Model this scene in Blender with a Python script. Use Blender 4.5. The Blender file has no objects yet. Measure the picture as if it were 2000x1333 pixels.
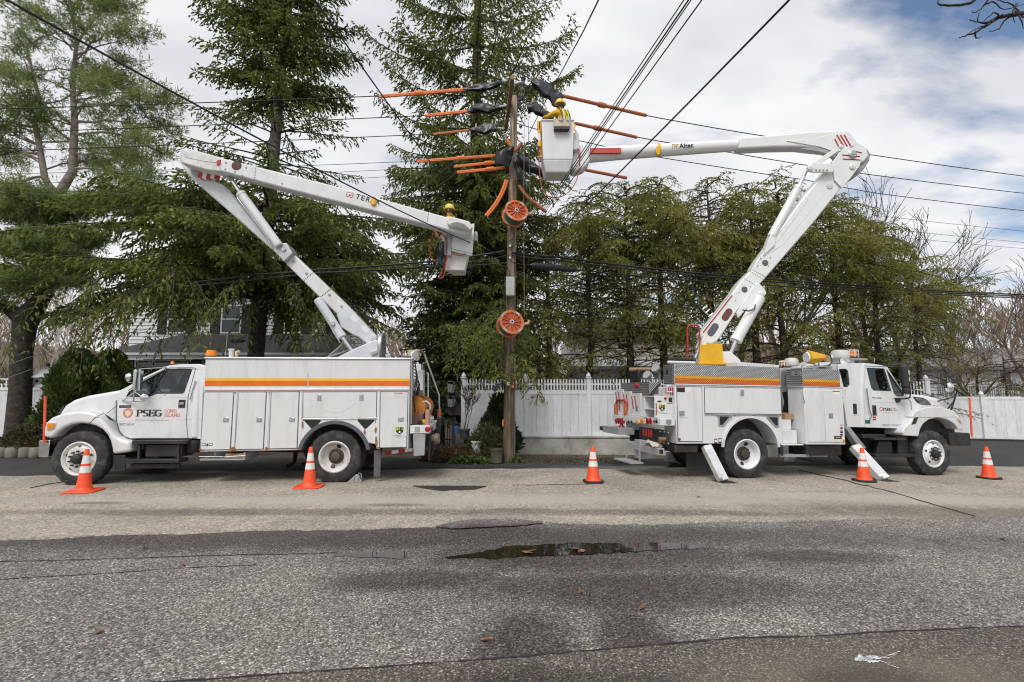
import bpy,bmesh,math,random
import numpy as np
from mathutils import Vector,Matrix,noise as mnoise
from mathutils.geometry import tessellate_polygon
S = bpy.context.scene
COL = S.collection
rad = math.radians
R = random.Random(7)
# ------------------------------------------------------------------ camera, sky, sun, exposure
PITCH,CAM_H,FPX = rad(6.2),1.7,1000.0
cd = bpy.data.cameras.new('camera'); cd.sensor_width = 36.0; cd.lens = 18.0; cd.clip_end = 2000.0; cd.clip_start = 0.05
cam = bpy.data.objects.new('camera',cd); COL.objects.link(cam)
cam.location = (0,0,CAM_H); cam.rotation_euler = (rad(90) + PITCH,0,0)
S.camera = cam
SUN_EL,SUN_AZ = rad(52),rad(200)          # azimuth clockwise from +Y: high, behind the camera and a little to its left
w = bpy.data.worlds.new('World'); S.world = w; w.use_nodes = True
nt = w.node_tree; nt.nodes.clear()
N = nt.nodes.new; LK = nt.links.new
w_out = N('ShaderNodeOutputWorld')
w_mix = N('ShaderNodeMixShader')
bg_sky = N('ShaderNodeBackground'); bg_cl = N('ShaderNodeBackground')
sky = N('ShaderNodeTexSky'); sky.sky_type = 'NISHITA'; sky.sun_disc = False
sky.sun_elevation = SUN_EL; sky.sun_rotation = SUN_AZ
LK(sky.outputs[0],bg_sky.inputs[0]); bg_sky.inputs[1].default_value = 0.09
tc = N('ShaderNodeTexCoord')
sep = N('ShaderNodeSeparateXYZ'); LK(tc.outputs['Generated'],sep.inputs[0])
# project the view direction on a cloud layer overhead
zm = N('ShaderNodeMath'); zm.operation = 'MAXIMUM'; LK(sep.outputs[2],zm.inputs[0]); zm.inputs[1].default_value = 0.0
za = N('ShaderNodeMath'); za.operation = 'ADD'; LK(zm.outputs[0],za.inputs[0]); za.inputs[1].default_value = 0.22
dvx = N('ShaderNodeMath'); dvx.operation = 'DIVIDE'; LK(sep.outputs[0],dvx.inputs[0]); LK(za.outputs[0],dvx.inputs[1])
dvy = N('ShaderNodeMath'); dvy.operation = 'DIVIDE'; LK(sep.outputs[1],dvy.inputs[0]); LK(za.outputs[0],dvy.inputs[1])
cmb = N('ShaderNodeCombineXYZ'); LK(dvx.outputs[0],cmb.inputs[0]); LK(dvy.outputs[0],cmb.inputs[1])
mp = N('ShaderNodeMapping'); LK(cmb.outputs[0],mp.inputs[0])
mp.inputs['Location'].default_value = (5.5,2.2,0); mp.inputs['Rotation'].default_value = (0,0,rad(-22)); mp.inputs['Scale'].default_value = (0.8,1.35,1)
n1 = N('ShaderNodeTexNoise'); n1.inputs['Scale'].default_value = 1.9; n1.inputs['Detail'].default_value = 9; n1.inputs['Roughness'].default_value = 0.55; n1.inputs['Distortion'].default_value = 0.25
LK(mp.outputs[0],n1.inputs['Vector'])
# the cloud deck thins out towards the east (picture right): broad weather trend
trend = N('ShaderNodeMath'); trend.operation = 'MULTIPLY_ADD'; LK(dvx.outputs[0],trend.inputs[0]); trend.inputs[1].default_value = -0.06; LK(n1.outputs['Fac'],trend.inputs[2])
cr = N('ShaderNodeValToRGB'); LK(trend.outputs[0],cr.inputs[0])
cr.color_ramp.elements[0].position = 0.27; cr.color_ramp.elements[0].color = (0,0,0,1)
cr.color_ramp.elements[1].position = 0.42; cr.color_ramp.elements[1].color = (1,1,1,1)
n2 = N('ShaderNodeTexNoise'); n2.inputs['Scale'].default_value = 2.1; n2.inputs['Detail'].default_value = 7; n2.inputs['Roughness'].default_value = 0.5
LK(mp.outputs[0],n2.inputs['Vector'])
cc = N('ShaderNodeValToRGB'); LK(n2.outputs['Fac'],cc.inputs[0])
cc.color_ramp.elements[0].position = 0.34; cc.color_ramp.elements[0].color = (0.73,0.745,0.79,1)
cc.color_ramp.elements[1].position = 0.62; cc.color_ramp.elements[1].color = (0.98,0.98,1.0,1)
LK(cc.outputs[0],bg_cl.inputs[0]); bg_cl.inputs[1].default_value = 0.635
LK(cr.outputs[0],w_mix.inputs[0]); LK(bg_sky.outputs[0],w_mix.inputs[1]); LK(bg_cl.outputs[0],w_mix.inputs[2])
LK(w_mix.outputs[0],w_out.inputs[0])
sl = bpy.data.lights.new('sun','SUN'); sl.energy = 1.5; sl.angle = rad(26); sl.color = (1.0,0.97,0.93)
sun = bpy.data.objects.new('sun',sl); COL.objects.link(sun)
sdir = Vector((math.sin(SUN_AZ) * math.cos(SUN_EL),math.cos(SUN_AZ) * math.cos(SUN_EL),math.sin(SUN_EL)))
sun.rotation_euler = sdir.to_track_quat('Z','Y').to_euler(); sun.location = sdir * 60
vs = S.view_settings; vs.view_transform = 'Standard'; vs.look = 'None'; vs.gamma = 1.0; vs.use_curve_mapping = False
vs.exposure = 0.62
S.render.engine = 'CYCLES'
cy = S.cycles; cy.max_bounces = 6; cy.diffuse_bounces = 3; cy.glossy_bounces = 3; cy.transmission_bounces = 4; cy.transparent_max_bounces = 8
cy.sample_clamp_indirect = 4.0; cy.filter_width = 1.15; cy.use_denoising = True
try:
 cy.denoiser = 'OPENIMAGEDENOISE'; cy.denoising_input_passes = 'RGB_ALBEDO_NORMAL'; cy.denoising_prefilter = 'ACCURATE'
except Exception: pass
# ------------------------------------------------------------------ survey helpers: the photograph's sight lines meet real surfaces
CAMV = Vector((0,0,CAM_H)); CT,ST = math.cos(PITCH),math.sin(PITCH)
def ray(px,py):
 u = (px - 1000.0) / FPX; v = (666.5 - py) / FPX
 return Vector((u,CT - v * ST,ST + v * CT))
def atY(px,py,Y):
 d = ray(px,py); return CAMV + d * (Y / d.y)
def sst(a,b,x):
 t = min(1,max(0,(x - a) / (b - a))); return t * t * (3 - 2 * t)
def gz(x,y):
 s = 0.7; q = (x - 3.0) / s
 sp = s * (math.log1p(math.exp(q)) if q < 30 else q)
 return -0.023 * min(sp,14.0) * (1 - sst(13.5,20,y))
def atG(px,py,dz=0.0):
 z = 0.0; d = ray(px,py)
 for _ in range(12):
  t = (z + dz - CAM_H) / d.z; p = CAMV + d * t; z = gz(p.x,p.y)
 return Vector((p.x,p.y,z + dz))
# ------------------------------------------------------------------ materials
MATS = {}
def mat(name,col,rough=0.6,metal=0.0,var=0.08,vscale=3.0,bump=0.0,bscale=40.0,spec=0.5,coat=0.0,dirt=None,dirt_amt=0.3,dscale=2.0,emit=None,coord='Object',randobj=0.0,streak=None):
 if name in MATS: return MATS[name]
 m = bpy.data.materials.new(name); m.use_nodes = True
 t = m.node_tree; b = t.nodes['Principled BSDF']; n = t.nodes.new; l = t.links.new
 b.inputs['Roughness'].default_value = rough; b.inputs['Metallic'].default_value = metal
 b.inputs['Specular IOR Level'].default_value = spec; b.inputs['Coat Weight'].default_value = coat
 c = n('ShaderNodeTexCoord')
 nz = n('ShaderNodeTexNoise'); nz.inputs['Scale'].default_value = vscale; nz.inputs['Detail'].default_value = 6; nz.inputs['Roughness'].default_value = 0.6
 l(c.outputs[coord],nz.inputs['Vector'])
 rp = n('ShaderNodeValToRGB'); l(nz.outputs['Fac'],rp.inputs[0])
 lo = [max(0,x * (1 - var * 1.6)) for x in col]; hi = [min(1,x * (1 + var * 1.2)) for x in col]
 rp.color_ramp.elements[0].position = 0.3; rp.color_ramp.elements[0].color = (*lo,1)
 rp.color_ramp.elements[1].position = 0.7; rp.color_ramp.elements[1].color = (*hi,1)
 outc = rp.outputs[0]
 if dirt:
  n2 = n('ShaderNodeTexNoise'); n2.inputs['Scale'].default_value = dscale; n2.inputs['Detail'].default_value = 9; n2.inputs['Roughness'].default_value = 0.7
  if streak:
   ms = n('ShaderNodeMapping'); ms.inputs['Scale'].default_value = streak; l(c.outputs[coord],ms.inputs[0]); l(ms.outputs[0],n2.inputs['Vector'])
  else: l(c.outputs[coord],n2.inputs['Vector'])
  r2 = n('ShaderNodeValToRGB'); l(n2.outputs['Fac'],r2.inputs[0])
  r2.color_ramp.elements[0].position = 0.48; r2.color_ramp.elements[0].color = (0,0,0,1)
  r2.color_ramp.elements[1].position = 0.74; r2.color_ramp.elements[1].color = (dirt_amt,) * 3 + (1,)
  mx = n('ShaderNodeMix'); mx.data_type = 'RGBA'; l(r2.outputs[0],mx.inputs[0]); l(outc,mx.inputs[6]); mx.inputs[7].default_value = (*dirt,1)
  outc = mx.outputs[2]
 if randobj:
  oi = n('ShaderNodeObjectInfo'); hs = n('ShaderNodeHueSaturation'); mr = n('ShaderNodeMapRange')
  l(oi.outputs['Random'],mr.inputs[0]); mr.inputs[3].default_value = 1 - randobj; mr.inputs[4].default_value = 1 + randobj
  l(mr.outputs[0],hs.inputs['Value']); l(outc,hs.inputs['Color']); outc = hs.outputs[0]
 l(outc,b.inputs['Base Color'])
 if bump:
  n3 = n('ShaderNodeTexNoise'); n3.inputs['Scale'].default_value = bscale; n3.inputs['Detail'].default_value = 5
  l(c.outputs[coord],n3.inputs['Vector'])
  bp = n('ShaderNodeBump'); bp.inputs['Strength'].default_value = bump; bp.inputs['Distance'].default_value = 0.02
  l(n3.outputs['Fac'],bp.inputs['Height']); l(bp.outputs[0],b.inputs['Normal'])
 if emit:
  b.inputs['Emission Color'].default_value = (*emit[0],1); b.inputs['Emission Strength'].default_value = emit[1]
 MATS[name] = m; return m
def mtree(name):
 m = bpy.data.materials.new(name); m.use_nodes = True; t = m.node_tree
 MATS[name] = m
 return m,t,t.nodes['Principled BSDF'],t.nodes.new,t.links.new
def foliage_mat(name,cols,trans=0.25,rough=0.7):
 m,t,b,n,l = mtree(name)
 at = n('ShaderNodeAttribute'); at.attribute_name = 'tint'
 c = n('ShaderNodeTexCoord'); nz = n('ShaderNodeTexNoise'); nz.inputs['Scale'].default_value = 0.9; nz.inputs['Detail'].default_value = 3
 l(c.outputs['Object'],nz.inputs['Vector'])
 ad = n('ShaderNodeMath'); ad.operation = 'MULTIPLY_ADD'; l(nz.outputs['Fac'],ad.inputs[0]); ad.inputs[1].default_value = 0.9
 sb = n('ShaderNodeMath'); sb.operation = 'MULTIPLY_ADD'; l(at.outputs['Fac'],sb.inputs[0]); sb.inputs[1].default_value = 0.75; sb.inputs[2].default_value = -0.33
 l(sb.outputs[0],ad.inputs[2])
 rp = n('ShaderNodeValToRGB'); l(ad.outputs[0],rp.inputs[0])
 e = rp.color_ramp.elements
 e[0].position = 0.12; e[0].color = (*cols[0],1); e[1].position = 0.85; e[1].color = (*cols[2],1)
 k = e.new(0.5); k.color = (*cols[1],1)
 l(rp.outputs[0],b.inputs['Base Color']); b.inputs['Roughness'].default_value = rough; b.inputs['Specular IOR Level'].default_value = 0.25
 tr = n('ShaderNodeBsdfTranslucent'); l(rp.outputs[0],tr.inputs[0])
 mx = n('ShaderNodeMixShader'); mx.inputs[0].default_value = trans
 l(b.outputs[0],mx.inputs[1]); l(tr.outputs[0],mx.inputs[2]); l(mx.outputs[0],t.nodes['Material Output'].inputs[0])
 return m
def glass_mat(name,tint,clear=0.5,rough=0.02):
 m,t,b,n,l = mtree(name)
 t.nodes.remove(b)
 tp = n('ShaderNodeBsdfTransparent'); tp.inputs[0].default_value = (*tint,1)
 gl = n('ShaderNodeBsdfGlossy'); gl.inputs['Roughness'].default_value = rough; gl.inputs[0].default_value = (0.9,0.95,0.95,1)
 lw = n('ShaderNodeLayerWeight'); pw = n('ShaderNodeMath'); pw.operation = 'POWER'; l(lw.outputs['Facing'],pw.inputs[0]); pw.inputs[1].default_value = 4.0
 ad = n('ShaderNodeMath'); ad.operation = 'MULTIPLY_ADD'; l(pw.outputs[0],ad.inputs[0]); ad.inputs[1].default_value = 0.85; ad.inputs[2].default_value = 0.07
 mx = n('ShaderNodeMixShader'); l(ad.outputs[0],mx.inputs[0]); l(tp.outputs[0],mx.inputs[1]); l(gl.outputs[0],mx.inputs[2])
 l(mx.outputs[0],t.nodes['Material Output'].inputs[0])
 return m
WHITE = mat('white_paint',(0.71,0.72,0.73),0.28,var=0.025,coat=0.4,dirt=(0.36,0.33,0.29),dirt_amt=0.30,dscale=2.0,streak=(2.2,2.2,0.5))
WHITEB = mat('white_paint_worn',(0.68,0.68,0.675),0.38,var=0.03,dirt=(0.34,0.30,0.25),dirt_amt=0.34,dscale=2.2,streak=(3.0,3.0,0.45))
GREYW = mat('fibreglass_grey',(0.60,0.62,0.64),0.45,var=0.05,dirt=(0.3,0.29,0.27),dirt_amt=0.4)
DIRTYW = mat('bucket_white_dirty',(0.70,0.69,0.66),0.5,var=0.06,dirt=(0.28,0.25,0.2),dirt_amt=0.6,dscale=4)
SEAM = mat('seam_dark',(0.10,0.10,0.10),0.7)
BLACKP = mat('black_plastic',(0.018,0.018,0.02),0.5,var=0.2,dirt=(0.09,0.085,0.08),dirt_amt=0.5)
DARKM = mat('chassis_black',(0.022,0.022,0.023),0.6,var=0.3,dirt=(0.12,0.10,0.085),dirt_amt=0.6,dscale=5)
RUBBER = mat('tyre_rubber',(0.030,0.029,0.028),0.78,var=0.25,dirt=(0.17,0.155,0.13),dirt_amt=0.6,dscale=6,bump=0.15,bscale=60)
RIMW = mat('rim_white',(0.70,0.69,0.66),0.4,var=0.05,dirt=(0.26,0.21,0.16),dirt_amt=0.75,dscale=6)
HUBM = mat('hub_grime',(0.10,0.085,0.07),0.55,metal=0.4,var=0.3)
STEEL = mat('bright_steel',(0.60,0.61,0.62),0.25,metal=1.0,var=0.08)
ALU = mat('aluminium',(0.50,0.51,0.52),0.42,metal=0.8,var=0.1,dirt=(0.2,0.19,0.18),dirt_amt=0.5)
CHROME = mat('chrome',(0.75,0.76,0.78),0.07,metal=1.0,var=0.03)
GREYST = mat('grey_steel_paint',(0.33,0.34,0.35),0.5,var=0.1,dirt=(0.17,0.14,0.12),dirt_amt=0.6)
LAMPW = mat('lamp_lens_clear',(0.75,0.76,0.78),0.15)
YEL = mat('stripe_yellow',(0.86,0.46,0.012),0.4,var=0.05)
ORA = mat('stripe_orange',(0.70,0.145,0.012),0.4,var=0.06)
YELP = mat('yellow_paint',(0.78,0.43,0.008),0.4,var=0.06,dirt=(0.35,0.2,0.03),dirt_amt=0.4)
AMBER = mat('amber_lens',(0.85,0.24,0.01),0.18,var=0.1)
REDL = mat('red_lens',(0.35,0.012,0.015),0.2,var=0.1)
REDP = mat('red_paint',(0.42,0.02,0.025),0.45,var=0.1)
REDS = mat('red_sticker',(0.48,0.03,0.03),0.5)
BLK = mat('black_print',(0.012,0.012,0.013),0.5)
BLUEP = mat('blue_print',(0.03,0.06,0.26),0.5)
GREYP = mat('grey_print',(0.42,0.42,0.43),0.5)
ORP = mat('orange_print',(0.66,0.12,0.03),0.5)
WHP = mat('white_print',(0.82,0.82,0.82),0.5)
LIME = mat('lime_print',(0.62,0.78,0.02),0.5)
GRNS = mat('green_sticker',(0.02,0.13,0.06),0.5)
RUST = mat('rust',(0.30,0.13,0.045),0.85,var=0.35,vscale=20)
WOOD = mat('weathered_wood',(0.30,0.20,0.12),0.8,var=0.25,vscale=9,bump=0.3)
PLY = mat('plywood',(0.55,0.42,0.26),0.75,var=0.15,vscale=8)
CARD = mat('cardboard',(0.36,0.23,0.13),0.85,var=0.1)
HOSE_R = mat('hose_red',(0.42,0.055,0.03),0.45)
ORG = mat('line_hose_orange',(0.72,0.17,0.03),0.5,var=0.15,dirt=(0.35,0.12,0.05),dirt_amt=0.6,dscale=6)
ORGB = mat('line_hose_brown_orange',(0.42,0.12,0.045),0.55,var=0.15)
BLANK = mat('rubber_blanket_black',(0.022,0.024,0.028),0.38,var=0.25,bump=0.25,bscale=6)
WIRE = mat('wire_black',(0.012,0.012,0.013),0.6)
WIREG = mat('wire_green_patina',(0.08,0.16,0.13),0.6)
WIRES = mat('guy_steel',(0.20,0.20,0.19),0.5,metal=0.5)
SKIN = mat('skin',(0.45,0.24,0.17),0.55,var=0.08)
HATY = mat('hard_hat_yellow',(0.85,0.60,0.01),0.3)
JACK = mat('jacket_amber',(0.72,0.40,0.02),0.8,var=0.15,vscale=8)
VEST = mat('hi_vis_vest',(0.68,0.82,0.03),0.7)
JEAN = mat('denim',(0.045,0.085,0.19),0.85,var=0.25,vscale=10)
BOOT = mat('boot_black',(0.02,0.018,0.016),0.6)
HAIR = mat('hair_brown',(0.05,0.03,0.02),0.8)
CONEO = mat('cone_orange',(0.86,0.085,0.015),0.45,var=0.08,dirt=(0.3,0.06,0.03),dirt_amt=0.5,dscale=9)
CONEW = mat('cone_reflective',(0.78,0.78,0.76),0.35,var=0.05,dirt=(0.4,0.38,0.36),dirt_amt=0.5,dscale=9)
CONEB = mat('cone_base_black',(0.02,0.02,0.02),0.65)
VINYL = mat('fence_vinyl',(0.77,0.78,0.80),0.45,var=0.05,dirt=(0.30,0.31,0.26),dirt_amt=0.45,dscale=2.2,randobj=0.05,streak=(4,4,0.7))
CANV = mat('canvas',(0.48,0.43,0.34),0.9,var=0.2,vscale=14)
GLASS = glass_mat('cab_glass',(0.42,0.48,0.47))
GLASSH = glass_mat('house_glass',(0.08,0.09,0.10))
def diamond_plate(name,col,rough,metal):
 m,t,b,n,l = mtree(name)
 c = n('ShaderNodeTexCoord'); mpp = n('ShaderNodeMapping'); l(c.outputs['Object'],mpp.inputs[0])
 mpp.inputs['Rotation'].default_value = (0,rad(45),0)
 ws = []
 for ax in ('X','Z'):
  wv = n('ShaderNodeTexWave'); wv.wave_type = 'BANDS'; wv.bands_direction = ax; wv.inputs['Scale'].default_value = 8.5; l(mpp.outputs[0],wv.inputs['Vector']); ws.append(wv)
 mx = n('ShaderNodeMath'); mx.operation = 'MULTIPLY'; l(ws[0].outputs['Fac'],mx.inputs[0]); l(ws[1].outputs['Fac'],mx.inputs[1])
 bp = n('ShaderNodeBump'); bp.inputs['Strength'].default_value = 1.0; bp.inputs['Distance'].default_value = 0.012; l(mx.outputs[0],bp.inputs['Height']); l(bp.outputs[0],b.inputs['Normal'])
 rp = n('ShaderNodeValToRGB'); l(mx.outputs[0],rp.inputs[0])
 rp.color_ramp.elements[0].color = (*[x * 0.72 for x in col],1); rp.color_ramp.elements[1].color = (*[min(1,x * 1.2) for x in col],1)
 rp.color_ramp.elements[0].position = 0.15; rp.color_ramp.elements[1].position = 0.6
 l(rp.outputs[0],b.inputs['Base Color']); b.inputs['Roughness'].default_value = rough; b.inputs['Metallic'].default_value = metal
 return m
DPLATE = diamond_plate('diamond_plate',(0.42,0.42,0.43),0.38,0.75)
YELD = diamond_plate('stripe_yellow_tread',(0.86,0.46,0.012),0.45,0.0)
ORAD = diamond_plate('stripe_orange_tread',(0.72,0.16,0.012),0.45,0.0)
# ------------------------------------------------------------------ objects
XF = {}                                      # world matrix of each Empty or mesh made here
def props(o,label=None,cat=None,group=None,kind=None):
 if label: o['label'] = label
 if cat: o['category'] = cat
 if group: o['group'] = group
 if kind: o['kind'] = kind
 return o
def thing(name,label,cat,loc=(0,0,0),group=None,matrix=None):
 o = bpy.data.objects.new(name,None); COL.objects.link(o); o.empty_display_size = 0.2
 M = matrix.copy() if matrix is not None else Matrix.Translation(Vector(loc))
 o.matrix_world = M; XF[o.name] = M
 return props(o,label,cat,group)
def smooth_by(me,ang):
 me.polygons.foreach_set('use_smooth',np.ones(len(me.polygons),dtype=bool))
 try: me.set_sharp_from_angle(angle=rad(ang))
 except Exception: pass
def place(o,parent):
 COL.objects.link(o)
 if parent is not None:
  o.parent = parent
 return o
def copy_part(o,parent,loc=None,M=None):
 c = o.copy(); COL.objects.link(c); c.parent = parent
 if M is not None: c.matrix_local = M
 elif loc is not None: c.location = loc
 return c
def copy_tree(o,parent=None):
 c = o.copy(); COL.objects.link(c); c.parent = parent
 for ch in list(o.children): copy_tree(ch,c)
 return c
class MB:
 def __init__(s): s.v = []; s.f = []
 def add(s,V,F):
  k = len(s.v); s.v += [tuple(p) for p in V]; s.f += [tuple(i + k for i in q) for q in F]; return s
 def box(s,x0,x1,y0,y1,z0,z1,M=None):
  V = [Vector((x,y,z)) for x in (x0,x1) for y in (y0,y1) for z in (z0,z1)]
  if M is not None: V = [M @ p for p in V]
  return s.add(V,[(0,1,3,2),(4,6,7,5),(0,4,5,1),(2,3,7,6),(0,2,6,4),(1,5,7,3)])
 def prism(s,poly,y0,y1,holes=()):
  """outline in XZ, extruded along Y"""
  loops = [list(poly)] + [list(h) for h in holes]
  flat = [p for lp in loops for p in lp]; n = len(flat)
  V = [(p[0],y0,p[1]) for p in flat] + [(p[0],y1,p[1]) for p in flat]
  tris = tessellate_polygon([[Vector((p[0],p[1],0)) for p in lp] for lp in loops])
  A = sum(poly[i][0] * poly[(i + 1) % len(poly)][1] - poly[(i + 1) % len(poly)][0] * poly[i][1] for i in range(len(poly)))
  F = []
  if not holes:
   q = tuple(range(n)); F += [q if A > 0 else q[::-1],tuple(i + n for i in (q[::-1] if A > 0 else q))]
  else:
   for t in tris:
    a,b,c = t
    s2 = (flat[b][0] - flat[a][0]) * (flat[c][1] - flat[a][1]) - (flat[c][0] - flat[a][0]) * (flat[b][1] - flat[a][1])
    if s2 < 0: a,b,c = a,c,b
    F += [(a,b,c),(c + n,b + n,a + n)]
  k = 0
  for li,lp in enumerate(loops):
   m = len(lp); Al = sum(lp[i][0] * lp[(i + 1) % m][1] - lp[(i + 1) % m][0] * lp[i][1] for i in range(m))
   for i in range(m):
    a,b = k + i,k + (i + 1) % m
    ccw = (Al > 0) if li == 0 else (Al < 0)
    F.append((b,a,a + n,b + n) if ccw else (a,b,b + n,a + n))
   k += m
  return s.add(V,F)
 def tube(s,pts,r,n=8,caps=True,up=None):
  pts = [Vector(p) for p in pts]; m = len(pts)
  rs = [r] * m if not hasattr(r,'__len__') else list(r)
  k = len(s.v); prev = None
  for i,p in enumerate(pts):
   t = (pts[min(i + 1,m - 1)] - pts[max(i - 1,0)])
   t = t.normalized() if t.length > 1e-9 else Vector((0,0,1))
   if prev is None:
    a = Vector((0,0,1)) if abs(t.z) < 0.9 else Vector((1,0,0))
    x = t.cross(a).normalized()
   else:
    x = prev - t * prev.dot(t); x = x.normalized() if x.length > 1e-9 else t.orthogonal().normalized()
   y = t.cross(x); prev = x
   for j in range(n):
    an = 2 * math.pi * j / n
    s.v.append(tuple(p + (x * math.cos(an) + y * math.sin(an)) * rs[i]))
  for i in range(m - 1):
   for j in range(n):
    a,b = k + i * n + j,k + i * n + (j + 1) % n
    s.f.append((a,b,b + n,a + n))
  if caps:
   s.f.append(tuple(k + j for j in range(n))[::-1]); s.f.append(tuple(k + (m - 1) * n + j for j in range(n)))
  return s
 def cyl(s,p0,p1,r0,r1=None,n=16): return s.tube([p0,p1],[r0,r0 if r1 is None else r1],n)
 def lathe(s,prof,org=(0,0,0),axis=(0,0,1),n=32,mod=None,xaxis=None,caps=True):
  """prof: (radius, height along axis)"""
  ax = Vector(axis).normalized(); x = Vector(xaxis) if xaxis else ax.orthogonal().normalized(); y = ax.cross(x); o = Vector(org)
  k = len(s.v); m = len(prof)
  for i,(r,h) in enumerate(prof):
   for j in range(n):
    an = 2 * math.pi * j / n; rr = mod(i,j,r) if mod else r
    s.v.append(tuple(o + ax * h + (x * math.cos(an) + y * math.sin(an)) * rr))
  for i in range(m - 1):
   for j in range(n):
    a,b = k + i * n + j,k + i * n + (j + 1) % n
    s.f.append((a,b,b + n,a + n))
  if caps and prof[0][0] > 1e-6: s.f.append(tuple(k + j for j in range(n))[::-1])
  if caps and prof[-1][0] > 1e-6: s.f.append(tuple(k + (m - 1) * n + j for j in range(n)))
  return s
 def xform(s,fn): s.v = [tuple(fn(Vector(p))) for p in s.v]; return s
 def build(s,name,m,parent=None,bevel=0.0,seg=2,smooth=35,world=False,at=None,label=None,cat=None,group=None,kind=None):
  V = s.v
  if world and parent is not None:
   I = XF[parent.name].inverted(); V = [tuple(I @ Vector(p)) for p in V]
  if at is not None:
   at = Vector(at); V = [tuple(Vector(p) - at) for p in V]
  me = bpy.data.meshes.new(name); me.from_pydata(V,[],s.f); me.update()
  if m is not None: me.materials.append(m)
  if smooth: smooth_by(me,smooth)
  o = bpy.data.objects.new(name,me); place(o,parent)
  if at is not None: o.location = at; XF[o.name] = Matrix.Translation(at)
  else: XF[o.name] = XF[parent.name].copy() if (parent is not None and parent.name in XF) else Matrix()
  if bevel:
   bv = o.modifiers.new('bevel','BEVEL'); bv.width = bevel; bv.segments = seg; bv.limit_method = 'ANGLE'; bv.angle_limit = rad(32); bv.harden_normals = False
  return props(o,label,cat,group,kind)
def np_mesh(name,V,F,m,tint=None,parent=None,smooth=False):
 """V (n,3), F (m,k) numpy arrays"""
 me = bpy.data.meshes.new(name); k = F.shape[1]
 me.vertices.add(len(V)); me.vertices.foreach_set('co',np.ascontiguousarray(V,dtype=np.float32).ravel())
 me.loops.add(F.size); me.loops.foreach_set('vertex_index',np.ascontiguousarray(F,dtype=np.int32).ravel())
 me.polygons.add(len(F)); me.polygons.foreach_set('loop_start',np.arange(0,F.size,k,dtype=np.int32))
 try: me.polygons.foreach_set('loop_total',np.full(len(F),k,dtype=np.int32))
 except Exception: pass
 me.update(calc_edges=True)
 if smooth: me.polygons.foreach_set('use_smooth',np.ones(len(F),dtype=bool))
 if tint is not None:
  a = me.attributes.new('tint','FLOAT','POINT'); a.data.foreach_set('value',np.ascontiguousarray(tint,dtype=np.float32))
 me.materials.append(m)
 o = bpy.data.objects.new(name,me); place(o,parent)
 return o
def text_mesh(txt,size,M,depth=0.0,shear=0.0,bold=0.0,xs=1.0,spacing=1.0):
 cu = bpy.data.curves.new('t','FONT'); cu.body = txt; cu.size = size; cu.extrude = depth; cu.shear = shear; cu.offset = bold; cu.space_character = spacing
 cu.resolution_u = 3
 o = bpy.data.objects.new('t',cu); COL.objects.link(o)
 dg = bpy.context.evaluated_depsgraph_get(); dg.update()
 me = bpy.data.meshes.new_from_object(o.evaluated_get(dg))
 bpy.data.objects.remove(o); bpy.data.curves.remove(cu)
 V = [M @ Vector((v.co.x * xs,v.co.y,v.co.z)) for v in me.vertices]; F = [tuple(p.vertices) for p in me.polygons]
 wd = (max(v.co.x for v in me.vertices) - min(v.co.x for v in me.vertices)) * xs if len(me.vertices) else 0
 bpy.data.meshes.remove(me)
 return V,F,wd
def sign_text(txt,x0,z0,h,y,mtl,parent,name='lettering',width=None,**kw):
 """text on an XZ face looking towards -Y, baseline start (x0, z0), cap height h"""
 B = Matrix(((1,0,0,x0),(0,0,-1,y),(0,1,0,z0),(0,0,0,1)))
 V,F,wd = text_mesh(txt,h / 0.70,B,**kw)
 if width and wd > 0:
  k = width / wd; V = [Vector((x0 + (p.x - x0) * k,p.y,p.z)) for p in V]
 mb = MB(); mb.add(V,F)
 return mb.build(name,mtl,parent,smooth=0)
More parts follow.
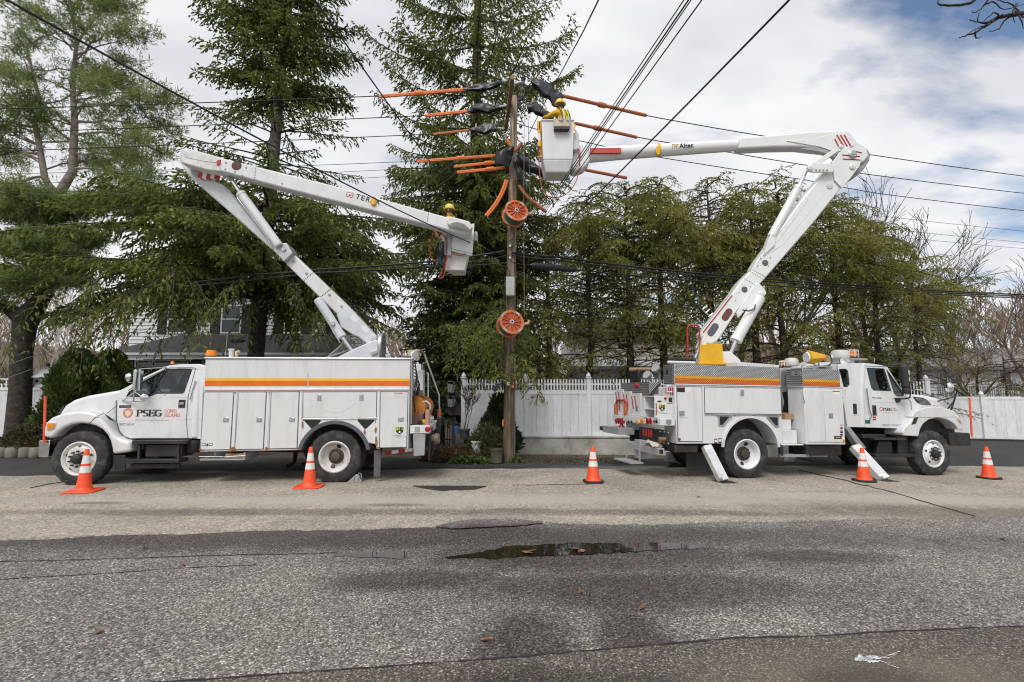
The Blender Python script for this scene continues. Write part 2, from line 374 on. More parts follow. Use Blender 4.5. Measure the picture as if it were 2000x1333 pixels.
# broad-nib roman capitals (thick stems, thin joins, slab serifs) for the company lettering
def arc(cx,cy,rx,ry,a0,a1,n=14): return [(cx + rx * math.cos(rad(a0 + (a1 - a0) * i / n)),cy + ry * math.sin(rad(a0 + (a1 - a0) * i / n))) for i in range(n + 1)]
def serif(x,y,wd=0.30): return [(x - wd / 2,y),(x + wd / 2,y)]
GLY = {
 'P': (0.72,[[(0.16,0),(0.16,1)],serif(0.16,0.02),serif(0.1,0.98,0.2),[(0.16,0.98)] + arc(0.34,0.74,0.30,0.24,90,-90) + [(0.16,0.5)]]),
 'S': (0.66,[arc(0.33,0.74,0.22,0.24,40,250) + arc(0.33,0.26,0.25,0.24,70,-140)]),
 'E': (0.70,[[(0.16,0),(0.16,1)],[(0.04,0.98),(0.60,0.98),(0.60,0.84)],[(0.04,0.02),(0.62,0.02),(0.62,0.18)],[(0.16,0.5),(0.46,0.5)],[(0.46,0.4),(0.46,0.6)]]),
 'G': (0.84,[arc(0.44,0.5,0.36,0.49,45,320),[(0.70,0.18),(0.70,0.44)],serif(0.68,0.44,0.28)]),
 'L': (0.62,[[(0.16,0),(0.16,1)],serif(0.16,0.98),[(0.02,0.02),(0.56,0.02),(0.56,0.2)]]),
 'O': (0.86,[arc(0.43,0.5,0.36,0.49,0,360,24)]),
 'N': (0.86,[[(0.14,0),(0.14,1)],[(0.14,1),(0.70,0.02)],[(0.70,0),(0.70,1)],serif(0.14,0.02,0.26),serif(0.70,0.98,0.26),serif(0.1,0.98,0.2)]),
 'I': (0.34,[[(0.16,0),(0.16,1)],serif(0.16,0.02),serif(0.16,0.98)]),
 'A': (0.80,[[(0.08,0),(0.40,1)],[(0.40,1),(0.70,0)],[(0.2,0.34),(0.56,0.34)],serif(0.08,0.02,0.24),serif(0.70,0.02,0.28)]),
 'D': (0.82,[[(0.16,0),(0.16,1)],[(0.04,0.98)] + arc(0.32,0.5,0.40,0.48,90,-90) + [(0.04,0.02)]]),
 ' ': (0.4,[])}
def roman(mb,txt,x0,z0,h,y,wd,nib=0.17,thin=0.05):
 tot = sum(GLY[c][0] for c in txt); k = wd / tot; x = x0; q = 0
 for c in txt:
  for pl_ in GLY[c][1]:
   for (ax_,az),(bx,bz) in zip(pl_[:-1],pl_[1:]):
    a = nib * k / 2; b = thin * h / 2
    P = [(px_ * k + x + sx * a,pz * h + z0 + sz * b) for (px_,pz) in ((ax_,az),(bx,bz)) for sx in (-1,1) for sz in (-1,1)]
    P = sorted(set(P)); H = []
    for seq in (P,P[::-1]):
     st = []
     for p in seq:
      while len(st) > 1 and (st[-1][0] - st[-2][0]) * (p[1] - st[-2][1]) - (st[-1][1] - st[-2][1]) * (p[0] - st[-2][0]) <= 0: st.pop()
      st.append(p)
     H += st[:-1]
    yy = y - 0.00004 * q; q += 1
    mb.add([(p[0],yy,p[1]) for p in H],[tuple(range(len(H)))])
  x += GLY[c][0] * k
 return mb
# ------------------------------------------------------------------ ground materials
def blob_mask(t,blobs,wob=0.5,wscale=1.2,soft=0.45):
 """1 inside warped ellipses (x, y, rx, ry), 0 outside"""
 n = t.nodes.new; l = t.links.new
 g = n('ShaderNodeNewGeometry'); nz = n('ShaderNodeTexNoise'); nz.inputs['Scale'].default_value = wscale; nz.inputs['Detail'].default_value = 5
 l(g.outputs['Position'],nz.inputs['Vector'])
 res = None
 for (x,y,rx,ry) in blobs:
  mp_ = n('ShaderNodeMapping'); mp_.vector_type = 'POINT'
  mp_.inputs['Location'].default_value = (-x / rx,-y / ry,0); mp_.inputs['Scale'].default_value = (1 / rx,1 / ry,0)
  l(g.outputs['Position'],mp_.inputs[0])
  ln = n('ShaderNodeVectorMath'); ln.operation = 'LENGTH'; l(mp_.outputs[0],ln.inputs[0])
  ad = n('ShaderNodeMath'); ad.operation = 'MULTIPLY_ADD'; l(nz.outputs['Fac'],ad.inputs[0]); ad.inputs[1].default_value = wob * 2; l(ln.outputs['Value'],ad.inputs[2])
  mr = n('ShaderNodeMapRange'); mr.interpolation_type = 'SMOOTHSTEP'; l(ad.outputs[0],mr.inputs[0])
  mr.inputs[1].default_value = 1 + wob - soft; mr.inputs[2].default_value = 1 + wob + soft; mr.inputs[3].default_value = 1; mr.inputs[4].default_value = 0
  if res is None: res = mr.outputs[0]
  else:
   mx = n('ShaderNodeMath'); mx.operation = 'MAXIMUM'; l(res,mx.inputs[0]); l(mr.outputs[0],mx.inputs[1]); res = mx.outputs[0]
 return res
def aggregate(name,binder,stones,sc,stone_amt=0.5,wet=None,wet_amt=0.6,wet_rough=0.35,tone=None,tone_amt=0.2,rough=0.85,bump=0.5,cover=None,cover_col=None,cover_amt=0.8,film=None):
 m,t,b,n,l = mtree(name)
 g = n('ShaderNodeNewGeometry'); P = g.outputs['Position']
 vo = n('ShaderNodeTexVoronoi'); vo.inputs['Scale'].default_value = sc; l(P,vo.inputs['Vector'])
 v2 = n('ShaderNodeTexVoronoi'); v2.inputs['Scale'].default_value = sc * 2.3; l(P,v2.inputs['Vector'])
 r1 = n('ShaderNodeValToRGB'); l(vo.outputs['Color'],r1.inputs[0])
 e = r1.color_ramp.elements; e[0].position = 0.0; e[0].color = (*binder,1); e[1].position = 1.0; e[1].color = (*stones[1],1)
 k = e.new(1 - stone_amt); k.color = (*[x * 1.25 for x in binder],1); k = e.new(min(0.97,1 - stone_amt * 0.35)); k.color = (*stones[0],1)
 r2 = n('ShaderNodeValToRGB'); l(v2.outputs['Color'],r2.inputs[0])
 r2.color_ramp.elements[0].color = (0.6,0.6,0.6,1); r2.color_ramp.elements[1].color = (1.45,1.4,1.35,1)
 mu = n('ShaderNodeMix'); mu.data_type = 'RGBA'; mu.blend_type = 'MULTIPLY'; mu.inputs[0].default_value = 1; l(r1.outputs[0],mu.inputs[6]); l(r2.outputs[0],mu.inputs[7])
 nz = n('ShaderNodeTexNoise'); nz.inputs['Scale'].default_value = 0.75; nz.inputs['Detail'].default_value = 8; nz.inputs['Roughness'].default_value = 0.62; l(P,nz.inputs['Vector'])
 r3 = n('ShaderNodeValToRGB'); l(nz.outputs['Fac'],r3.inputs[0]); r3.color_ramp.elements[0].position = 0.3; r3.color_ramp.elements[1].position = 0.72
 r3.color_ramp.elements[0].color = (0.72,0.72,0.73,1); r3.color_ramp.elements[1].color = (1.2,1.18,1.15,1)
 m2 = n('ShaderNodeMix'); m2.data_type = 'RGBA'; m2.blend_type = 'MULTIPLY'; m2.inputs[0].default_value = 1; l(mu.outputs[2],m2.inputs[6]); l(r3.outputs[0],m2.inputs[7])
 out = m2.outputs[2]; rr = None
 if cover:                                      # sand and dust lying in the hollows
  ms = blob_mask(t,cover,0.6,2.5,0.6)
  mx = n('ShaderNodeMix'); mx.data_type = 'RGBA'; mm = n('ShaderNodeMath'); mm.operation = 'MULTIPLY'; l(ms,mm.inputs[0]); mm.inputs[1].default_value = cover_amt
  l(mm.outputs[0],mx.inputs[0]); l(out,mx.inputs[6]); mx.inputs[7].default_value = (*cover_col,1); out = mx.outputs[2]
 if wet:
  ms = blob_mask(t,wet,0.45,1.7,0.5)
  mm = n('ShaderNodeMath'); mm.operation = 'MULTIPLY'; l(ms,mm.inputs[0]); mm.inputs[1].default_value = wet_amt
  mx = n('ShaderNodeMix'); mx.data_type = 'RGBA'; mx.blend_type = 'MULTIPLY'; l(mm.outputs[0],mx.inputs[0]); l(out,mx.inputs[6]); mx.inputs[7].default_value = (0.34,0.32,0.31,1); out = mx.outputs[2]
  mr = n('ShaderNodeMapRange'); l(ms,mr.inputs[0]); mr.inputs[3].default_value = rough; mr.inputs[4].default_value = wet_rough; rr = mr.outputs[0]
 l(out,b.inputs['Base Color'])
 if rr: l(rr,b.inputs['Roughness'])
 else: b.inputs['Roughness'].default_value = rough
 b.inputs['Specular IOR Level'].default_value = 0.35
 bp = n('ShaderNodeBump'); bp.inputs['Strength'].default_value = bump; bp.inputs['Distance'].default_value = 0.006
 l(vo.outputs['Distance'],bp.inputs['Height']); bp.invert = True; l(bp.outputs[0],b.inputs['Normal'])
 return m
WETS = [(-3.5,6.5,8.5,0.60),(0.8,5.75,2.1,0.62),(1.1,4.75,1.5,0.5),(0.12,3.72,0.38,0.62),(0.86,3.75,0.27,0.62),(-0.9,5.0,0.8,0.3),(3.2,5.75,1.0,0.25)]
ROADM = aggregate('road_asphalt',(0.072,0.069,0.066),((0.30,0.287,0.27),(0.76,0.735,0.70)),78,0.68,wet=WETS,wet_amt=0.92,wet_rough=0.5,rough=0.9,bump=0.9)
PATCHM = aggregate('road_patch_asphalt',(0.058,0.053,0.047),((0.21,0.19,0.16),(0.58,0.53,0.46)),92,0.56,wet=[(0.3,3.1,0.7,0.3),(2.2,3.25,0.4,0.2)],wet_amt=0.7,rough=0.9,bump=0.9,
                   cover=[(2.4,3.1,1.2,0.5)],cover_col=(0.17,0.145,0.115),cover_amt=0.6)
DRIVEM = aggregate('driveway_asphalt',(0.035,0.035,0.036),((0.075,0.073,0.07),(0.16,0.155,0.15)),60,0.45,wet=[(-4,11.6,6,0.5),(5,12.6,5,0.5),(0,12.2,2,0.6)],wet_amt=0.6,wet_rough=0.3,rough=0.8,bump=0.4)
BLACKTOP = aggregate('fresh_blacktop',(0.028,0.028,0.029),((0.05,0.05,0.05),(0.10,0.10,0.10)),60,0.4,rough=0.8,bump=0.5)
STRIPM = aggregate('sandy_concrete',(0.20,0.18,0.155),((0.38,0.35,0.30),(0.50,0.465,0.41)),34,0.85,rough=0.95,bump=0.6,
                   wet=[(-3.6,7.75,4.2,0.22),(2.0,7.75,2.6,0.2),(7,8.1,3.0,0.5),(-6.6,8.4,0.45,0.1),(-1.85,8.25,0.45,0.10),(0.1,7.9,0.7,0.12)],wet_amt=0.62,wet_rough=0.8,
                   cover=[(-2.5,8.6,5.0,0.35),(1.0,8.7,4.0,0.4),(6.5,9.2,4,0.4)],cover_col=(0.40,0.37,0.325),cover_amt=0.7)
SOIL = mat('leaf_litter_soil',(0.105,0.075,0.05),0.95,var=0.45,vscale=2.5,bump=0.5,bscale=12)
CONC = mat('mossy_concrete',(0.46,0.45,0.41),0.9,var=0.2,vscale=2,bump=0.3,bscale=25,dirt=(0.11,0.115,0.06),dirt_amt=0.85,dscale=1.6)
BLOCKM = mat('edging_concrete',(0.26,0.24,0.20),0.9,var=0.2,bump=0.3,bscale=20,dirt=(0.08,0.08,0.05),dirt_amt=0.6,dscale=4,randobj=0.15)
CRACKM = mat('crack_shadow',(0.02,0.019,0.018),0.9)
def wmat():
 m,t,b,n,l = mtree('puddle_water')
 b.inputs['Base Color'].default_value = (0.018,0.014,0.010,1); b.inputs['Roughness'].default_value = 0.03; b.inputs['IOR'].default_value = 1.33; b.inputs['Specular IOR Level'].default_value = 0.9
 nz = n('ShaderNodeTexNoise'); nz.inputs['Scale'].default_value = 9; g = n('ShaderNodeNewGeometry'); l(g.outputs['Position'],nz.inputs['Vector'])
 bp = n('ShaderNodeBump'); bp.inputs['Strength'].default_value = 0.03; bp.inputs['Distance'].default_value = 0.01; l(nz.outputs['Fac'],bp.inputs['Height']); l(bp.outputs[0],b.inputs['Normal'])
 return m
WATER = wmat()
def hill(x,y):
 return 9.0 * sst(30,95,y) * (0.75 + 0.25 * math.sin(x * 0.05 + 1)) + 4.0 * sst(24,60,y) * sst(10,45,abs(x + 2))
def grid_sheet(name,xs,ys,zf,m,kind='structure'):
 mb = MB(); nx = len(xs)
 mb.v = [(x,y,zf(x,y)) for y in ys for x in xs]
 for j in range(len(ys) - 1):
  for i in range(nx - 1):
   a = j * nx + i; mb.f.append((a,a + 1,a + nx + 1,a + nx))
 return mb.build(name,m,kind=kind,smooth=60)
def fr(a,b,st):
 n = max(1,int(round((b - a) / st))); return [a + (b - a) * i / n for i in range(n + 1)]
grid_sheet('ground',fr(-160,-24,8) + fr(-23,26,1) + fr(30,160,8),fr(-60,-6,9) + fr(-5,30,1) + fr(33,200,6),lambda x,y: gz(x,y) + hill(x,y) - 0.03,SOIL)
grid_sheet('road',fr(-60,-16,4) + fr(-15,20,1) + fr(24,60,4),fr(-9,9.6,1),lambda x,y: gz(x,y),ROADM)
grid_sheet('driveway',fr(-13.2,30,1),fr(9.62,14.6,0.5),lambda x,y: gz(x,y),DRIVEM)
grid_sheet('driveway',fr(8.5,40,1),fr(14.62,21,0.5),lambda x,y: gz(x,y) + 0.0,DRIVEM)
grid_sheet('verge',fr(-60,-13.25,2),fr(9.62,16,1),lambda x,y: gz(x,y) - 0.01,DRIVEM)
def lerp_px(pts,x):
 for (x0,y0),(x1,y1) in zip(pts[:-1],pts[1:]):
  if x0 <= x <= x1: return y0 + (y1 - y0) * (x - x0) / (x1 - x0)
 return pts[0][1] if x < pts[0][0] else pts[-1][1]
# sandy concrete shoulder: its two edges surveyed along the road
near_e = [(-1400,1112),(-600,1085),(0,1056),(250,1046),(500,1038),(850,1031),(880,1021),(1000,1018),(1050,1023),(1250,1024),(1500,1019),(1850,1013),(2000,1011),(2600,1000),(3400,990)]
far_e = [(-1400,938),(-600,935),(0,932),(200,929),(600,922),(900,917),(1200,917),(1500,911),(1900,912),(2000,913),(2600,922),(3400,930)]
mb = MB(); cols = list(range(-1400,3401,25)); MROW = 12
rq = random.Random(3)
for x in cols:
 yn = lerp_px(near_e,x) + rq.uniform(-1.0,1.0) + 1.2 * math.sin(x * 0.021); yf = lerp_px(far_e,x) + rq.uniform(-0.8,0.8)
 A = atG(x,yn); B = atG(x,yf)
 for j in range(MROW + 1):
  p = A.lerp(B,j / MROW); mb.v.append((p.x,p.y,gz(p.x,p.y) + 0.014))
 mb.v.append((A.x,A.y - 0.006,gz(A.x,A.y) - 0.004))
k = MROW + 2
for i in range(len(cols) - 1):
 for j in range(MROW): mb.f.append((i * k + j,(i + 1) * k + j,(i + 1) * k + j + 1,i * k + j + 1))
 mb.f.append((i * k + MROW + 1,(i + 1) * k + MROW + 1,(i + 1) * k,i * k))
mb.build('road_shoulder',STRIPM,kind='structure',smooth=30)
def sheet_px(name,top,bot,x0,x1,step,m,dz,rows=4,jit=0.8,kind='structure',seed=1,**kw):
 mb = MB(); q = random.Random(seed); cols = [x0 + step * i for i in range(int((x1 - x0) / step) + 1)]
 for x in cols:
  A = atG(x,lerp_px(bot,x) + q.uniform(-jit,jit)); B = atG(x,lerp_px(top,x) + q.uniform(-jit,jit))
  for j in range(rows + 1):
   p = A.lerp(B,j / rows); mb.v.append((p.x,p.y,gz(p.x,p.y) + dz))
 for i in range(len(cols) - 1):
  for j in range(rows): mb.f.append((i * (rows + 1) + j,(i + 1) * (rows + 1) + j,(i + 1) * (rows + 1) + j + 1,i * (rows + 1) + j + 1))
 return mb.build(name,m,kind=kind,smooth=30,**kw)
edge_n = [(-300,1385),(0,1358),(380,1331),(600,1316),(1000,1287),(1200,1269),(1450,1248),(1600,1246),(1700,1238),(1850,1231),(2000,1226),(2400,1210)]
sheet_px('road_patch',edge_n,[(-300,1900),(2400,1900)],-300,2400,30,PATCHM,0.007,6,1.5,seed=5)
# open joint along the patch edge
sheet_px('road_joint',[(x,y - 1.6) for x,y in edge_n],[(x,y + 1.2) for x,y in edge_n],-300,2400,18,CRACKM,0.0095,1,1.1,seed=6)
sheet_px('blacktop_patch',[(806,951),(830,951),(955,951)],[(806,951.5),(830,957),(860,961),(925,959),(955,951.5)],806,955,6,BLACKTOP,0.019,2,0.5,seed=7)
sheet_px('blacktop_patch',[(850,1031),(900,1018),(1000,1015),(1060,1021)],[(850,1033),(900,1035),(1000,1030),(1060,1024)],850,1060,10,ROADM,0.0165,2,0.8,seed=8)
# thin cracks across the shoulder and road
def crack(pts,wpx,dz,seed):
 q = random.Random(seed); P = []
 for (a,b) in zip(pts[:-1],pts[1:]):
  nseg = max(2,int(math.hypot(b[0] - a[0],b[1] - a[1]) / 14))
  for i in range(nseg): P.append((a[0] + (b[0] - a[0]) * i / nseg + q.uniform(-2,2),a[1] + (b[1] - a[1]) * i / nseg + q.uniform(-0.7,0.7)))
 P.append(pts[-1]); mb = MB()
 for i,(x,y) in enumerate(P):
  ww = wpx * q.uniform(0.4,1.0)
  for s_ in (-1,1):
   p = atG(x,y + s_ * ww * 0.5); mb.v.append((p.x,p.y,p.z + dz))
  if i: mb.f.append((2 * i - 2,2 * i,2 * i + 1,2 * i - 1))
 return mb.build('crack',CRACKM,kind='structure',smooth=0)
crack([(1560,920),(1640,938),(1750,965),(1830,990),(1905,1011)],2.0,0.019,1)
crack([(1000,950),(1080,949),(1150,948)],1.0,0.019,2)
crack([(60,955),(110,945),(200,936)],1.8,0.019,3)
crack([(0,1098),(200,1093),(420,1086),(660,1081)],1.4,0.006,4)
crack([(0,1132),(160,1124),(330,1112),(500,1104)],1.2,0.006,5)
# puddles
def puddle(top,bot,x0,x1,seed):
 return sheet_px('puddle',top,bot,x0,x1,12,WATER,0.006,1,1.6,seed=seed)
puddle([(870,1089),(930,1081),(990,1069),(1100,1062),(1250,1062),(1330,1062),(1390,1067)],[(870,1091),(960,1092),(1060,1087),(1180,1082),(1260,1078),(1390,1071)],870,1390,11)
puddle([(650,1084),(720,1079),(790,1077),(802,1082)],[(650,1087),(730,1091),(780,1093),(802,1089)],650,802,12)
# white paint splash
q = random.Random(4); mb = MB()
def splat(cx,cy,rx,ry):
 c = atG(cx,cy); k = len(mb.v); mb.v.append((c.x,c.y,c.z + 0.0115)); n_ = 14
 for i in range(n_):
  a = 2 * math.pi * i / n_; s_ = q.uniform(0.55,1.15); p = atG(cx + math.cos(a) * rx * s_,cy + math.sin(a) * ry * s_); mb.v.append((p.x,p.y,p.z + 0.0115))
 for i in range(n_): mb.f.append((k,k + 1 + i,k + 1 + (i + 1) % n_))
for _ in range(16): splat(1690 + q.gauss(0,17),1291 + q.gauss(0,5),q.uniform(3,11),q.uniform(1.5,4))
for i in range(9): splat(1715 + i * 5,1290 - i * 1.6 + q.uniform(-1,1),4,1)
for i in range(7): splat(1718 + i * 6,1294 + i * 2.4,3,0.8)
mb.build('paint_splash',mat('road_paint_white',(0.6,0.6,0.6),0.7,var=0.3,vscale=12),kind='stuff',smooth=0)
# ------------------------------------------------------------------ retaining wall and white picket fence behind the pole
def post(parent,x,y,z0,z1,wd=0.13,cap=True,m=VINYL):
 p = MB().box(x - wd / 2,x + wd / 2,y - wd / 2,y + wd / 2,z0,z1).build('post',m,parent,bevel=0.008,world=True)
 if cap:
  c = MB(); h = wd / 2 + 0.025
  c.box(x - h,x + h,y - h,y + h,z1,z1 + 0.03)
  c.lathe([(0.05,z1 + 0.03),(0.085,z1 + 0.06),(0.07,z1 + 0.11),(0.035,z1 + 0.16),(0.001,z1 + 0.20)],(x,y,0),n=12)
  c.build('post_cap',m,p,world=True)
 return p
def fence_run(name,label,A,B,zb,zp,zt,posts,board=0.27,picket=0.045,gap=0.095,scal=None,group=None,last=True,pw=0.13):
 """A,B: ends at ground plan; zb bottom, zp top of the board panel, zt top of the pickets; posts as fractions"""
 t = thing(name,label,'fence',(A[0],A[1],zb),group)
 A = Vector((A[0],A[1],0)); D = Vector((B[0],B[1],0)) - A; Ln = D.length; u = D.normalized(); nrm = Vector((u.y,-u.x,0))
 Mx = Matrix((( u.x,-u.y,0,A.x),(u.y,u.x,0,A.y),(0,0,1,0),(0,0,0,1)))
 zf = lambda s: (zb[0] + (zb[1] - zb[0]) * s if hasattr(zb,'__len__') else zb)
 for s_ in posts:
  p = A + D * s_; post(t,p.x,p.y,zb,zt + 0.02,pw)
 for a,b in zip(posts[:-1],posts[1:]):
  xa,xb = a * Ln + 0.06,b * Ln - 0.06
  for (z0,z1,th) in ((zb,zb + 0.12,0.05),(zp - 0.12,zp,0.05)):
   MB().box(xa,xb,-th / 2,th / 2,z0,z1,Mx).build('rail',VINYL,t,bevel=0.006,world=True)
  n_ = max(1,round((xb - xa) / board)); bw = (xb - xa) / n_
  for i in range(n_):
   MB().box(xa + i * bw + 0.002,xa + (i + 1) * bw - 0.002,-0.012,0.012,zb + 0.12,zp - 0.12,Mx).build('board',VINYL,t,bevel=0.004,seg=1,world=True,smooth=0)
  if zt > zp + 0.05:
   MB().box(xa,xb,-0.02,0.02,zp + (zt - zp) * 0.45,zp + (zt - zp) * 0.45 + 0.05,Mx).build('rail',VINYL,t,world=True,smooth=0)
   m_ = int((xb - xa) / gap)
   for i in range(m_):
    x = xa + (i + 0.5) * (xb - xa) / m_; h = zt
    if scal: h = zt - scal * math.sin(math.pi * (x - xa) / (xb - xa))
    q_ = picket / 2
    MB().prism([(x - q_,zp),(x + q_,zp),(x + q_,h - 0.02),(x + q_ * 0.3,h),(x - q_ * 0.3,h),(x - q_,h - 0.02)],-0.032,-0.021).xform(lambda v: Mx @ v).build('picket',VINYL,t,world=True,smooth=0)
 return t
FY = 15.85
def X_at(px,Y,py=800): return atY(px,py,Y).x
wl = MB().prism([(X_at(1000,FY),-0.25),(9.5,-0.25),(9.5,0.46),(X_at(1000,FY),0.46)],FY - 0.16,FY + 0.16).build('retaining_wall',CONC,at=(4,FY,0),bevel=0.02,
     label='low mossy concrete retaining wall under the white picket fence',cat='wall')
c = MB().box(X_at(1000,FY),9.5,FY - 0.19,FY + 0.19,0.46,0.50).build('wall_cap',CONC,wl,bevel=0.012,world=True)
fence_run('picket_fence','white vinyl fence with straight picket top behind the utility pole',(X_at(905,FY),FY),(X_at(1395,FY),FY),0.503,1.90,2.24,[0,0.25,0.5,0.75,1.0])
FA = 19.0
fence_run('scalloped_fence','white picket fence with scalloped top seen past the right truck cab',(X_at(1640,FA),FA),(X_at(1813,FA),FA),-0.02,1.62,2.30,[0,1.0],picket=0.05,gap=0.12,scal=0.13,pw=0.17)
fence_run('panel_fence','plain white board fence along the driveway at far right',(X_at(1827,20.6),20.6),(X_at(2140,19.0),19.0),0.08,1.70,1.72,[0,0.31,0.66,1.0],board=0.34,pw=0.15)
t = thing('grey_fence','grey picket fence behind the plain white board fence','fence',(X_at(1840,24),24,0))
for i in range(46):
 x = X_at(1835,24) + i * 0.105
 MB().prism([(x,0.1),(x + 0.05,0.1),(x + 0.05,2.2),(x,2.2)],24,24.02).build('picket',mat('grey_fence_paint',(0.25,0.25,0.25),0.7,randobj=0.1),t,world=True,smooth=0)
MB().box(X_at(1835,24),X_at(1835,24) + 4.8,24.021,24.06,1.5,1.58).build('rail',MATS['grey_fence_paint'],t,world=True)
# left white fence with lattice top
LY = 17.0; xl0,xl1 = X_at(-130,LY),X_at(122,LY)
t = thing('lattice_fence','white fence with lattice top behind the pine trunk','fence',(xl0,LY,0.2))
for i in range(int((xl1 - xl0) / 0.3) + 1):
 x = xl0 + i * 0.3
 MB().box(x + 0.004,x + 0.296,LY - 0.012,LY + 0.012,0.2,1.95).build('board',VINYL,t,world=True,smooth=0,bevel=0.004,seg=1)
for z0,z1 in ((0.2,0.3),(1.9,2.0),(2.24,2.31)): MB().box(xl0,xl1,LY - 0.03,LY + 0.03,z0,z1).build('rail',VINYL,t,world=True,bevel=0.005)
for i in range(int((xl1 - xl0) / 0.14)):
 x = xl0 + 0.05 + i * 0.14
 MB().box(x,x + 0.05,LY - 0.012,LY + 0.006,2.0,2.24).build('lattice_slat',VINYL,t,world=True,smooth=0)
MB().box(xl0,xl1,LY + 0.007,LY + 0.02,2.09,2.13).build('rail',VINYL,t,world=True,smooth=0)
for x in (xl0 + 2.0,xl1): post(t,x,LY - 0.03,0.2,2.36,0.12)
# birdhouse on a post (white, hipped roof, finial)
bx_,by_ = X_at(86,16.6),16.6
t = thing('birdhouse','large white birdhouse with hipped roof above the left fence','birdhouse',(bx_,by_,0.2))
z0 = atY(86,757,16.6).z
MB().box(bx_ - 0.06,bx_ + 0.06,by_ - 0.06,by_ + 0.06,0.2,z0).build('post',VINYL,t,world=True,bevel=0.01)
MB().lathe([(0.42,z0),(0.42,z0 + 0.07),(0.36,z0 + 0.08),(0.36,z0 + 0.28),(0.40,z0 + 0.30)],(bx_,by_,0),n=8).build('house_body',VINYL,t,world=True,smooth=20)
MB().lathe([(0.55,z0 + 0.30),(0.53,z0 + 0.33),(0.2,z0 + 0.56),(0.12,z0 + 0.60),(0.12,z0 + 0.66),(0.001,z0 + 0.67)],(bx_,by_,0),n=8).build('roof',mat('birdhouse_roof',(0.55,0.55,0.55),0.6),t,world=True,smooth=20)
MB().lathe([(0.03,z0 + 0.66),(0.06,z0 + 0.72),(0.001,z0 + 0.82)],(bx_,by_,0),n=10).build('finial',BLACKP,t,world=True)
for dx in (-0.18,0.02,0.2): MB().lathe([(0.045,0),(0.001,0.004)],(bx_ + dx,by_ - 0.335 + 0.02 * abs(dx) * 5 - 0.03,z0 + 0.19),(0,-1,0),n=12).build('entrance_hole',BLK,t,world=True)
# dark plum pergola
t = thing('pergola','dark plum wooden pergola behind the left truck hood','pergola',(X_at(235,18),18,0.1)); PLUM = mat('plum_paint',(0.028,0.02,0.034),0.6)
pz = atY(235,722,18).z; xa,xb = X_at(212,18),X_at(345,18)
for x in (X_at(232,18),xb - 0.2):
 for y in (18.0,19.4): MB().box(x - 0.09,x + 0.09,y - 0.09,y + 0.09,0,pz - 0.1).build('post',PLUM,t,world=True,bevel=0.01)
for y in (17.9,19.5): MB().prism([(xa,pz - 0.05),(xa + 0.12,pz - 0.22),(xb,pz - 0.22),(xb,pz - 0.05)],y - 0.03,y + 0.03).build('beam',PLUM,t,world=True)
for i in range(8):
 x = xa + 0.1 + i * (xb - xa - 0.2) / 7; MB().box(x - 0.025,x + 0.025,17.6,19.8,pz - 0.047,pz + 0.06).build('rafter',PLUM,t,world=True)
# ------------------------------------------------------------------ houses
SIDING = mat('white_siding',(0.66,0.67,0.69),0.6,var=0.03,dirt=(0.4,0.4,0.4),dirt_amt=0.2)
SIDBG = mat('cream_siding',(0.56,0.52,0.47),0.65,var=0.04)
def shingle_mat(name,col):
 m,t,b,n,l = mtree(name)
 c = n('ShaderNodeTexCoord'); br = n('ShaderNodeTexBrick'); mp_ = n('ShaderNodeMapping'); l(c.outputs['Object'],mp_.inputs[0])
 mp_.inputs['Scale'].default_value = (1,1,1); br.inputs['Scale'].default_value = 4.0; br.inputs['Mortar Size'].default_value = 0.012
 br.inputs['Color1'].default_value = (*[x * 0.75 for x in col],1); br.inputs['Color2'].default_value = (*[x * 1.25 for x in col],1); br.inputs['Mortar'].default_value = (*[x * 0.4 for x in col],1)
 l(mp_.outputs[0],br.inputs['Vector']); l(br.outputs['Color'],b.inputs['Base Color']); b.inputs['Roughness'].default_value = 0.9
 return m
SHING = shingle_mat('roof_shingles_grey',(0.075,0.072,0.072))
SHUT = mat('shutter_black',(0.015,0.016,0.018),0.5); TRIMW = mat('house_trim',(0.72,0.73,0.74),0.5)
INSIDE = mat('room_dark',(0.03,0.03,0.03),0.9); BLINDM = mat('window_blind',(0.42,0.41,0.39),0.7)
def window(parent,x0,x1,z0,z1,y,shut=0.0,mull=(1,2),blind=False):
 f = MB(); w_ = 0.07
 f.box(x0,x1,y - 0.05,y,z0,z0 + w_); f.box(x0,x1,y - 0.05,y,z1 - w_,z1); f.box(x0,x0 + w_,y - 0.05,y,z0 + w_,z1 - w_); f.box(x1 - w_,x1,y - 0.05,y,z0 + w_,z1 - w_)
 for i in range(1,mull[0]): x = x0 + (x1 - x0) * i / mull[0]; f.box(x - 0.02,x + 0.02,y - 0.045,y - 0.02,z0 + w_,z1 - w_)
 for i in range(1,mull[1]): z = z0 + (z1 - z0) * i / mull[1]; f.box(x0 + w_,x1 - w_,y - 0.04,y - 0.022,z - 0.025,z + 0.025)
 o = f.build('window',TRIMW,parent,world=True,smooth=0)
 MB().box(x0 + w_,x1 - w_,y - 0.018,y - 0.012,z0 + w_,z1 - w_).build('pane',GLASSH,o,world=True,smooth=0)
 if blind:
  for i in range(int((z1 - z0 - 0.2) / 0.07)):
   z = z0 + 0.1 + i * 0.07; MB().box(x0 + w_,x1 - w_,y - 0.010,y - 0.004,z,z + 0.055).build('blind_slat',BLINDM,o,world=True,smooth=0)
 else: MB().box(x0 + w_,x1 - w_,y - 0.010,y - 0.004,z0 + w_,z1 - w_).build('room_behind',INSIDE,o,world=True,smooth=0)
 if shut:
  for a,b in ((x0 - shut - 0.03,x0 - 0.03),(x1 + 0.03,x1 + shut + 0.03)):
   MB().box(a,b,y - 0.06,y,z0,z1).build('shutter',SHUT,parent,world=True,bevel=0.01)
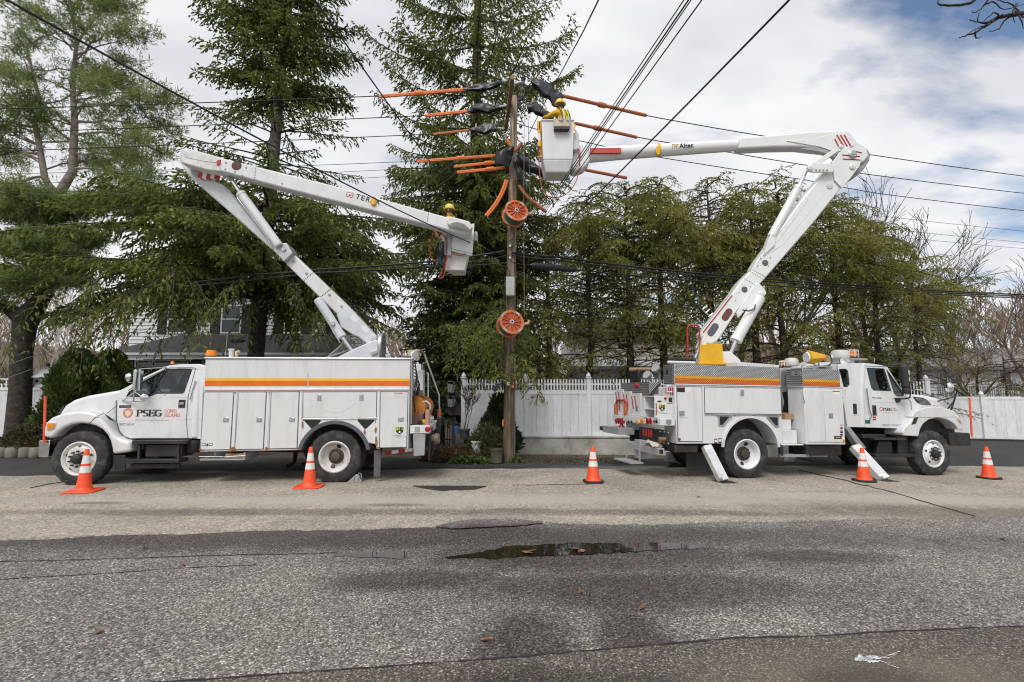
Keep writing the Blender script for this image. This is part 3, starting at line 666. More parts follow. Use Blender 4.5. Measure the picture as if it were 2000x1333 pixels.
def siding(parent,x0,x1,z0,z1,y,m,h=0.17):
 n_ = int((z1 - z0) / h)
 for i in range(n_):
  z = z0 + i * h
  mb = MB(); mb.add([(x0,y,z),(x1,y,z),(x1,y + 0.035,z + h),(x0,y + 0.035,z + h),(x0,y + 0.04,z),(x1,y + 0.04,z)],[(0,1,2,3),(4,5,1,0)])
  mb.build('siding_board',m,parent,world=True,smooth=0)
HY = 24.0
hx0,hx1 = X_at(255,HY,620),X_at(706,HY,620)
def z_at(py,Y,px=1000): return atY(px,py,Y).z
t = thing('white_house','two storey white sided house with grey porch roof behind the spruces','house',((hx0 + hx1) / 2,HY,0.2))
zt = z_at(556,HY); zr = z_at(655,HY)
MB().box(hx0 + 0.06,hx1 - 0.06,HY + 0.05,HY + 1.6,0,zt).build('wall',SIDING,t,world=True,smooth=0)
siding(t,hx0,hx1,0.3,zt,HY,SIDING)
MB().prism([(hx0 - 0.4,zt - 0.15),(hx1 + 0.4,zt - 0.15),(hx1 + 0.4,zt),(hx0 - 0.4,zt)],HY - 0.45,HY + 1.9).build('eave',TRIMW,t,world=True,smooth=0)
rf = MB(); rf.add([(hx0 - 0.5,HY - 0.5,zt + 0.003),(hx1 + 0.5,HY - 0.5,zt + 0.003),(hx1 + 0.5,HY + 0.8,zt + 0.35),(hx0 - 0.5,HY + 0.8,zt + 0.35),(hx1 + 0.5,HY + 2.1,zt + 0.003),(hx0 - 0.5,HY + 2.1,zt + 0.003)],[(0,1,2,3),(3,2,4,5),(0,3,5),(1,4,2)])
rf.build('roof',SHING,t,world=True,smooth=0)
for (a,b,sh) in ((557,590,0.45),(434,474,0.45),(330,366,0.42),(652,676,0.3)):
 window(t,X_at(a,HY,600),X_at(b,HY,600),z_at(652,HY),z_at(596,HY),HY - 0.005,sh,(1,2))
PY = 21.6; px0,px1 = X_at(198,PY,690),X_at(672,PY,690); ze = z_at(688,PY)
pr = MB(); e0 = px0 + 1.7
pr.add([(px0,PY,ze),(px1,PY,ze),(px1 - 1.2,HY - 0.06,zr),(e0,HY - 0.06,zr),(px0,HY + 1,ze),(px1,HY + 1,ze),(px0,PY,ze - 0.03),(px1,PY,ze - 0.03)],[(0,1,2,3),(0,3,4),(1,5,2),(6,7,1,0)])
pr.build('porch_roof',SHING,t,world=True,smooth=0)
MB().box(px0 + 0.02,px1,PY + 0.03,PY + 0.13,ze - 0.30,ze - 0.035).build('fascia',TRIMW,t,world=True,bevel=0.01)
MB().box(px0,px1,PY - 0.09,PY + 0.025,ze - 0.14,ze - 0.035).build('gutter',TRIMW,t,world=True,bevel=0.02)
MB().box(px0 + 0.5,px1,PY + 1.2,PY + 1.35,0,ze - 0.31).build('porch_wall',SIDING,t,world=True,smooth=0)
siding(t,px0 + 0.45,px1,0.3,ze - 0.31,PY + 1.15,SIDING)
window(t,X_at(263,PY + 1.1,710),X_at(368,PY + 1.1,710),0.9,z_at(703,PY + 1.1),PY + 1.14,0.5,(3,1),blind=True)
MB().box(X_at(455,HY - 1,670),X_at(476,HY - 1,670),HY - 1.2,HY - 0.7,z_at(672,HY - 1),z_at(664,HY - 1)).build('roof_vent',BLACKP,t,world=True)
HY2 = 25.0; a,b = X_at(1120,HY2,690),X_at(1350,HY2,690)
t = thing('cream_house','plain cream sided house behind the hemlock trunks','house',((a + b) / 2,HY2,0))
zt = z_at(650,HY2)
MB().box(a + 0.05,b - 0.05,HY2 + 0.05,HY2 + 7,0,zt).build('wall',SIDBG,t,world=True,smooth=0)
siding(t,a,b,0.3,zt,HY2,SIDBG,0.2)
rf = MB(); rf.add([(a - 0.3,HY2 - 0.4,zt),(b + 0.3,HY2 - 0.4,zt),(b + 0.3,HY2 + 3.5,zt + 1.3),(a - 0.3,HY2 + 3.5,zt + 1.3),(a - 0.3,HY2 - 0.4,zt - 0.15),(b + 0.3,HY2 - 0.4,zt - 0.15)],[(0,1,2,3),(4,5,1,0)])
rf.build('roof',SHING,t,world=True,smooth=0)
window(t,X_at(1203,HY2,670),X_at(1226,HY2,670),z_at(684,HY2),z_at(656,HY2),HY2 - 0.005,0,(1,2))
window(t,X_at(1290,HY2,670),X_at(1314,HY2,670),z_at(684,HY2),z_at(656,HY2),HY2 - 0.005,0,(1,2))
MB().box(a - 0.6,b - 2.2,HY2 - 2.6,HY2 - 2.5,0,z_at(716,HY2 - 2.6)).build('lean_to_wall',SIDING,t,world=True,smooth=0)
rf = MB(); zz = z_at(716,HY2 - 2.6); rf.add([(a - 0.8,HY2 - 2.8,zz),(b - 2,HY2 - 2.8,zz),(b - 2,HY2,zz + 0.5),(a - 0.8,HY2,zz + 0.5),(a - 0.8,HY2 - 2.8,zz - 0.12),(b - 2,HY2 - 2.8,zz - 0.12)],[(0,1,2,3),(4,5,1,0)])
rf.build('lean_to_roof',TRIMW,t,world=True,smooth=0)
HY3 = 33.0; a,b = X_at(1790,HY3,740),X_at(2150,HY3,740)
t = thing('low_house','low white house with grey roof beyond the board fence at right','house',((a + b) / 2,HY3,0))
zt = z_at(717,HY3)
MB().box(a + 0.05,b,HY3 + 0.05,HY3 + 8,0,zt).build('wall',SIDING,t,world=True,smooth=0)
siding(t,a,b,0.3,zt,HY3,SIDING,0.2)
rf = MB(); rf.add([(a - 0.4,HY3 - 0.6,zt),(b + 0.4,HY3 - 0.6,zt),(b + 0.4,HY3 + 4,zt + 1.6),(a + 0.4,HY3 + 4,zt + 1.6),(a - 0.4,HY3 - 0.6,zt - 0.2),(b + 0.4,HY3 - 0.6,zt - 0.2),(a - 0.4,HY3 + 8.4,zt)],[(0,1,2,3),(4,5,1,0),(0,3,6)])
rf.build('roof',shingle_mat('roof_shingles_light',(0.20,0.19,0.185)),t,world=True,smooth=0)
window(t,X_at(1832,HY3,740),X_at(1850,HY3,740),z_at(752,HY3),z_at(727,HY3),HY3 - 0.005,0,(1,2))
window(t,X_at(1853,HY3,740),X_at(1871,HY3,740),z_at(752,HY3),z_at(727,HY3),HY3 - 0.005,0,(1,2))
window(t,X_at(1950,HY3,740),X_at(1975,HY3,740),z_at(752,HY3),z_at(727,HY3),HY3 - 0.005,0,(1,2))
# dark iron gate between the left truck and the fence post
GY = 17.5; a,b = X_at(826,GY),X_at(884,GY)
t = thing('iron_gate','black iron gate of thin bars left of the picket fence','gate',(a,GY,0)); IRON = mat('iron_black',(0.015,0.015,0.016),0.5)
zt = z_at(768,GY)
for i in range(13):
 x = a + (b - a) * i / 12; MB().box(x - 0.012,x + 0.012,GY - 0.012,GY + 0.012,0.1,zt).build('bar',IRON,t,world=True,smooth=0)
for z in (0.25,zt - 0.15): MB().box(a,b,GY - 0.02,GY - 0.013,z,z + 0.04).build('rail',IRON,t,world=True,smooth=0)
# ------------------------------------------------------------------ vegetation
SPR = foliage_mat('spruce_needles',((0.070,0.094,0.026),(0.20,0.24,0.064),(0.35,0.385,0.115)),0.43)
SPD = foliage_mat('fir_needles',((0.020,0.036,0.014),(0.055,0.088,0.034),(0.11,0.155,0.055)),0.2)
HEM = foliage_mat('hemlock_needles',((0.13,0.145,0.04),(0.30,0.305,0.08),(0.47,0.45,0.14)),0.52)
PINE = foliage_mat('pine_needles',((0.085,0.120,0.040),(0.215,0.275,0.092),(0.38,0.43,0.165)),0.5)
ARB = foliage_mat('arborvitae_scales',((0.045,0.075,0.02),(0.12,0.175,0.045),(0.22,0.29,0.08)),0.35)
DRYM = foliage_mat('dry_stems',((0.055,0.032,0.018),(0.13,0.08,0.045),(0.22,0.15,0.08)),0.1)
IVY = foliage_mat('ground_leaves',((0.03,0.055,0.012),(0.075,0.13,0.03),(0.16,0.22,0.06)),0.25)
OLIVE = foliage_mat('evergreen_shrub',((0.035,0.037,0.016),(0.085,0.085,0.038),(0.15,0.145,0.065)),0.2)
BARKD = mat('bark_dark',(0.050,0.040,0.032),0.95,var=0.45,vscale=7,bump=0.8,bscale=14)
BARKG = mat('bark_grey',(0.17,0.15,0.13),0.95,var=0.35,vscale=6,bump=0.6,bscale=16)
BARKP = mat('bark_pine_upper',(0.30,0.25,0.21),0.9,var=0.3,vscale=5,bump=0.5,bscale=14)
BIRCH = mat('bark_pale',(0.50,0.46,0.40),0.85,var=0.25,vscale=6)
TWIG = mat('bare_twigs',(0.15,0.115,0.09),0.95,var=0.25,vscale=2)
TWIGD = mat('bare_twigs_dark',(0.055,0.042,0.035),0.95,var=0.3,vscale=2)
def unit(a): return a / np.maximum(np.linalg.norm(a,axis=-1,keepdims=True),1e-9)
def shoot_mesh(name,P,D,L,W,tint,m,parent,rng,planes=2,mid=0.42):
 n = len(P); D = unit(D)
 r = rng.normal(size=(n,3)); s1 = unit(np.cross(D,r)); s2 = np.cross(D,s1)
 T = P + D * L[:,None]; M_ = P + D * (L * mid)[:,None]; hw = (W * 0.5)[:,None]
 if planes == 2:
  V = np.stack([P,T,M_ + s1 * hw,M_ - s1 * hw,M_ + s2 * hw,M_ - s2 * hw],1).reshape(-1,3)
  k = (np.arange(n) * 6)[:,None]
  F = np.concatenate([k + np.array([[0,2,1,3]]),k + np.array([[0,4,1,5]])],0); tt = np.repeat(tint,6)
 else:
  V = np.stack([P,T,M_ + s1 * hw,M_ - s1 * hw],1).reshape(-1,3)
  k = (np.arange(n) * 4)[:,None]; F = k + np.array([[0,2,1,3]]); tt = np.repeat(tint,4)
 return np_mesh(name,V,F,m,tt,parent)
class Tree:
 def __init__(s,seed): s.rng = np.random.default_rng(seed); s.P = []; s.D = []; s.L = []; s.W = []; s.T = []; s.wood = MB(); s.trunk = MB()
 def put(s,P,D,L,W,T): s.P.append(P); s.D.append(D); s.L.append(L); s.W.append(W); s.T.append(T)
 def branch(s,o,az,L,rise,droop,tip,tw=0.55,st=0.16,sp=0.10,sl=0.15,sw=0.045,hang=0.5,ang=0.95,bare=0.15,keep=1.0,flat=0.0,wr=0.03,twig_taper=0.75,wood=True):
  g = s.rng; rd = np.array([math.cos(az),math.sin(az),0.0]); Z = np.array([0,0,1.0])
  f = lambda t: o + rd * L * t[...,None] + Z * (L * (rise * t - droop * t ** 2 + tip * t ** 3))[...,None]
  df = lambda t: unit(rd + Z * (rise - 2 * droop * t + 3 * tip * t ** 2)[...,None])
  if wood:
   tt = np.linspace(0,0.97,7); pts = f(tt)
   s.wood.tube([tuple(p) for p in pts],[wr * (1 - 0.85 * q_) + 0.004 for q_ in tt],4,caps=False)
  S_ = max(3,int(L * (1 - bare) / st)); t = bare + (1 - bare) * (np.arange(S_) + g.uniform(0,1,S_)) / S_; t = np.minimum(t,1)
  t = np.repeat(t,2); side = np.tile([1.0,-1.0],S_)
  base = f(t); tan = df(t); lat = np.cross(tan,Z); lat = unit(lat)
  tl = (tw * (1 - twig_taper * t) * g.uniform(0.55,1.2,len(t)) + 0.10) * min(1.0,0.45 + L * 0.22)
  a_ = ang * g.uniform(0.75,1.2,len(t))
  td = unit(tan * np.cos(a_)[:,None] + lat * (side * np.sin(a_))[:,None] + g.normal(size=(len(t),3)) * 0.16 + Z * (-hang * 0.45))
  K = max(2,int((tw + 0.1) * 1.2 / sp)); u = (np.arange(K)[None,:] + g.uniform(0,1,(len(t),K))) * sp
  mk = (u < tl[:,None]) & (g.uniform(size=u.shape) < keep)
  pp = base[:,None,:] + td[:,None,:] * u[...,None] + Z * (-hang * u ** 2 * 0.9)[...,None]
  dd = td[:,None,:] * 0.9 + g.normal(size=pp.shape) * 0.42 + Z * (-hang * (0.25 + u * 0.9))[...,None]
  if flat: dd[...,2] *= (1 - flat)
  pp = pp[mk]; dd = dd[mk]; n = len(pp)
  if n == 0: return
  bt = g.uniform(-0.15,0.15)
  s.put(pp,dd,sl * g.uniform(0.6,1.3,n),sw * g.uniform(0.7,1.25,n),np.clip(0.5 + bt + g.normal(size=n) * 0.2,0,1))
 def finish(s,t,barkm,leafm,loc,planes=2,crown='crown'):
  tr = s.trunk.build('trunk',barkm,t,smooth=60)
  if s.wood.v: s.wood.build('limbs',barkm,t,smooth=60)
  if s.P:
   P = np.concatenate(s.P); D = np.concatenate(s.D); L = np.concatenate(s.L); W = np.concatenate(s.W); T = np.concatenate(s.T)
   shoot_mesh(crown,P,D,L,W,T,leafm,t,s.rng,planes)
  return t
def interp(prof,z): return float(np.interp(z,[p[0] for p in prof],[p[1] for p in prof]))
def px_tree(px,Y,z=0.0):
 x = X_at(px,Y,760); return (x,Y,gz(x,Y) + z)
# ---- big spruce behind the left truck: wide drooping skirt below, narrow column above
loc = px_tree(490,17.0); t = thing('spruce_tree','tallest dense spruce with wide drooping skirt behind the left truck','tree',loc)
T_ = Tree(11); lean = lambda z: np.array([z * 0.035,0,0])
T_.trunk.tube([tuple(lean(z) + np.array([0,0,z])) for z in (-0.3,0.5,3,6,8)],[0.36,0.29,0.26,0.23,0.21],14)
MB().tube([tuple(lean(z) + np.array([0,0,z])) for z in (7.99,9,12,16,20,24)],[0.21,0.2,0.17,0.13,0.08,0.02],14).build('upper_trunk',BARKG,t,smooth=60)
prof = [(4.4,4.9),(6,5.5),(7.4,5.4),(8.2,4.4),(8.8,3.0),(9.6,2.5),(11,2.6),(14,2.75),(17,2.3),(21,1.2),(24,0.2)]
g = T_.rng; z = 5.0
while z < 22.5:
 low = z < 8.3; nb = 12 if low else 9
 for i in range(nb):
  az = i * 2 * math.pi / nb + g.uniform(0,1.5); L = interp(prof,z) * g.uniform(0.72,1.08) * (1.17 if low and math.cos(az) < -0.5 else 1)
  if math.sin(az) > 0.55: 
   if g.uniform() < 0.5: continue
  zz = z + g.uniform(-0.15,0.15); o = lean(zz) + np.array([0,0,zz])
  if low: T_.branch(o,az,L,g.uniform(0.12,0.32),g.uniform(0.32,0.62),g.uniform(0.05,0.22),tw=1.0,st=0.105,sp=0.066,sl=0.17,sw=0.056,hang=0.75,bare=0.2,wr=0.05)
  elif z < 11.8:
   if g.uniform() < 0.6: T_.branch(o,az,L * g.uniform(0.8,1.3),0.05,0.3,0.2,tw=0.6,st=0.12,sp=0.07,sl=0.16,sw=0.05,hang=0.9,bare=0.4,keep=0.85)
  else: T_.branch(o,az,L,g.uniform(0.2,0.45),g.uniform(0.25,0.5),0.15,tw=0.75,st=0.105,sp=0.068,sl=0.16,sw=0.054,hang=0.6,bare=0.12)
 z += 0.38 if low else 0.40
# hanging curtains at the skirt's rim
for k in range(38):
 az = g.uniform(math.pi,2 * math.pi); r_ = g.uniform(1.8,5.2); zz = g.uniform(4.2,5.1)
 o = np.array([math.cos(az) * r_,math.sin(az) * r_,zz])
 T_.branch(o,az + g.uniform(-1,1),g.uniform(1.0,1.8),-0.5,0.9,0,tw=0.35,st=0.10,sp=0.09,sl=0.16,sw=0.05,hang=1.2,bare=0.0,wr=0.012)
T_.finish(t,BARKD,SPR,loc)
t['label'] = 'tallest dense spruce with wide drooping skirt behind the left truck'
# ---- tall layered spruce behind the pole
loc = px_tree(925,19.0); t = thing('spruce_tree','tall open layered spruce with upturned branches behind the utility pole','tree',loc)
T_ = Tree(23); g = T_.rng
T_.trunk.tube([(0,0,-0.3),(0,0,1),(0.05,0,6),(0,0,12),(0.05,0,18),(0,0,25)],[0.36,0.3,0.26,0.21,0.13,0.03],12)
prof = [(2.2,2.1),(4,2.5),(6,2.6),(8,3.3),(10,3.7),(11,3.3),(12.5,4.7),(14.5,4.5),(16,3.3),(18,2.7),(22,1.2),(25,0.2)]
z = 2.3
while z < 23.5:
 up = z > 10.8; nb = 8 if up else 11
 for i in range(nb):
  az = i * 2 * math.pi / nb + g.uniform(0,1.2); L = interp(prof,z) * g.uniform(0.7,1.1)
  if math.sin(az) > 0.6 and g.uniform() < 0.5: continue
  o = np.array([0,0,z + g.uniform(-0.15,0.15)])
  if up: T_.branch(o,az,L,g.uniform(-0.25,0.05),g.uniform(-0.1,0.25),g.uniform(0.25,0.5),tw=0.70,st=0.075,sp=0.062,sl=0.155,sw=0.05,hang=1.1,bare=0.15,wr=0.045)
  else: T_.branch(o,az,L,g.uniform(0.0,0.2),g.uniform(0.3,0.6),0.2,tw=0.85,st=0.105,sp=0.068,sl=0.17,sw=0.055,hang=0.8,bare=0.15,wr=0.045)
 z += 1.12 if up else 0.40
for (az,L,zz) in ((-1.30,6.4,4.6),(-1.38,6.2,4.2),(-1.25,6.2,4.0),(-1.46,5.8,4.0),(-1.6,5.4,4.3),(-1.2,5.6,4.8)):
 T_.branch(np.array([0,0,zz]),az,L,0.1,0.36,-0.08,tw=0.9,st=0.10,sp=0.06,sl=0.14,sw=0.042,hang=0.7,bare=0.4,wr=0.03)
T_.finish(t,BARKD,SPR,loc)
# ---- dark fir left of the pole
loc = px_tree(862,18.2); t = thing('fir_tree','low dark fir between the left truck and the utility pole','tree',loc)
T_ = Tree(31); g = T_.rng
T_.trunk.tube([(0,0,-0.2),(0,0,2),(0,0,5.9)],[0.14,0.1,0.02],8)
z = 1.0
while z < 5.8:
 for i in range(11):
  L = (6.1 - z) * 0.42 * g.uniform(0.8,1.1) + 0.2
  T_.branch(np.array([0,0,z]),i * 0.698 + g.uniform(0,0.6),L,0.15,0.3,0.1,tw=0.6,st=0.12,sp=0.085,sl=0.15,sw=0.05,hang=0.35,bare=0.1)
 z += 0.3
T_.finish(t,BARKD,SPD,loc)
# ---- hemlock row
def hemlock(seed,H,z0,r0,dens=1.0):
 T_ = Tree(seed); g = T_.rng
 wob = [(g.normal() * 0.06,g.normal() * 0.06) for _ in range(8)]; zs = np.linspace(-0.3,H - 0.5,8)
 T_.trunk.tube([(wob[i][0],wob[i][1],zs[i]) for i in range(8)],[0.17 * (1 - i / 7.6) + 0.015 for i in range(8)],9)
 z = 1.6
 while z < H - 0.2:
  q_ = z / H
  if z < z0:                                       # bare, twiggy lower limbs
   for i in range(3):
    L = r0 * g.uniform(0.6,1.0)
    T_.branch(np.array([0,0,z + g.uniform(-0.2,0.2)]),g.uniform(0,6.28),L,g.uniform(-0.1,0.25),g.uniform(0.2,0.5),0.1,tw=0.7,st=0.15,sp=0.085,sl=0.13,sw=0.044,hang=0.6,bare=0.25,keep=g.uniform(0.15,0.6),wr=0.022)
  else:
   rr = r0 * (1.0 if q_ < 0.74 else max(0.12,1 - ((q_ - 0.74) / 0.26) ** 1.2 * 0.9))
   for i in range(6 if q_ > 0.62 else 4):
    az = g.uniform(0,6.28); lob = 0.55 + 0.9 * (0.5 + 0.5 * math.sin(az * 2 + z * 1.3 + seed)) * g.uniform(0.6,1.25)
    T_.branch(np.array([0,0,z + g.uniform(-0.3,0.3)]),az,rr * lob,g.uniform(0.05,0.75),g.uniform(0.35,0.85),g.uniform(-0.1,0.15),tw=0.85,st=0.11,sp=0.055,sl=0.13,sw=0.036,hang=g.uniform(0.4,0.9),bare=0.22,twig_taper=0.7,
                          keep=(g.uniform(0.45,1.0) if q_ > 0.64 else g.uniform(0.10,0.68)) * dens,wr=0.022,flat=0.0)
  z += 0.40 if z < z0 else 0.33
 return T_
hem_lab = {1155: 'hemlock nearest the utility pole, its trunk right of the fence post',1231: 'hemlock whose trunk rises left of the cream house window',1298: 'hemlock just left of the red hoop on the right truck',
           1398: 'hemlock half hidden behind the right truck boom base',1482: 'hemlock behind the right lift cylinder of the right truck',1538: 'hemlock above the gap in the right truck body',
           1643: 'hemlock above the rear of the right truck cab',1722: 'hemlock above the right truck cab roof with a clear straight trunk',1072: 'hemlock just right of the utility pole, between it and the fence post',1800: 'last hemlock of the row, its crown reaching over the driveway'}
hv = [hemlock(41,9.9,3.5,2.5),hemlock(42,9.6,3.3,2.6,0.95),hemlock(43,9.2,3.2,3.0,0.95),hemlock(44,9.7,3.0,2.5,0.9),hemlock(45,9.3,3.3,2.7,0.95)]
src = []
for k,(px,Y,v_,sc,rz) in enumerate([(1155,18.2,0,0.97,0.3),(1231,18.0,1,1.02,1.0),(1298,18.6,2,1.10,2.0),(1398,18.4,3,1.03,3.9),(1482,18.8,4,1.08,2.7),(1538,18.2,0,0.98,5.0),(1643,19.0,3,1.0,1.9),(1722,18.6,1,0.88,4.4),(1800,20.0,2,0.80,0.2),(1072,20.6,4,1.0,4.0)]):
 loc = px_tree(px,Y,-0.1)
 if k < 5:
  t = thing('hemlock_tree',hem_lab[px],'tree',loc,'hemlocks in a row behind the right truck'); hv[v_].finish(t,BARKD,HEM,loc); src.append(t)
 else:
  t = copy_tree(src[v_]); t['label'] = hem_lab[px]; t.location = loc
 t.rotation_euler = (0,0,rz); t.scale = (sc,sc,sc)
loc = px_tree(1048,17.2); t = thing('young_hemlock','low drooping hemlock leaning over the fence right of the utility pole','tree',loc); T_ = Tree(47); g = T_.rng
T_.trunk.tube([(0,0,-0.1),(0.1,0,2),(0.05,0,4.6)],[0.09,0.07,0.015],8)
for k in range(34): T_.branch(np.array([0.05,0,1.9 + 0.075 * k]),g.uniform(0,6.28),g.uniform(0.9,1.9),g.uniform(0.1,0.5),g.uniform(0.4,0.8),0,tw=0.7,st=0.10,sp=0.055,sl=0.14,sw=0.040,hang=0.9,bare=0.15,keep=g.uniform(0.5,1.0),wr=0.02)
T_.finish(t,BARKD,HEM,loc)
# ---- white pine at the left edge: dark trunk, fork, pale upper stems, tufts of long needles
loc = px_tree(34,16.0,0.25); t = thing('pine_tree','white pine with thick dark trunk at the left edge','tree',loc)
rng = np.random.default_rng(5); O = Vector(loc)
def pp(px,py,Y=16.0): return atY(px,py,Y) - O
tb = MB(); tb.tube([pp(32,880),pp(34,850),pp(40,760),(pp(42,690)),pp(48,640),pp(52,610)],[0.42,0.32,0.28,0.275,0.30,0.34],14)
tb.tube([pp(50,625),pp(78,588),pp(95,560,16.2),pp(110,470,16.4),pp(108,395,16.5)],[0.36,0.24,0.21,0.2,0.2],12)
tb.tube([pp(48,622),pp(15,605),pp(-40,590,15.5),pp(-120,540,15.2)],[0.3,0.16,0.13,0.09],10)
tb.build('trunk',BARKD,t,smooth=60)
ub = MB(); ub.tube([pp(108,400,16.5),pp(118,375,16.5),pp(142,335,16.5),pp(146,240,16.5),pp(142,170,16.6),pp(150,80,16.7),pp(135,0,16.8),pp(130,-110,16.9)],[0.16,0.15,0.13,0.105,0.08,0.06,0.045,0.025],10)
ub.tube([pp(112,388,16.5),pp(88,350,16.4),pp(74,270,16.3),pp(68,240,16.3),pp(82,215,16.3),pp(60,130,16.3),pp(40,40,16.2),pp(30,-70,16.2)],[0.12,0.10,0.085,0.075,0.065,0.05,0.04,0.025],10)
# limbs with tufts
TP,TD = [],[]
def limb(a,b,sag,r0,nt,spread,mb=ub):
 a = Vector(a); b = Vector(b); n_ = 7; P = []
 for i in range(n_ + 1):
  s_ = i / n_; p = a.lerp(b,s_); p.z += sag * math.sin(math.pi * s_) + rng.normal() * 0.04; p.y += rng.normal() * 0.06; P.append(p)
 mb.tube(P,[r0 * (1 - 0.8 * i / n_) for i in range(n_ + 1)],5)
 d0 = (b - a).normalized(); Ln = (b - a).length
 for _ in range(nt):
  s_ = rng.uniform(0.22,1.0) ** 0.75; p = a.lerp(b,s_); p.z += sag * math.sin(math.pi * s_)
  ww = spread * (1.15 - 0.55 * s_)
  off = Vector((rng.normal() * ww,rng.normal() * ww * 1.1,rng.normal() * ww * 0.5 + 0.05))
  q_ = p + off
  if rng.uniform() < 0.25: mb.tube([p,p.lerp(q_,0.6) + Vector((0,0,-0.03)),q_],[0.012,0.009,0.005],3,caps=False)
  TP.append(tuple(q_)); TD.append(tuple(d0 * 0.6 + off.normalized() * 0.5 + Vector((0,0,0.45))))
def tufty(a,b,r0,ncl,per=6,spr=0.20,mb=ub):
 """a limb with side twigs, each twig ending in a cluster of needle tufts"""
 a = Vector(a); b = Vector(b); Ln = (b - a).length; P = []
 for i in range(7):
  s_ = i / 6; p = a.lerp(b,s_); p.z += 0.10 * Ln * math.sin(math.pi * s_) * 0.8 + rng.normal() * 0.03; p.y += rng.normal() * 0.05; P.append(p)
 mb.tube(P,[r0 * (1 - 0.82 * i / 6) for i in range(7)],5); d0 = (b - a).normalized()
 for _ in range(ncl):
  s_ = 0.25 + 0.75 * rng.uniform() ** 0.7; k_ = min(5,int(s_ * 6)); p = P[k_].lerp(P[k_ + 1],s_ * 6 - k_)
  off = (d0 * rng.uniform(0.1,0.7) + Vector((rng.normal(),rng.normal(),rng.normal() * 0.5 + 0.25)) * 0.55).normalized() * rng.uniform(0.2,0.75) * (1.15 - 0.5 * s_)
  q_ = p + off; mb.tube([p,p.lerp(q_,0.5) - Vector((0,0,0.03)),q_],[0.014,0.010,0.006],3,caps=False)
  for _k in range(per):
   e = q_ + Vector((rng.normal(),rng.normal(),rng.normal() * 0.7)) * spr; TP.append(tuple(e)); TD.append(tuple((off.normalized() * 0.7 + (e - q_).normalized() * 0.5 + Vector((0,0,0.5)))))
stems = [[(142,335),(146,240),(142,170),(150,80),(135,0),(130,-110)],[(88,350),(74,270),(68,240),(82,215),(60,130),(40,40),(30,-70)]]
for si,st_ in enumerate(stems):
 for _ in range(28 if si == 0 else 24):
  y = rng.uniform(-110,335); x = None
  for (xa,ya),(xb,yb) in zip(st_[:-1],st_[1:]):
   if yb <= y <= ya: x = xa + (xb - xa) * (ya - y) / (ya - yb)
  if x is None: continue
  ln = (1.3 + 1.5 * min(1,max(0,(y + 120) / 330))) * rng.uniform(0.6,1.15); az = rng.uniform(0,2 * math.pi); sx_ = math.cos(az) * ln
  if si == 0 and sx_ < -1.6: sx_ *= 0.6
  A_ = pp(x,y,16.5); tufty(A_,A_ + Vector((sx_,math.sin(az) * ln * 0.8,ln * rng.uniform(-0.05,0.40))),0.03,int(4 + 3.2 * ln),6,0.16)
for (sx,sy,ex,ey,dy) in [(145,215,345,208,-0.3),(146,240,338,262,0.2),(145,265,320,300,-0.6),(143,300,290,345,-0.5),(144,190,255,120,0.3),(148,110,240,60,0.1),(150,90,215,10,0.4),(142,330,300,395,-0.8),(110,385,330,430,-1.0),(105,390,250,400,0.8),(70,250,-40,235,-0.3),(74,300,-40,320,0.3),(85,345,-20,385,-0.5),(140,320,200,330,1.0)]:
 A_,B_ = pp(sx,sy,16.5),pp(ex,ey,16.5 + dy * 2); tufty(A_,B_,0.05,int(9 + 6 * (B_ - A_).length),6,0.18)
for (sx,sy,ex,ey,dy,nt) in [(110,470,-30,400,-0.8,190),(108,440,190,400,-1.0,130),(95,560,140,500,-1.3,130),(100,520,0,480,-1.6,190),(60,590,-60,530,-1.2,170),(105,500,180,470,-0.6,130),
                             (80,585,20,545,-2.0,150),(100,540,60,470,-2.0,180),(110,430,40,380,-1.4,180),(100,560,150,555,-1.2,90),(20,600,-60,600,-1,90),(105,460,90,400,-1.2,150)]:
 limb(pp(sx,sy,16.3),pp(ex,ey,16.3 + dy),0.15,0.05,int(nt * 2.7),0.40)
ub.build('limbs',BARKP,t,smooth=60)
TP = np.array(TP); TD = unit(np.array(TD)); K = 13; n_ = len(TP)
dd = np.repeat(TD,K,0) * 0.55 + unit(rng.normal(size=(n_ * K,3))); tp = np.repeat(TP,K,0) + rng.normal(size=(n_ * K,3)) * 0.05
tint = np.clip(np.repeat(rng.uniform(0.25,0.75,n_),K) + rng.normal(size=n_ * K) * 0.12,0,1)
shoot_mesh('crown',tp,dd,rng.uniform(0.13,0.23,n_ * K),rng.uniform(0.018,0.030,n_ * K),tint,PINE,t,rng,planes=1)
# ---- arborvitae and dwarf conifer
def cone_bush(name,label,px,Y,H,r,seed,z0=0.0,m=ARB,n=9000,cat='shrub',power=0.75):
 loc = px_tree(px,Y,z0); t = thing(name,label,cat,loc); g = np.random.default_rng(seed)
 MB().tube([(0,0,-0.1),(0,0,H * 0.8)],[0.06,0.02],6).build('stem',BARKD,t)
 h = g.uniform(0,1,n) ** 0.9; az = g.uniform(0,2 * math.pi,n)
 lob = 1 + 0.16 * np.sin(az * 5 + h * 9) + 0.12 * np.sin(az * 3 - h * 14) + g.normal(size=n) * 0.06
 rr = r * np.clip((1 - h) ** power * 1.05 + 0.04,0,1) * np.minimum(1,0.6 + h * 3) * lob * (0.55 + 0.45 * g.uniform(0,1,n) ** 0.4)
 P = np.stack([np.cos(az) * rr,np.sin(az) * rr,h * H * 0.97],1)
 D = np.stack([np.cos(az) * 0.55,np.sin(az) * 0.55,np.full(n,0.9)],1) + g.normal(size=(n,3)) * 0.35
 shoot_mesh('crown',P,D,g.uniform(0.10,0.2,n),g.uniform(0.035,0.065,n),np.clip(0.5 + 0.25 * np.sin(az * 4 + h * 17) + g.normal(size=n) * 0.18,0,1),m,t,g,2)
 return t
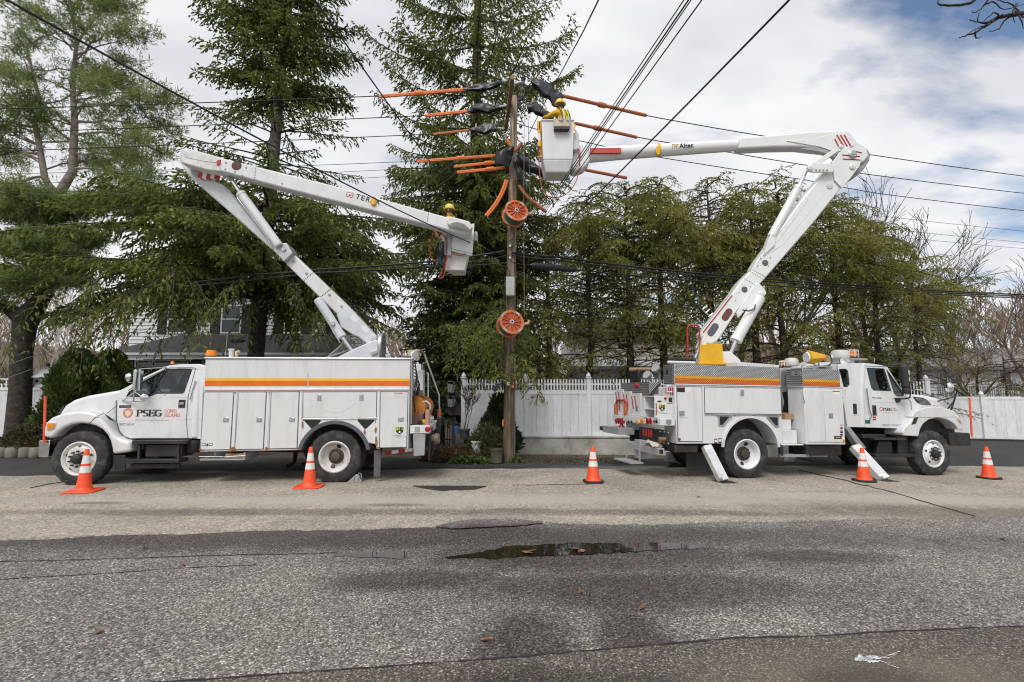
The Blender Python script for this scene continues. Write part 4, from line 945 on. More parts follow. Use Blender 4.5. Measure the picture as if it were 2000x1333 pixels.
cone_bush('arborvitae','taller rounded arborvitae behind the left truck hood, next to the birdhouse',148,16.0,z_at(682,16.0),0.95,61,n=12000,power=0.5)
cone_bush('arborvitae','arborvitae in front of the plum pergola',214,16.6,z_at(684,16.6),0.95,62,n=12000,power=0.5)
cone_bush('dwarf_conifer','narrow dark conifer bush growing against the utility pole',975,14.7,1.75,0.55,63,m=SPD,n=6000,power=0.6)
cone_bush('arborvitae','low dark evergreen seen over the right truck hood',1758,19.8,z_at(718,19.8),0.9,64,m=SPD,n=7000)
# ---- broad shrub, dry stems, ground cover
def mound(name,label,cx,cy,z,rx,ry,H,seed,m,n,ln,wd,cat='shrub',up=0.6,kind=None,planes=1):
 g = np.random.default_rng(seed); az = g.uniform(0,2 * math.pi,n); q_ = np.sqrt(g.uniform(0,1,n)); h = np.sqrt(np.maximum(0,1 - q_ ** 2)) * g.uniform(0.2,1.0,n) ** 0.5
 P = np.stack([np.cos(az) * q_ * rx,np.sin(az) * q_ * ry,h * H],1)
 D = np.stack([np.cos(az) * q_ * 0.8,np.sin(az) * q_ * 0.8,np.full(n,up)],1) + g.normal(size=(n,3)) * 0.5
 if kind == 'stuff':
  o = shoot_mesh(name,P,D,ln * g.uniform(0.6,1.3,n),wd * g.uniform(0.7,1.3,n),g.uniform(0.1,0.95,n),m,None,g,planes); o.location = (cx,cy,z)
  o['kind'] = 'stuff'; o['label'] = label; o['category'] = cat; return o
 t = thing(name,label,cat,(cx,cy,z)); sb = MB()
 for i in range(14):
  a = g.uniform(0,6.28); r_ = g.uniform(0.3,0.9)
  sb.tube([(0,0,-0.05),(math.cos(a) * rx * r_ * 0.5,math.sin(a) * ry * r_ * 0.5,H * 0.5),(math.cos(a) * rx * r_,math.sin(a) * ry * r_,H * 0.95)],[0.018,0.012,0.004],4,caps=False)
 sb.build('stems',BARKG,t)
 shoot_mesh('foliage',P,D,ln * g.uniform(0.6,1.3,n),wd * g.uniform(0.7,1.3,n),g.uniform(0.1,0.95,n),m,t,g,planes)
 return t
mound('evergreen_shrub','low spreading olive shrub beside the pine trunk',X_at(82,15.3),15.3,0.2,0.95,0.6,0.75,71,OLIVE,4200,0.11,0.05)
mound('ground_cover','brown dead ground cover under the pine',X_at(20,15.6),15.9,0.15,3.2,0.9,0.3,72,DRYM,3500,0.14,0.03,cat='ground cover',kind='stuff')
mound('dead_fern_bed','dry brown fern litter around the flower pots',X_at(898,13.9),13.95,0.0,0.95,0.55,0.34,73,DRYM,5500,0.2,0.018,cat='ground cover',up=0.1,kind='stuff')
mound('leafy_ground_cover','bright green leaves growing at the bed edge',X_at(920,13.3),13.35,0.0,0.55,0.22,0.17,74,IVY,900,0.075,0.06,cat='ground cover',kind='stuff')
mound('dry_shrub','wispy brown shrub between the pots and the utility pole',X_at(952,13.9),13.9,0.0,0.55,0.4,0.95,75,OLIVE,2600,0.15,0.022,up=1.0)
mound('weed_tuft','small green weed at the foot of the utility pole',X_at(1008,13.4),13.45,0.0,0.12,0.1,0.16,76,IVY,90,0.08,0.05,cat='weed')
g = np.random.default_rng(77); n_ = 2600
mx_,my_ = g.uniform(X_at(940,13.6),X_at(1240,14.6),n_),13.45 + np.abs(g.normal(size=n_)) * 0.75
o = shoot_mesh('leaf_litter',np.stack([mx_,np.minimum(my_,15.6),np.full(n_,0.012)],1),np.stack([g.normal(size=n_),g.normal(size=n_),g.uniform(0,0.25,n_)],1),g.uniform(0.02,0.06,n_),g.uniform(0.01,0.035,n_),g.uniform(0,1,n_),DRYM,None,g,1)
props(o,'dry brown leaf litter along the foot of the retaining wall','leaf litter',kind='stuff')
# ---- bare deciduous trees
def bare_tree(mb,o,H,seed,r0=None,spread=0.6,depth=5,lean=0.0,sides=4,twigs=True,minr=0.008):
 g = random.Random(seed); r0 = r0 or H * 0.016
 def grow(p,d,L,r,k):
  P = [p]; n_ = 3
  for i in range(n_):
   d = (d + Vector((g.gauss(0,0.10),g.gauss(0,0.10),g.gauss(0.02,0.06)))).normalized(); p = p + d * (L / n_); P.append(p)
  r1 = max(minr * 0.6,r * 0.68)
  mb.tube(P,[max(minr,r + (r1 - r) * i / n_) for i in range(n_ + 1)],sides if k < 3 else 3,caps=False)
  if k >= depth: return
  nb = g.choice((2,3,3)) if k else g.choice((3,4))
  for i in range(nb):
   ax = Vector((g.gauss(0,1),g.gauss(0,1),g.gauss(0,0.6))).normalized()
   dd = (d + ax * spread * g.uniform(0.6,1.25) + Vector((0,0,0.12))).normalized()
   q_ = P[-1] if (i == 0 or k == 0) else P[g.choice((1,2,3))]
   grow(q_,dd,L * g.uniform(0.62,0.88),r1 * g.uniform(0.65,0.95),k + 1)
 grow(Vector(o),Vector((lean,0,1)).normalized(),H * 0.27,r0,0)
 return mb
def bare_thing(label,px,Y,H,seed,m=TWIG,group=None,lean=0.0,spread=0.6,depth=5,r0=None,z=None,minr=0.012):
 x = X_at(px,Y,700); loc = (x,Y,gz(x,Y) + hill(x,Y) - 0.1)
 tr = MB(); bare_tree(tr,(0,0,0),H,seed,r0,spread,depth,lean,minr=minr)
 t = thing('bare_tree',label,'tree',loc,group)
 # trunk is the first run of segments, the rest the crown
 first = 4 * 4; fk = [f for f in tr.f if max(f) < first]; tm = MB(); tm.v = tr.v[:first]; tm.f = fk; tm.build('trunk',m,t,smooth=60)
 cm = MB(); cm.v = tr.v; cm.f = [f for f in tr.f if max(f) >= first]; cm.build('crown',m,t,smooth=60)
 return t
bare_thing('pale leaning bare tree left of the arborvitae',118,27,9,101,BIRCH,lean=0.35,r0=0.16,spread=0.5)
bare_thing('thin pale bare tree right of the pine trunk',78,30,11,102,BIRCH,lean=0.05,r0=0.12)
bare_thing('bare tree above the plum pergola',215,31,10,103,mat('bare_twigs_tan',(0.27,0.20,0.135),0.95,var=0.2),spread=0.7)
bare_thing('pinkish bare tree in the gap right of the left truck boom',790,29,6.6,104,mat('bare_twigs_pink',(0.30,0.23,0.20),0.95,var=0.2),spread=0.75,minr=0.010)
for k,(px,H,lb) in enumerate(((1385,15.5,'leafless crown under the printed word on the right upper boom'),(1440,16.0,'leafless crown under the riveted joint of the right upper boom'),(1340,14.5,'leafless crown under the yellow strap of the right upper boom'),(1490,15.0,'leafless crown left of the right boom elbow link'),(1690,15.2,'leafless crown just right of the right boom elbow'),(1740,14.0,'leafless crown farthest right above the hemlock tops'))):
 bare_thing(lb,px,31 + (k % 3) * 1.5,H,110 + k,TWIGD,'bare trees behind the hemlocks',minr=0.013,spread=0.55,depth=6)
bare_thing('leafless tree at right edge above the low house',1975,27,9.5,121,TWIG,spread=0.7,depth=6)
bare_thing('leafless tree left of the low house',1875,29,8.5,122,TWIG,spread=0.75,depth=6)
bare_thing('leafless leaning tree just beyond the board fence',1935,23.5,6.5,123,TWIG,spread=0.9,lean=-0.5,depth=6,minr=0.009)
# low evergreen sprigs over the right fence
loc = px_tree(1965,22.0); t = thing('hemlock_sapling','drooping evergreen sapling behind the board fence at far right','tree',loc); T_ = Tree(131); g = T_.rng
T_.trunk.tube([(0,0,0),(0,0,3.4)],[0.07,0.02],6)
for k in range(16): T_.branch(np.array([0,0,1.9 + 0.09 * k]),g.uniform(0,6.28),g.uniform(1.0,2.0),0.2,0.5,0,tw=0.6,st=0.14,sp=0.09,sl=0.13,sw=0.04,hang=0.5,bare=0.25,keep=0.6,wr=0.02)
T_.finish(t,BARKD,HEM,loc)
# far woods: one mass on the hillside
tmpl = []
for s_ in range(5):
 mb = MB(); bare_tree(mb,(0,0,0),9,200 + s_,spread=0.6,depth=4,sides=3,minr=0.022); 
 V = np.array(mb.v); F = np.array([f for f in mb.f if len(f) == 4]); tmpl.append((V,F))
g = np.random.default_rng(9); Vs,Fs,k = [],[],0
for i in range(150):
 Y = g.uniform(34,78); x = g.uniform(-1.25,1.25) * Y
 if 0.02 * Y < x < 0.55 * Y and g.uniform() < 0.5: continue
 V,F = tmpl[i % 5]; a = g.uniform(0,6.28); c_,s_ = math.cos(a),math.sin(a); sc = g.uniform(0.75,1.25)
 W_ = np.stack([V[:,0] * c_ - V[:,1] * s_,V[:,0] * s_ + V[:,1] * c_,V[:,2]],1) * sc + np.array([x,Y,hill(x,Y) - 0.2])
 Vs.append(W_); Fs.append(F + k); k += len(V)
o = np_mesh('distant_woods',np.concatenate(Vs),np.concatenate(Fs),mat('far_twigs',(0.26,0.195,0.135),0.95,var=0.3,vscale=0.2),None,None,True)
props(o,'brown leafless woods covering the hillside beyond the houses','woods',kind='stuff')
g = np.random.default_rng(19); n_ = 9000; Yb = g.uniform(26,46,n_); xb = g.uniform(-1.2,1.25,n_) * Yb; zb = np.array([gz(a,b) + hill(a,b) for a,b in zip(xb,Yb)]); keep = np.abs(xb / Yb + 0.42) > 0.27
P = np.stack([xb,Yb,zb],1)[keep]; m_ = len(P)
o = shoot_mesh('brush',P,np.stack([g.normal(size=m_) * 0.35,g.normal(size=m_) * 0.35,np.ones(m_)],1),g.uniform(0.8,2.6,m_),g.uniform(0.03,0.09,m_),g.uniform(0,1,m_),DRYM,None,g,2)
props(o,'dry brown brush on the slope behind the fences','brush',kind='stuff')
# bare branches reaching in at the top right corner, from a tree standing outside the frame
bx0 = Vector((13.5,8.6,gz(13.5,8.6))); t = thing('overhanging_tree','bare tree whose branch tips hang into the top right corner','tree',bx0)
tm = MB(); tm.tube([(0,0,-0.1),(0,0,3),(-0.3,0,7)],[0.28,0.24,0.18],10).build('trunk',BARKD,t,smooth=60)
lm = MB(); q = random.Random(8)
def bp(px,py,Y=8.6): return atY(px,py,Y) - bx0
for pts in ([(-0.3,0,6.9),bp(2060,-25),bp(1950,-30),bp(1900,2),bp(1830,17),bp(1828,4)],[(-0.3,0,6.6),bp(2080,5),bp(2010,27),bp(1960,28),bp(1930,48),bp(1905,62),bp(1880,68)],
   [bp(1950,-30),bp(1925,8),bp(1912,22),bp(1894,30),bp(1897,22)],[bp(1960,28),bp(1935,30),bp(1925,40)],[bp(1930,48),bp(1915,50),bp(1900,40),bp(1893,38)],[bp(2010,27),bp(1985,8),bp(1960,4),bp(1945,-5)],
   [bp(1925,8),bp(1945,3),bp(1970,12),bp(2010,2)],[bp(1960,28),bp(1940,36),bp(1918,55),bp(1906,60),bp(1890,66)],[bp(1990,20),bp(1970,36),bp(1960,50),bp(1940,58),bp(1925,66)],[bp(1925,48),bp(1910,42),bp(1905,30)],[bp(1975,28),bp(1985,48),bp(2000,56)],[bp(1900,2),bp(1885,-8),bp(1870,-12)],[bp(1985,8),bp(1975,28),bp(1990,40)],[bp(1905,62),bp(1912,71),bp(1925,66)]):
 n_ = len(pts); r0 = 0.05 if n_ > 5 else 0.014
 CP = []; ex = [Vector(pts[0])] + [Vector(p) + Vector((0,q.uniform(-0.1,0.1),0)) for p in pts] + [Vector(pts[-1])]
 for i in range(1,n_):
  for j in range(6):
   u_ = j / 6; a_,b_,c_,d_ = ex[i - 1],ex[i],ex[i + 1],ex[i + 2]; CP.append((b_ * 2 + (c_ - a_) * u_ + (a_ * 2 - b_ * 5 + c_ * 4 - d_) * u_ ** 2 + (b_ * 3 - a_ - c_ * 3 + d_) * u_ ** 3) * 0.5 + Vector((0,0,q.uniform(-0.012,0.012))))
 CP.append(ex[n_]); lm.tube(CP,[r0 * (1 - 0.9 * i / (len(CP) - 1)) + 0.003 for i in range(len(CP))],6)
lm.build('branches',BARKD,t,smooth=60)
# ---- edging blocks under the pine
t = thing('block_edging','row of scalloped concrete edging blocks at the pine bed','edging',(X_at(60,14.7),14.7,0))
x = X_at(-60,14.7); 
while x < X_at(112,14.7):
 MB().lathe([(0.16,0),(0.17,0.02),(0.165,0.24),(0.15,0.27),(0.001,0.275)],(x,14.75 + 0.02 * math.sin(x * 9),0),n=12).build('block',BLOCKM,t,world=True,smooth=40)
 x += 0.335
gp = MB(); x0,x1 = X_at(-400,15),X_at(330,15.2)
gp.prism([(x0,0),(x1 - 0.6,0),(x1 - 1.4,0.2),(x0,0.22)],14.78,30).build('planting_bed',SOIL,kind='structure')
# ------------------------------------------------------------------ bucket trucks: local axes a (along), d (into the truck from its near side), z (up)
class Fr:
 def __init__(s,P1,P2):
  u = (P2 - P1).normalized(); v = Vector((-u.y,u.x,0)).normalized(); wz = u.cross(v).normalized()
  s.M = Matrix(((u.x,v.x,wz.x,P1.x),(u.y,v.y,wz.y,P1.y),(u.z,v.z,wz.z,P1.z),(0,0,0,1))); s.I = s.M.inverted()
  s.o = s.I @ CAMV; s.R = s.I.to_3x3()
 def p(s,px,py,d=0.0):
  r = s.R @ ray(px,py); t = (d - s.o.y) / r.y; q_ = s.o + r * t; return (q_.x,q_.z)
 def p3(s,px,py,d=0.0):
  a,z = s.p(px,py,d); return Vector((a,d,z))
 def pts(s,L,d=0.0): return [s.p(x,y,d) for x,y in L]
 def pa(s,px,py,a):
  r = s.R @ ray(px,py); t = (a - s.o.x) / r.x; q_ = s.o + r * t; return (q_.y,q_.z)
def tub(mb,top,bot,th=0.04,base=0.05):
 """open box: (a0,a1,d0,d1,z) at rim and at floor"""
 def loop(q_,e): a0,a1,d0,d1,z = q_; return [(a0 + e,d0 + e,z),(a1 - e,d0 + e,z),(a1 - e,d1 - e,z),(a0 + e,d1 - e,z)]
 bi = list(bot); bi[4] += base
 V = loop(bot,0) + loop(top,0) + loop(top,th) + loop(bi,th); F = [(3,2,1,0),(12,13,14,15)]
 for r_ in range(3):
  for i in range(4): F.append((r_ * 4 + i,r_ * 4 + (i + 1) % 4,(r_ + 1) * 4 + (i + 1) % 4,(r_ + 1) * 4 + i))
 return mb.add(V,F)
def wheel(parent,a,zc,Rw,d0,wd,rr,style,name='wheel',rimm=RIMW,dual=0.0,far=False):
 sg = -1.0 if far else 1.0
 n = 72
 pr = [(rr * 0.98,0.05),(rr + 0.02,0.012),(rr + 0.05,0.002),(Rw * 0.80,0.0),(Rw * 0.90,0.010),(Rw * 0.955,0.022),(Rw * 0.985,0.034),(Rw,0.055),(Rw,wd * 0.33),(Rw - 0.012,wd * 0.34),(Rw - 0.012,wd * 0.36),(Rw,wd * 0.37),
          (Rw,wd * 0.63),(Rw - 0.012,wd * 0.64),(Rw - 0.012,wd * 0.66),(Rw,wd * 0.67),(Rw,wd - 0.055),(Rw * 0.97,wd - 0.02),(Rw * 0.8,wd),(rr,wd - 0.03)]
 md = lambda i,j,r: r - (0.012 if (j % 3 == 0 and 5 <= i <= 17 and r > Rw * 0.95) else 0)
 ax = (0,sg,0)
 mb = MB().lathe(pr,(a,d0,zc),ax,n,md,caps=False)
 if dual: mb.lathe(pr,(a,d0 + sg * dual,zc),ax,n,md,caps=False)
 # flattened contact patch
 mb.xform(lambda v: Vector((v.x,v.y,max(v.z,zc - Rw + 0.018))))
 t = mb.build(name,RUBBER,parent,smooth=28)
 if style == 'dish':
  MB().lathe([(rr + 0.006,0.035),(rr + 0.012,0.012),(rr - 0.008,0.004),(rr - 0.03,0.02),(rr - 0.045,0.075),(rr - 0.075,0.135),(0.175,0.155),(0.165,0.150),(0.001,0.150)],(a,d0,zc),ax,48,caps=False).build('rim',rimm,t,smooth=40)
  for an in (75,255): 
   c_,s_ = math.cos(rad(an)),math.sin(rad(an)); MB().lathe([(0.045,0),(0.001,0.003)],(a + c_ * (rr - 0.095),d0 + sg * 0.118,zc + s_ * (rr - 0.095)),(-c_ * 0.45,-sg * 0.9,-s_ * 0.45),16).build('hand_hole',BLK,t)
  MB().lathe([(0.155,0.15),(0.15,0.125),(0.10,0.118),(0.09,0.06),(0.05,0.045),(0.001,0.045)],(a,d0,zc),ax,24).build('hub',HUBM,t,smooth=30)
  lb = MB()
  for i in range(10):
   an = 2 * math.pi * (i + 0.3) / 10; lb.cyl((a + 0.125 * math.cos(an),d0 + sg * 0.13,zc + 0.125 * math.sin(an)),(a + 0.125 * math.cos(an),d0 + sg * 0.085,zc + 0.125 * math.sin(an)),0.017,0.013,8)
  lb.build('lug_nuts',HUBM,t,kind='stuff')
 else:
  MB().lathe([(rr + 0.006,0.035),(rr + 0.012,0.010),(rr - 0.01,0.0),(rr - 0.03,0.014),(rr - 0.045,0.055),(rr - 0.07,0.03),(rr - 0.10,-0.004),(0.16,-0.012),(0.14,-0.006),(0.001,-0.006)],(a,d0,zc),ax,48,caps=False).build('rim',rimm,t,smooth=40)
  for i in range(5):
   an = rad(90 + 72 * i); c_,s_ = math.cos(an),math.sin(an); MB().lathe([(0.028,0),(0.001,0.003)],(a + c_ * (rr - 0.082),d0 + sg * 0.010,zc + s_ * (rr - 0.082)),(c_ * 0.5,-sg * 0.85,s_ * 0.5),14).build('hand_hole',BLK,t)
  MB().lathe([(0.105,0.0),(0.10,-0.05),(0.085,-0.085),(0.06,-0.10),(0.001,-0.105)],(a,d0,zc),ax,24).build('hub',BLACKP,t,smooth=30)
  lb = MB()
  for i in range(10):
   an = 2 * math.pi * (i + 0.5) / 10; c_,s_ = math.cos(an) * 0.145,math.sin(an) * 0.145; lb.cyl((a + c_,d0,zc + s_),(a + c_,d0 - sg * 0.065,zc + s_),0.020,0.014,8)
  lb.build('lug_nuts',BLACKP,t,kind='stuff')
 return t
def arcpts(p,n=10):
 """smooth curve through pixel points"""
 out = []
 P = [p[0]] + list(p) + [p[-1]]
 for i in range(1,len(P) - 2):
  for j in range(n):
   t_ = j / n; a,b,c,d_ = P[i - 1],P[i],P[i + 1],P[i + 2]
   out.append(tuple(0.5 * (2 * b[k] + (c[k] - a[k]) * t_ + (2 * a[k] - 5 * b[k] + 4 * c[k] - d_[k]) * t_ ** 2 + (-a[k] + 3 * b[k] - 3 * c[k] + d_[k]) * t_ ** 3) for k in (0,1)))
 return out + [tuple(p[-1])]
def panel(F,parent,name,px,m,d,th=0.014,bevel=0.006,dmap=None,**kw):
 if name == 'compartment_door':
  P = F.pts(px,d); c_ = (sum(p[0] for p in P) / len(P),sum(p[1] for p in P) / len(P)); MB().prism([(a + math.copysign(0.013,a - c_[0]),z + math.copysign(0.013,z - c_[1])) for a,z in P],d - 0.0022,d - 0.0012).build('door_edge_shade',SEAM,parent,smooth=0)  # shade round the door edge, painted as a thin dark backing panel
 return MB().prism(F.pts(px,d if dmap is None else dmap),d - th,d).build(name,m,parent,bevel=bevel,**kw)
def latch(F,parent,px,py,d,w_=0.11,h=0.09,dark=True,holed=True):
 a,z = F.p(px,py,d)
 o = MB().box(a - w_ / 2,a + w_ / 2,d - 0.008,d,z - h / 2,z + h / 2).build('latch',STEEL,parent,bevel=0.005)
 MB().box(a - w_ * 0.3,a + w_ * 0.34,d - 0.013,d - 0.0085,z - h * 0.28,z + h * 0.30).build('latch_paddle',GREYST if dark else ALU,parent,bevel=0.004)
 return o
def sticker(F,parent,x0,y0,x1,y1,m,d,name='sticker',off=0.0015):
 a0,z1 = F.p(x0,y0,d); a1,z0 = F.p(x1,y1,d)
 return MB().box(a0,a1,d - off - 0.0008,d - off,z0,z1).build(name,m,parent,smooth=0)
def rust_mark(F,parent,x,y,w_,h,d,seed):
 g = random.Random(seed); a,z = F.p(x,y,d); P = []
 for i in range(12):
  an = 2 * math.pi * i / 12; s_ = g.uniform(0.55,1.1); P.append((a + math.cos(an) * w_ / 2 * s_,z + math.sin(an) * h / 2 * s_))
 return MB().prism(P,d - 0.0022,d - 0.0014).build('rust_stain',RUST,parent,smooth=0)
def digits811(F,parent,cx,cy,s,d):
 """black shield with lime 811 and two lines of small print"""
 a,z = F.p(cx,cy,d); h = s
 sh = MB().prism([(a - 0.5 * h,z + 0.42 * h),(a - 0.46 * h,z - 0.2 * h),(a,z - 0.55 * h),(a + 0.46 * h,z - 0.2 * h),(a + 0.5 * h,z + 0.42 * h)][::-1],d - 0.003,d - 0.0015).build('shield_sticker',BLK,parent,smooth=0)
 sign_text('811',a - 0.46 * h,z + 0.02 * h,0.52 * h,d - 0.0042,LIME,parent,width=0.82 * h,bold=0.0015)
 MB().lathe([(0.13 * h,0),(0.001,0.0004)],(a,d - 0.0034,z - 0.22 * h),(0,-1,0),12).build('lettering',WHP,parent)
 sign_text('Know what\'s below.',a - 0.8 * h,z - 0.72 * h,0.11 * h,d - 0.002,BLK,parent,width=1.15 * h)
 sign_text('Call before you dig.',a - 0.45 * h,z - 0.92 * h,0.13 * h,d - 0.002,BLK,parent,width=1.35 * h)
def company(F,parent,logo,rpx,word,wx1,wbase,wcap,li,lix1,tag,d,small=False):
 """round sunburst mark, roman capitals, two small lines, tagline"""
 a,z = F.p(logo[0],logo[1],d); r = abs(F.p(logo[0] + rpx,logo[1],d)[0] - a)
 if not small:
  MB().lathe([(r,0),(0.001,0.0006)],(a,d - 0.0015,z),(0,-1,0),36).build('logo_disc',ORP,parent)
  MB().lathe([(r * 0.52,0),(0.001,0.0006)],(a,d - 0.0024,z),(0,-1,0),24).build('logo_sun',mat('logo_peach',(0.85,0.62,0.48),0.5),parent)
  rb = MB()
  for i in range(20):
   an = 2 * math.pi * i / 20; c_,s_ = math.cos(an),math.sin(an); w_ = 0.045 * r
   rb.add([(a + c_ * r * 0.5 - s_ * w_ * 1.6,d - 0.0032,z + s_ * r * 0.5 + c_ * w_ * 1.6),(a + c_ * r * 0.5 + s_ * w_ * 1.6,d - 0.0032,z + s_ * r * 0.5 - c_ * w_ * 1.6),(a + c_ * r * 0.86 + s_ * w_,d - 0.0032,z + s_ * r * 0.86 - c_ * w_),(a + c_ * r * 0.86 - s_ * w_,d - 0.0032,z + s_ * r * 0.86 + c_ * w_)],[(0,1,2,3)])
  rb.build('logo_rays',mat('logo_peach',(0.85,0.62,0.48),0.5),parent,smooth=0)
 else:
  rb = MB()
  for i in range(28):
   a0,a1 = 2 * math.pi * i / 28,2 * math.pi * (i + 1) / 28
   rb.add([(a + math.cos(q_) * rr_,d - 0.002,z + math.sin(q_) * rr_) for (q_,rr_) in ((a0,r * 0.62),(a1,r * 0.62),(a1,r),(a0,r))],[(0,1,2,3)])
  rb.build('logo_ring',ORP,parent,smooth=0)
 x0,zb = F.p(word,wbase,d); x1,_ = F.p(wx1,wbase,d); cap = F.p(word,wcap,d)[1] - zb
 roman(MB(),'PSEG',x0,zb,cap,d - 0.002,x1 - x0,nib=0.2,thin=0.07).build('lettering',BLK,parent,smooth=0)
 for txt,yb,yt in (('LONG',li[2],li[1]),('ISLAND',li[4],li[3])):
  xa,za = F.p(li[0],yb,d); xb,_ = F.p(lix1 if txt == 'ISLAND' else li[0] + (lix1 - li[0]) * 0.78,yb,d); cap = F.p(li[0],yt,d)[1] - za
  roman(MB(),txt,xa,za,cap,d - 0.002,xb - xa,nib=0.13,thin=0.07).build('lettering',ORP,parent,smooth=0)
 xa,za = F.p(tag[0],tag[2],d); xb,_ = F.p(tag[1],tag[2],d)
 sign_text('We make things work for you.',xa,za,F.p(tag[0],tag[2] - tag[3],d)[1] - za,d - 0.002,GREYP,parent,width=xb - xa,shear=0.3)
def cab_shell(F,t,outline,hole,dn,dfar,m,name='cab',th=0.05,tumble=None):
 P = F.pts(outline,dn); H = [F.pts(h,dn) for h in hole]; mid = (dn + dfar) / 2; zb,k = tumble
 fn = lambda v: Vector((v.x,v.y + (1 if v.y < mid else -1) * max(0,v.z - zb) * k,v.z))
 o = MB().prism(P,dn,dn + th,H).xform(fn).build(name,m,t,bevel=0.012,seg=2)
 MB().prism(P,dfar - th,dfar,H).xform(fn).build('far_side_panel',m,o,bevel=0.012,seg=2)
 return o
def strip_between(F,outline_px,dn,dfar,m,t,name,th=0.05,tumble=None,bevel=0.02):
 """skin (roof, back wall, hood top) following an open outline between the two side panels"""
 P = F.pts(outline_px,dn); mb = MB(); n = len(P); V = []
 for i,(a,z) in enumerate(P):
  q0 = P[max(0,i - 1)]; q1 = P[min(n - 1,i + 1)]; tx,tz = q1[0] - q0[0],q1[1] - q0[1]; ln = math.hypot(tx,tz); nx,nz = tz / ln,-tx / ln
  V.append(((a,z),(a + nx * th,z + nz * th)))
 def inset(z): return 0 if not tumble else max(0,z - tumble[0]) * tumble[1]
 for (o_,i_) in V:
  e = inset(o_[1]) + 0.0015
  mb.v += [(o_[0],dn + e,o_[1]),(o_[0],dfar - e,o_[1]),(i_[0],dfar - e,i_[1]),(i_[0],dn + e,i_[1])]
 for i in range(n - 1):
  for j in range(4): mb.f.append((i * 4 + j,i * 4 + (j + 1) % 4,(i + 1) * 4 + (j + 1) % 4,(i + 1) * 4 + j))
 mb.f += [(0,1,2,3),((n - 1) * 4 + 3,(n - 1) * 4 + 2,(n - 1) * 4 + 1,(n - 1) * 4)]
 return mb.build(name,m,t,bevel=bevel,seg=2)
def cyl_ram(F,t,p0,p1,p2,d,r,rr,name='hydraulic_cylinder',m=WHITE):
 """barrel p0-p1, rod p1-p2 (pixels on plane d)"""
 A,B,C_ = F.p3(*p0,d),F.p3(*p1,d),F.p3(*p2,d)
 k = (B - A).normalized()
 b = MB().tube([A - k * 0.03,A,A + k * 0.001,B - k * 0.06,B - k * 0.059,B],[r * 0.9,r,r,r,r * 1.1,r * 1.1],20).build(name,m,t,smooth=40)
 MB().cyl(B + k * 0.001,C_,rr,rr,14).build('piston_rod',CHROME,b)
 return b
# ================================================================== left truck
P1,P2 = atG(158,950),atG(652,945)
F = F1 = Fr(P1,P2)
T1 = thing('bucket_truck','left bucket truck, long white utility body with orange and yellow stripe, facing left','truck',group='utility bucket trucks at work',matrix=F.M)
W1 = 2.44
zb_ = F.p(300,772,0.2)[1]; TB = (zb_,0.10)
# chassis
aF,aR = F.p(97,880,0.3)[0],F.p(838,860,0.0)[0]
ch = MB()
for d in (0.78,1.58): ch.box(aF + 0.2,aR - 0.1,d - 0.05,d + 0.05,0.62,0.86)
for a in np.linspace(aF + 0.5,aR - 0.3,9): ch.box(a - 0.05,a + 0.05,0.831,1.529,0.66,0.82)
ch.box(0.0 - 0.5,0.9,0.70,1.70,0.55,1.15); ch.box(-0.08,0.08,0.5,2.0,0.40,0.56)
c2 = F.p(652,893)[0]; ch.lathe([(0.09,0.35),(0.10,1.0),(0.22,1.1),(0.22,1.34),(0.10,1.45),(0.09,2.1)],(c2,0,0.52),(0,1,0),14)
ch.tube([(1.2,1.2,0.6),(c2 - 0.2,1.2,0.52)],0.06,10)
ch.build('chassis',DARKM,T1,bevel=0.01)
# front wheel and rear duals
R1 = 0.525
wheel(T1,F.p(151,899)[0],R1 - 0.015,R1,0.02,0.28,0.315,'convex'); wheel(T1,F.p(151,899)[0],R1 - 0.015,R1,W1 - 0.02,0.28,0.315,'convex',far=True)
wheel(T1,c2,R1 - 0.015,R1,0.03,0.27,0.30,'dish',dual=0.33); wheel(T1,c2,R1 - 0.015,R1,W1 - 0.03,0.27,0.30,'dish',dual=0.33,far=True)
# cab
cab_out = [(228,782),(233,763),(245,757),(280,736),(318,717.6),(327,713.5),(348,711.5),(386,711),(398,714.5),(401,722),(399,742),(396,770),(393,857),(252,857),(242,853),(233,842),(227.5,823)]
win = [(247,775),(252,766),(281,744),(322,721.5),(370.5,721),(371.5,724),(359,766),(356.5,768.5),(305,769),(289,776)]
D0,D1 = 0.24,W1 - 0.24
cab = cab_shell(F,T1,cab_out,[win],D0,D1,WHITE,tumble=TB)
strip_between(F,[(318,717.6),(327,713.5),(348,711.5),(386,711),(398,714.5),(401,722),(399,742),(396,770),(393,857)],D0,D1,WHITE,cab,'roof',tumble=TB,bevel=0.03)
wt = TB
A_,B_ = F.p(246,759,D0),F.p(317,719.5,D0)
e0,e1 = max(0,A_[1] - TB[0]) * TB[1] + 0.06,(B_[1] - TB[0]) * TB[1] + 0.06
MB().add([(A_[0],D0 + e0,A_[1]),(A_[0],D1 - e0,A_[1]),(B_[0],D1 - e1,B_[1]),(B_[0],D0 + e1,B_[1])],[(0,1,2,3)]).build('windshield',GLASS,cab,smooth=0)
def side_glass(poly,dn,tb,name='window',m=GLASS,cabp=None,far=None,back=0.02):
 P = F.pts(poly,dn)
 for dd,sg in ((dn + back,1),(far - back if far else None,-1)):
  if dd is None: continue
  V = [(a,dd + sg * max(0,z - tb[0]) * tb[1],z) for a,z in P]
  MB().add(V,[tuple(range(len(V)))]).build(name,m,cabp,smooth=0)
side_glass(win,D0,TB,cabp=cab,far=D1)
def on_skin(F,px,dn,tb,off): 
 out = []
 for (x,y) in px:
  a,z = F.p(x,y,dn); out.append((a,dn - off + max(0,z - tb[0]) * tb[1],z))
 return out
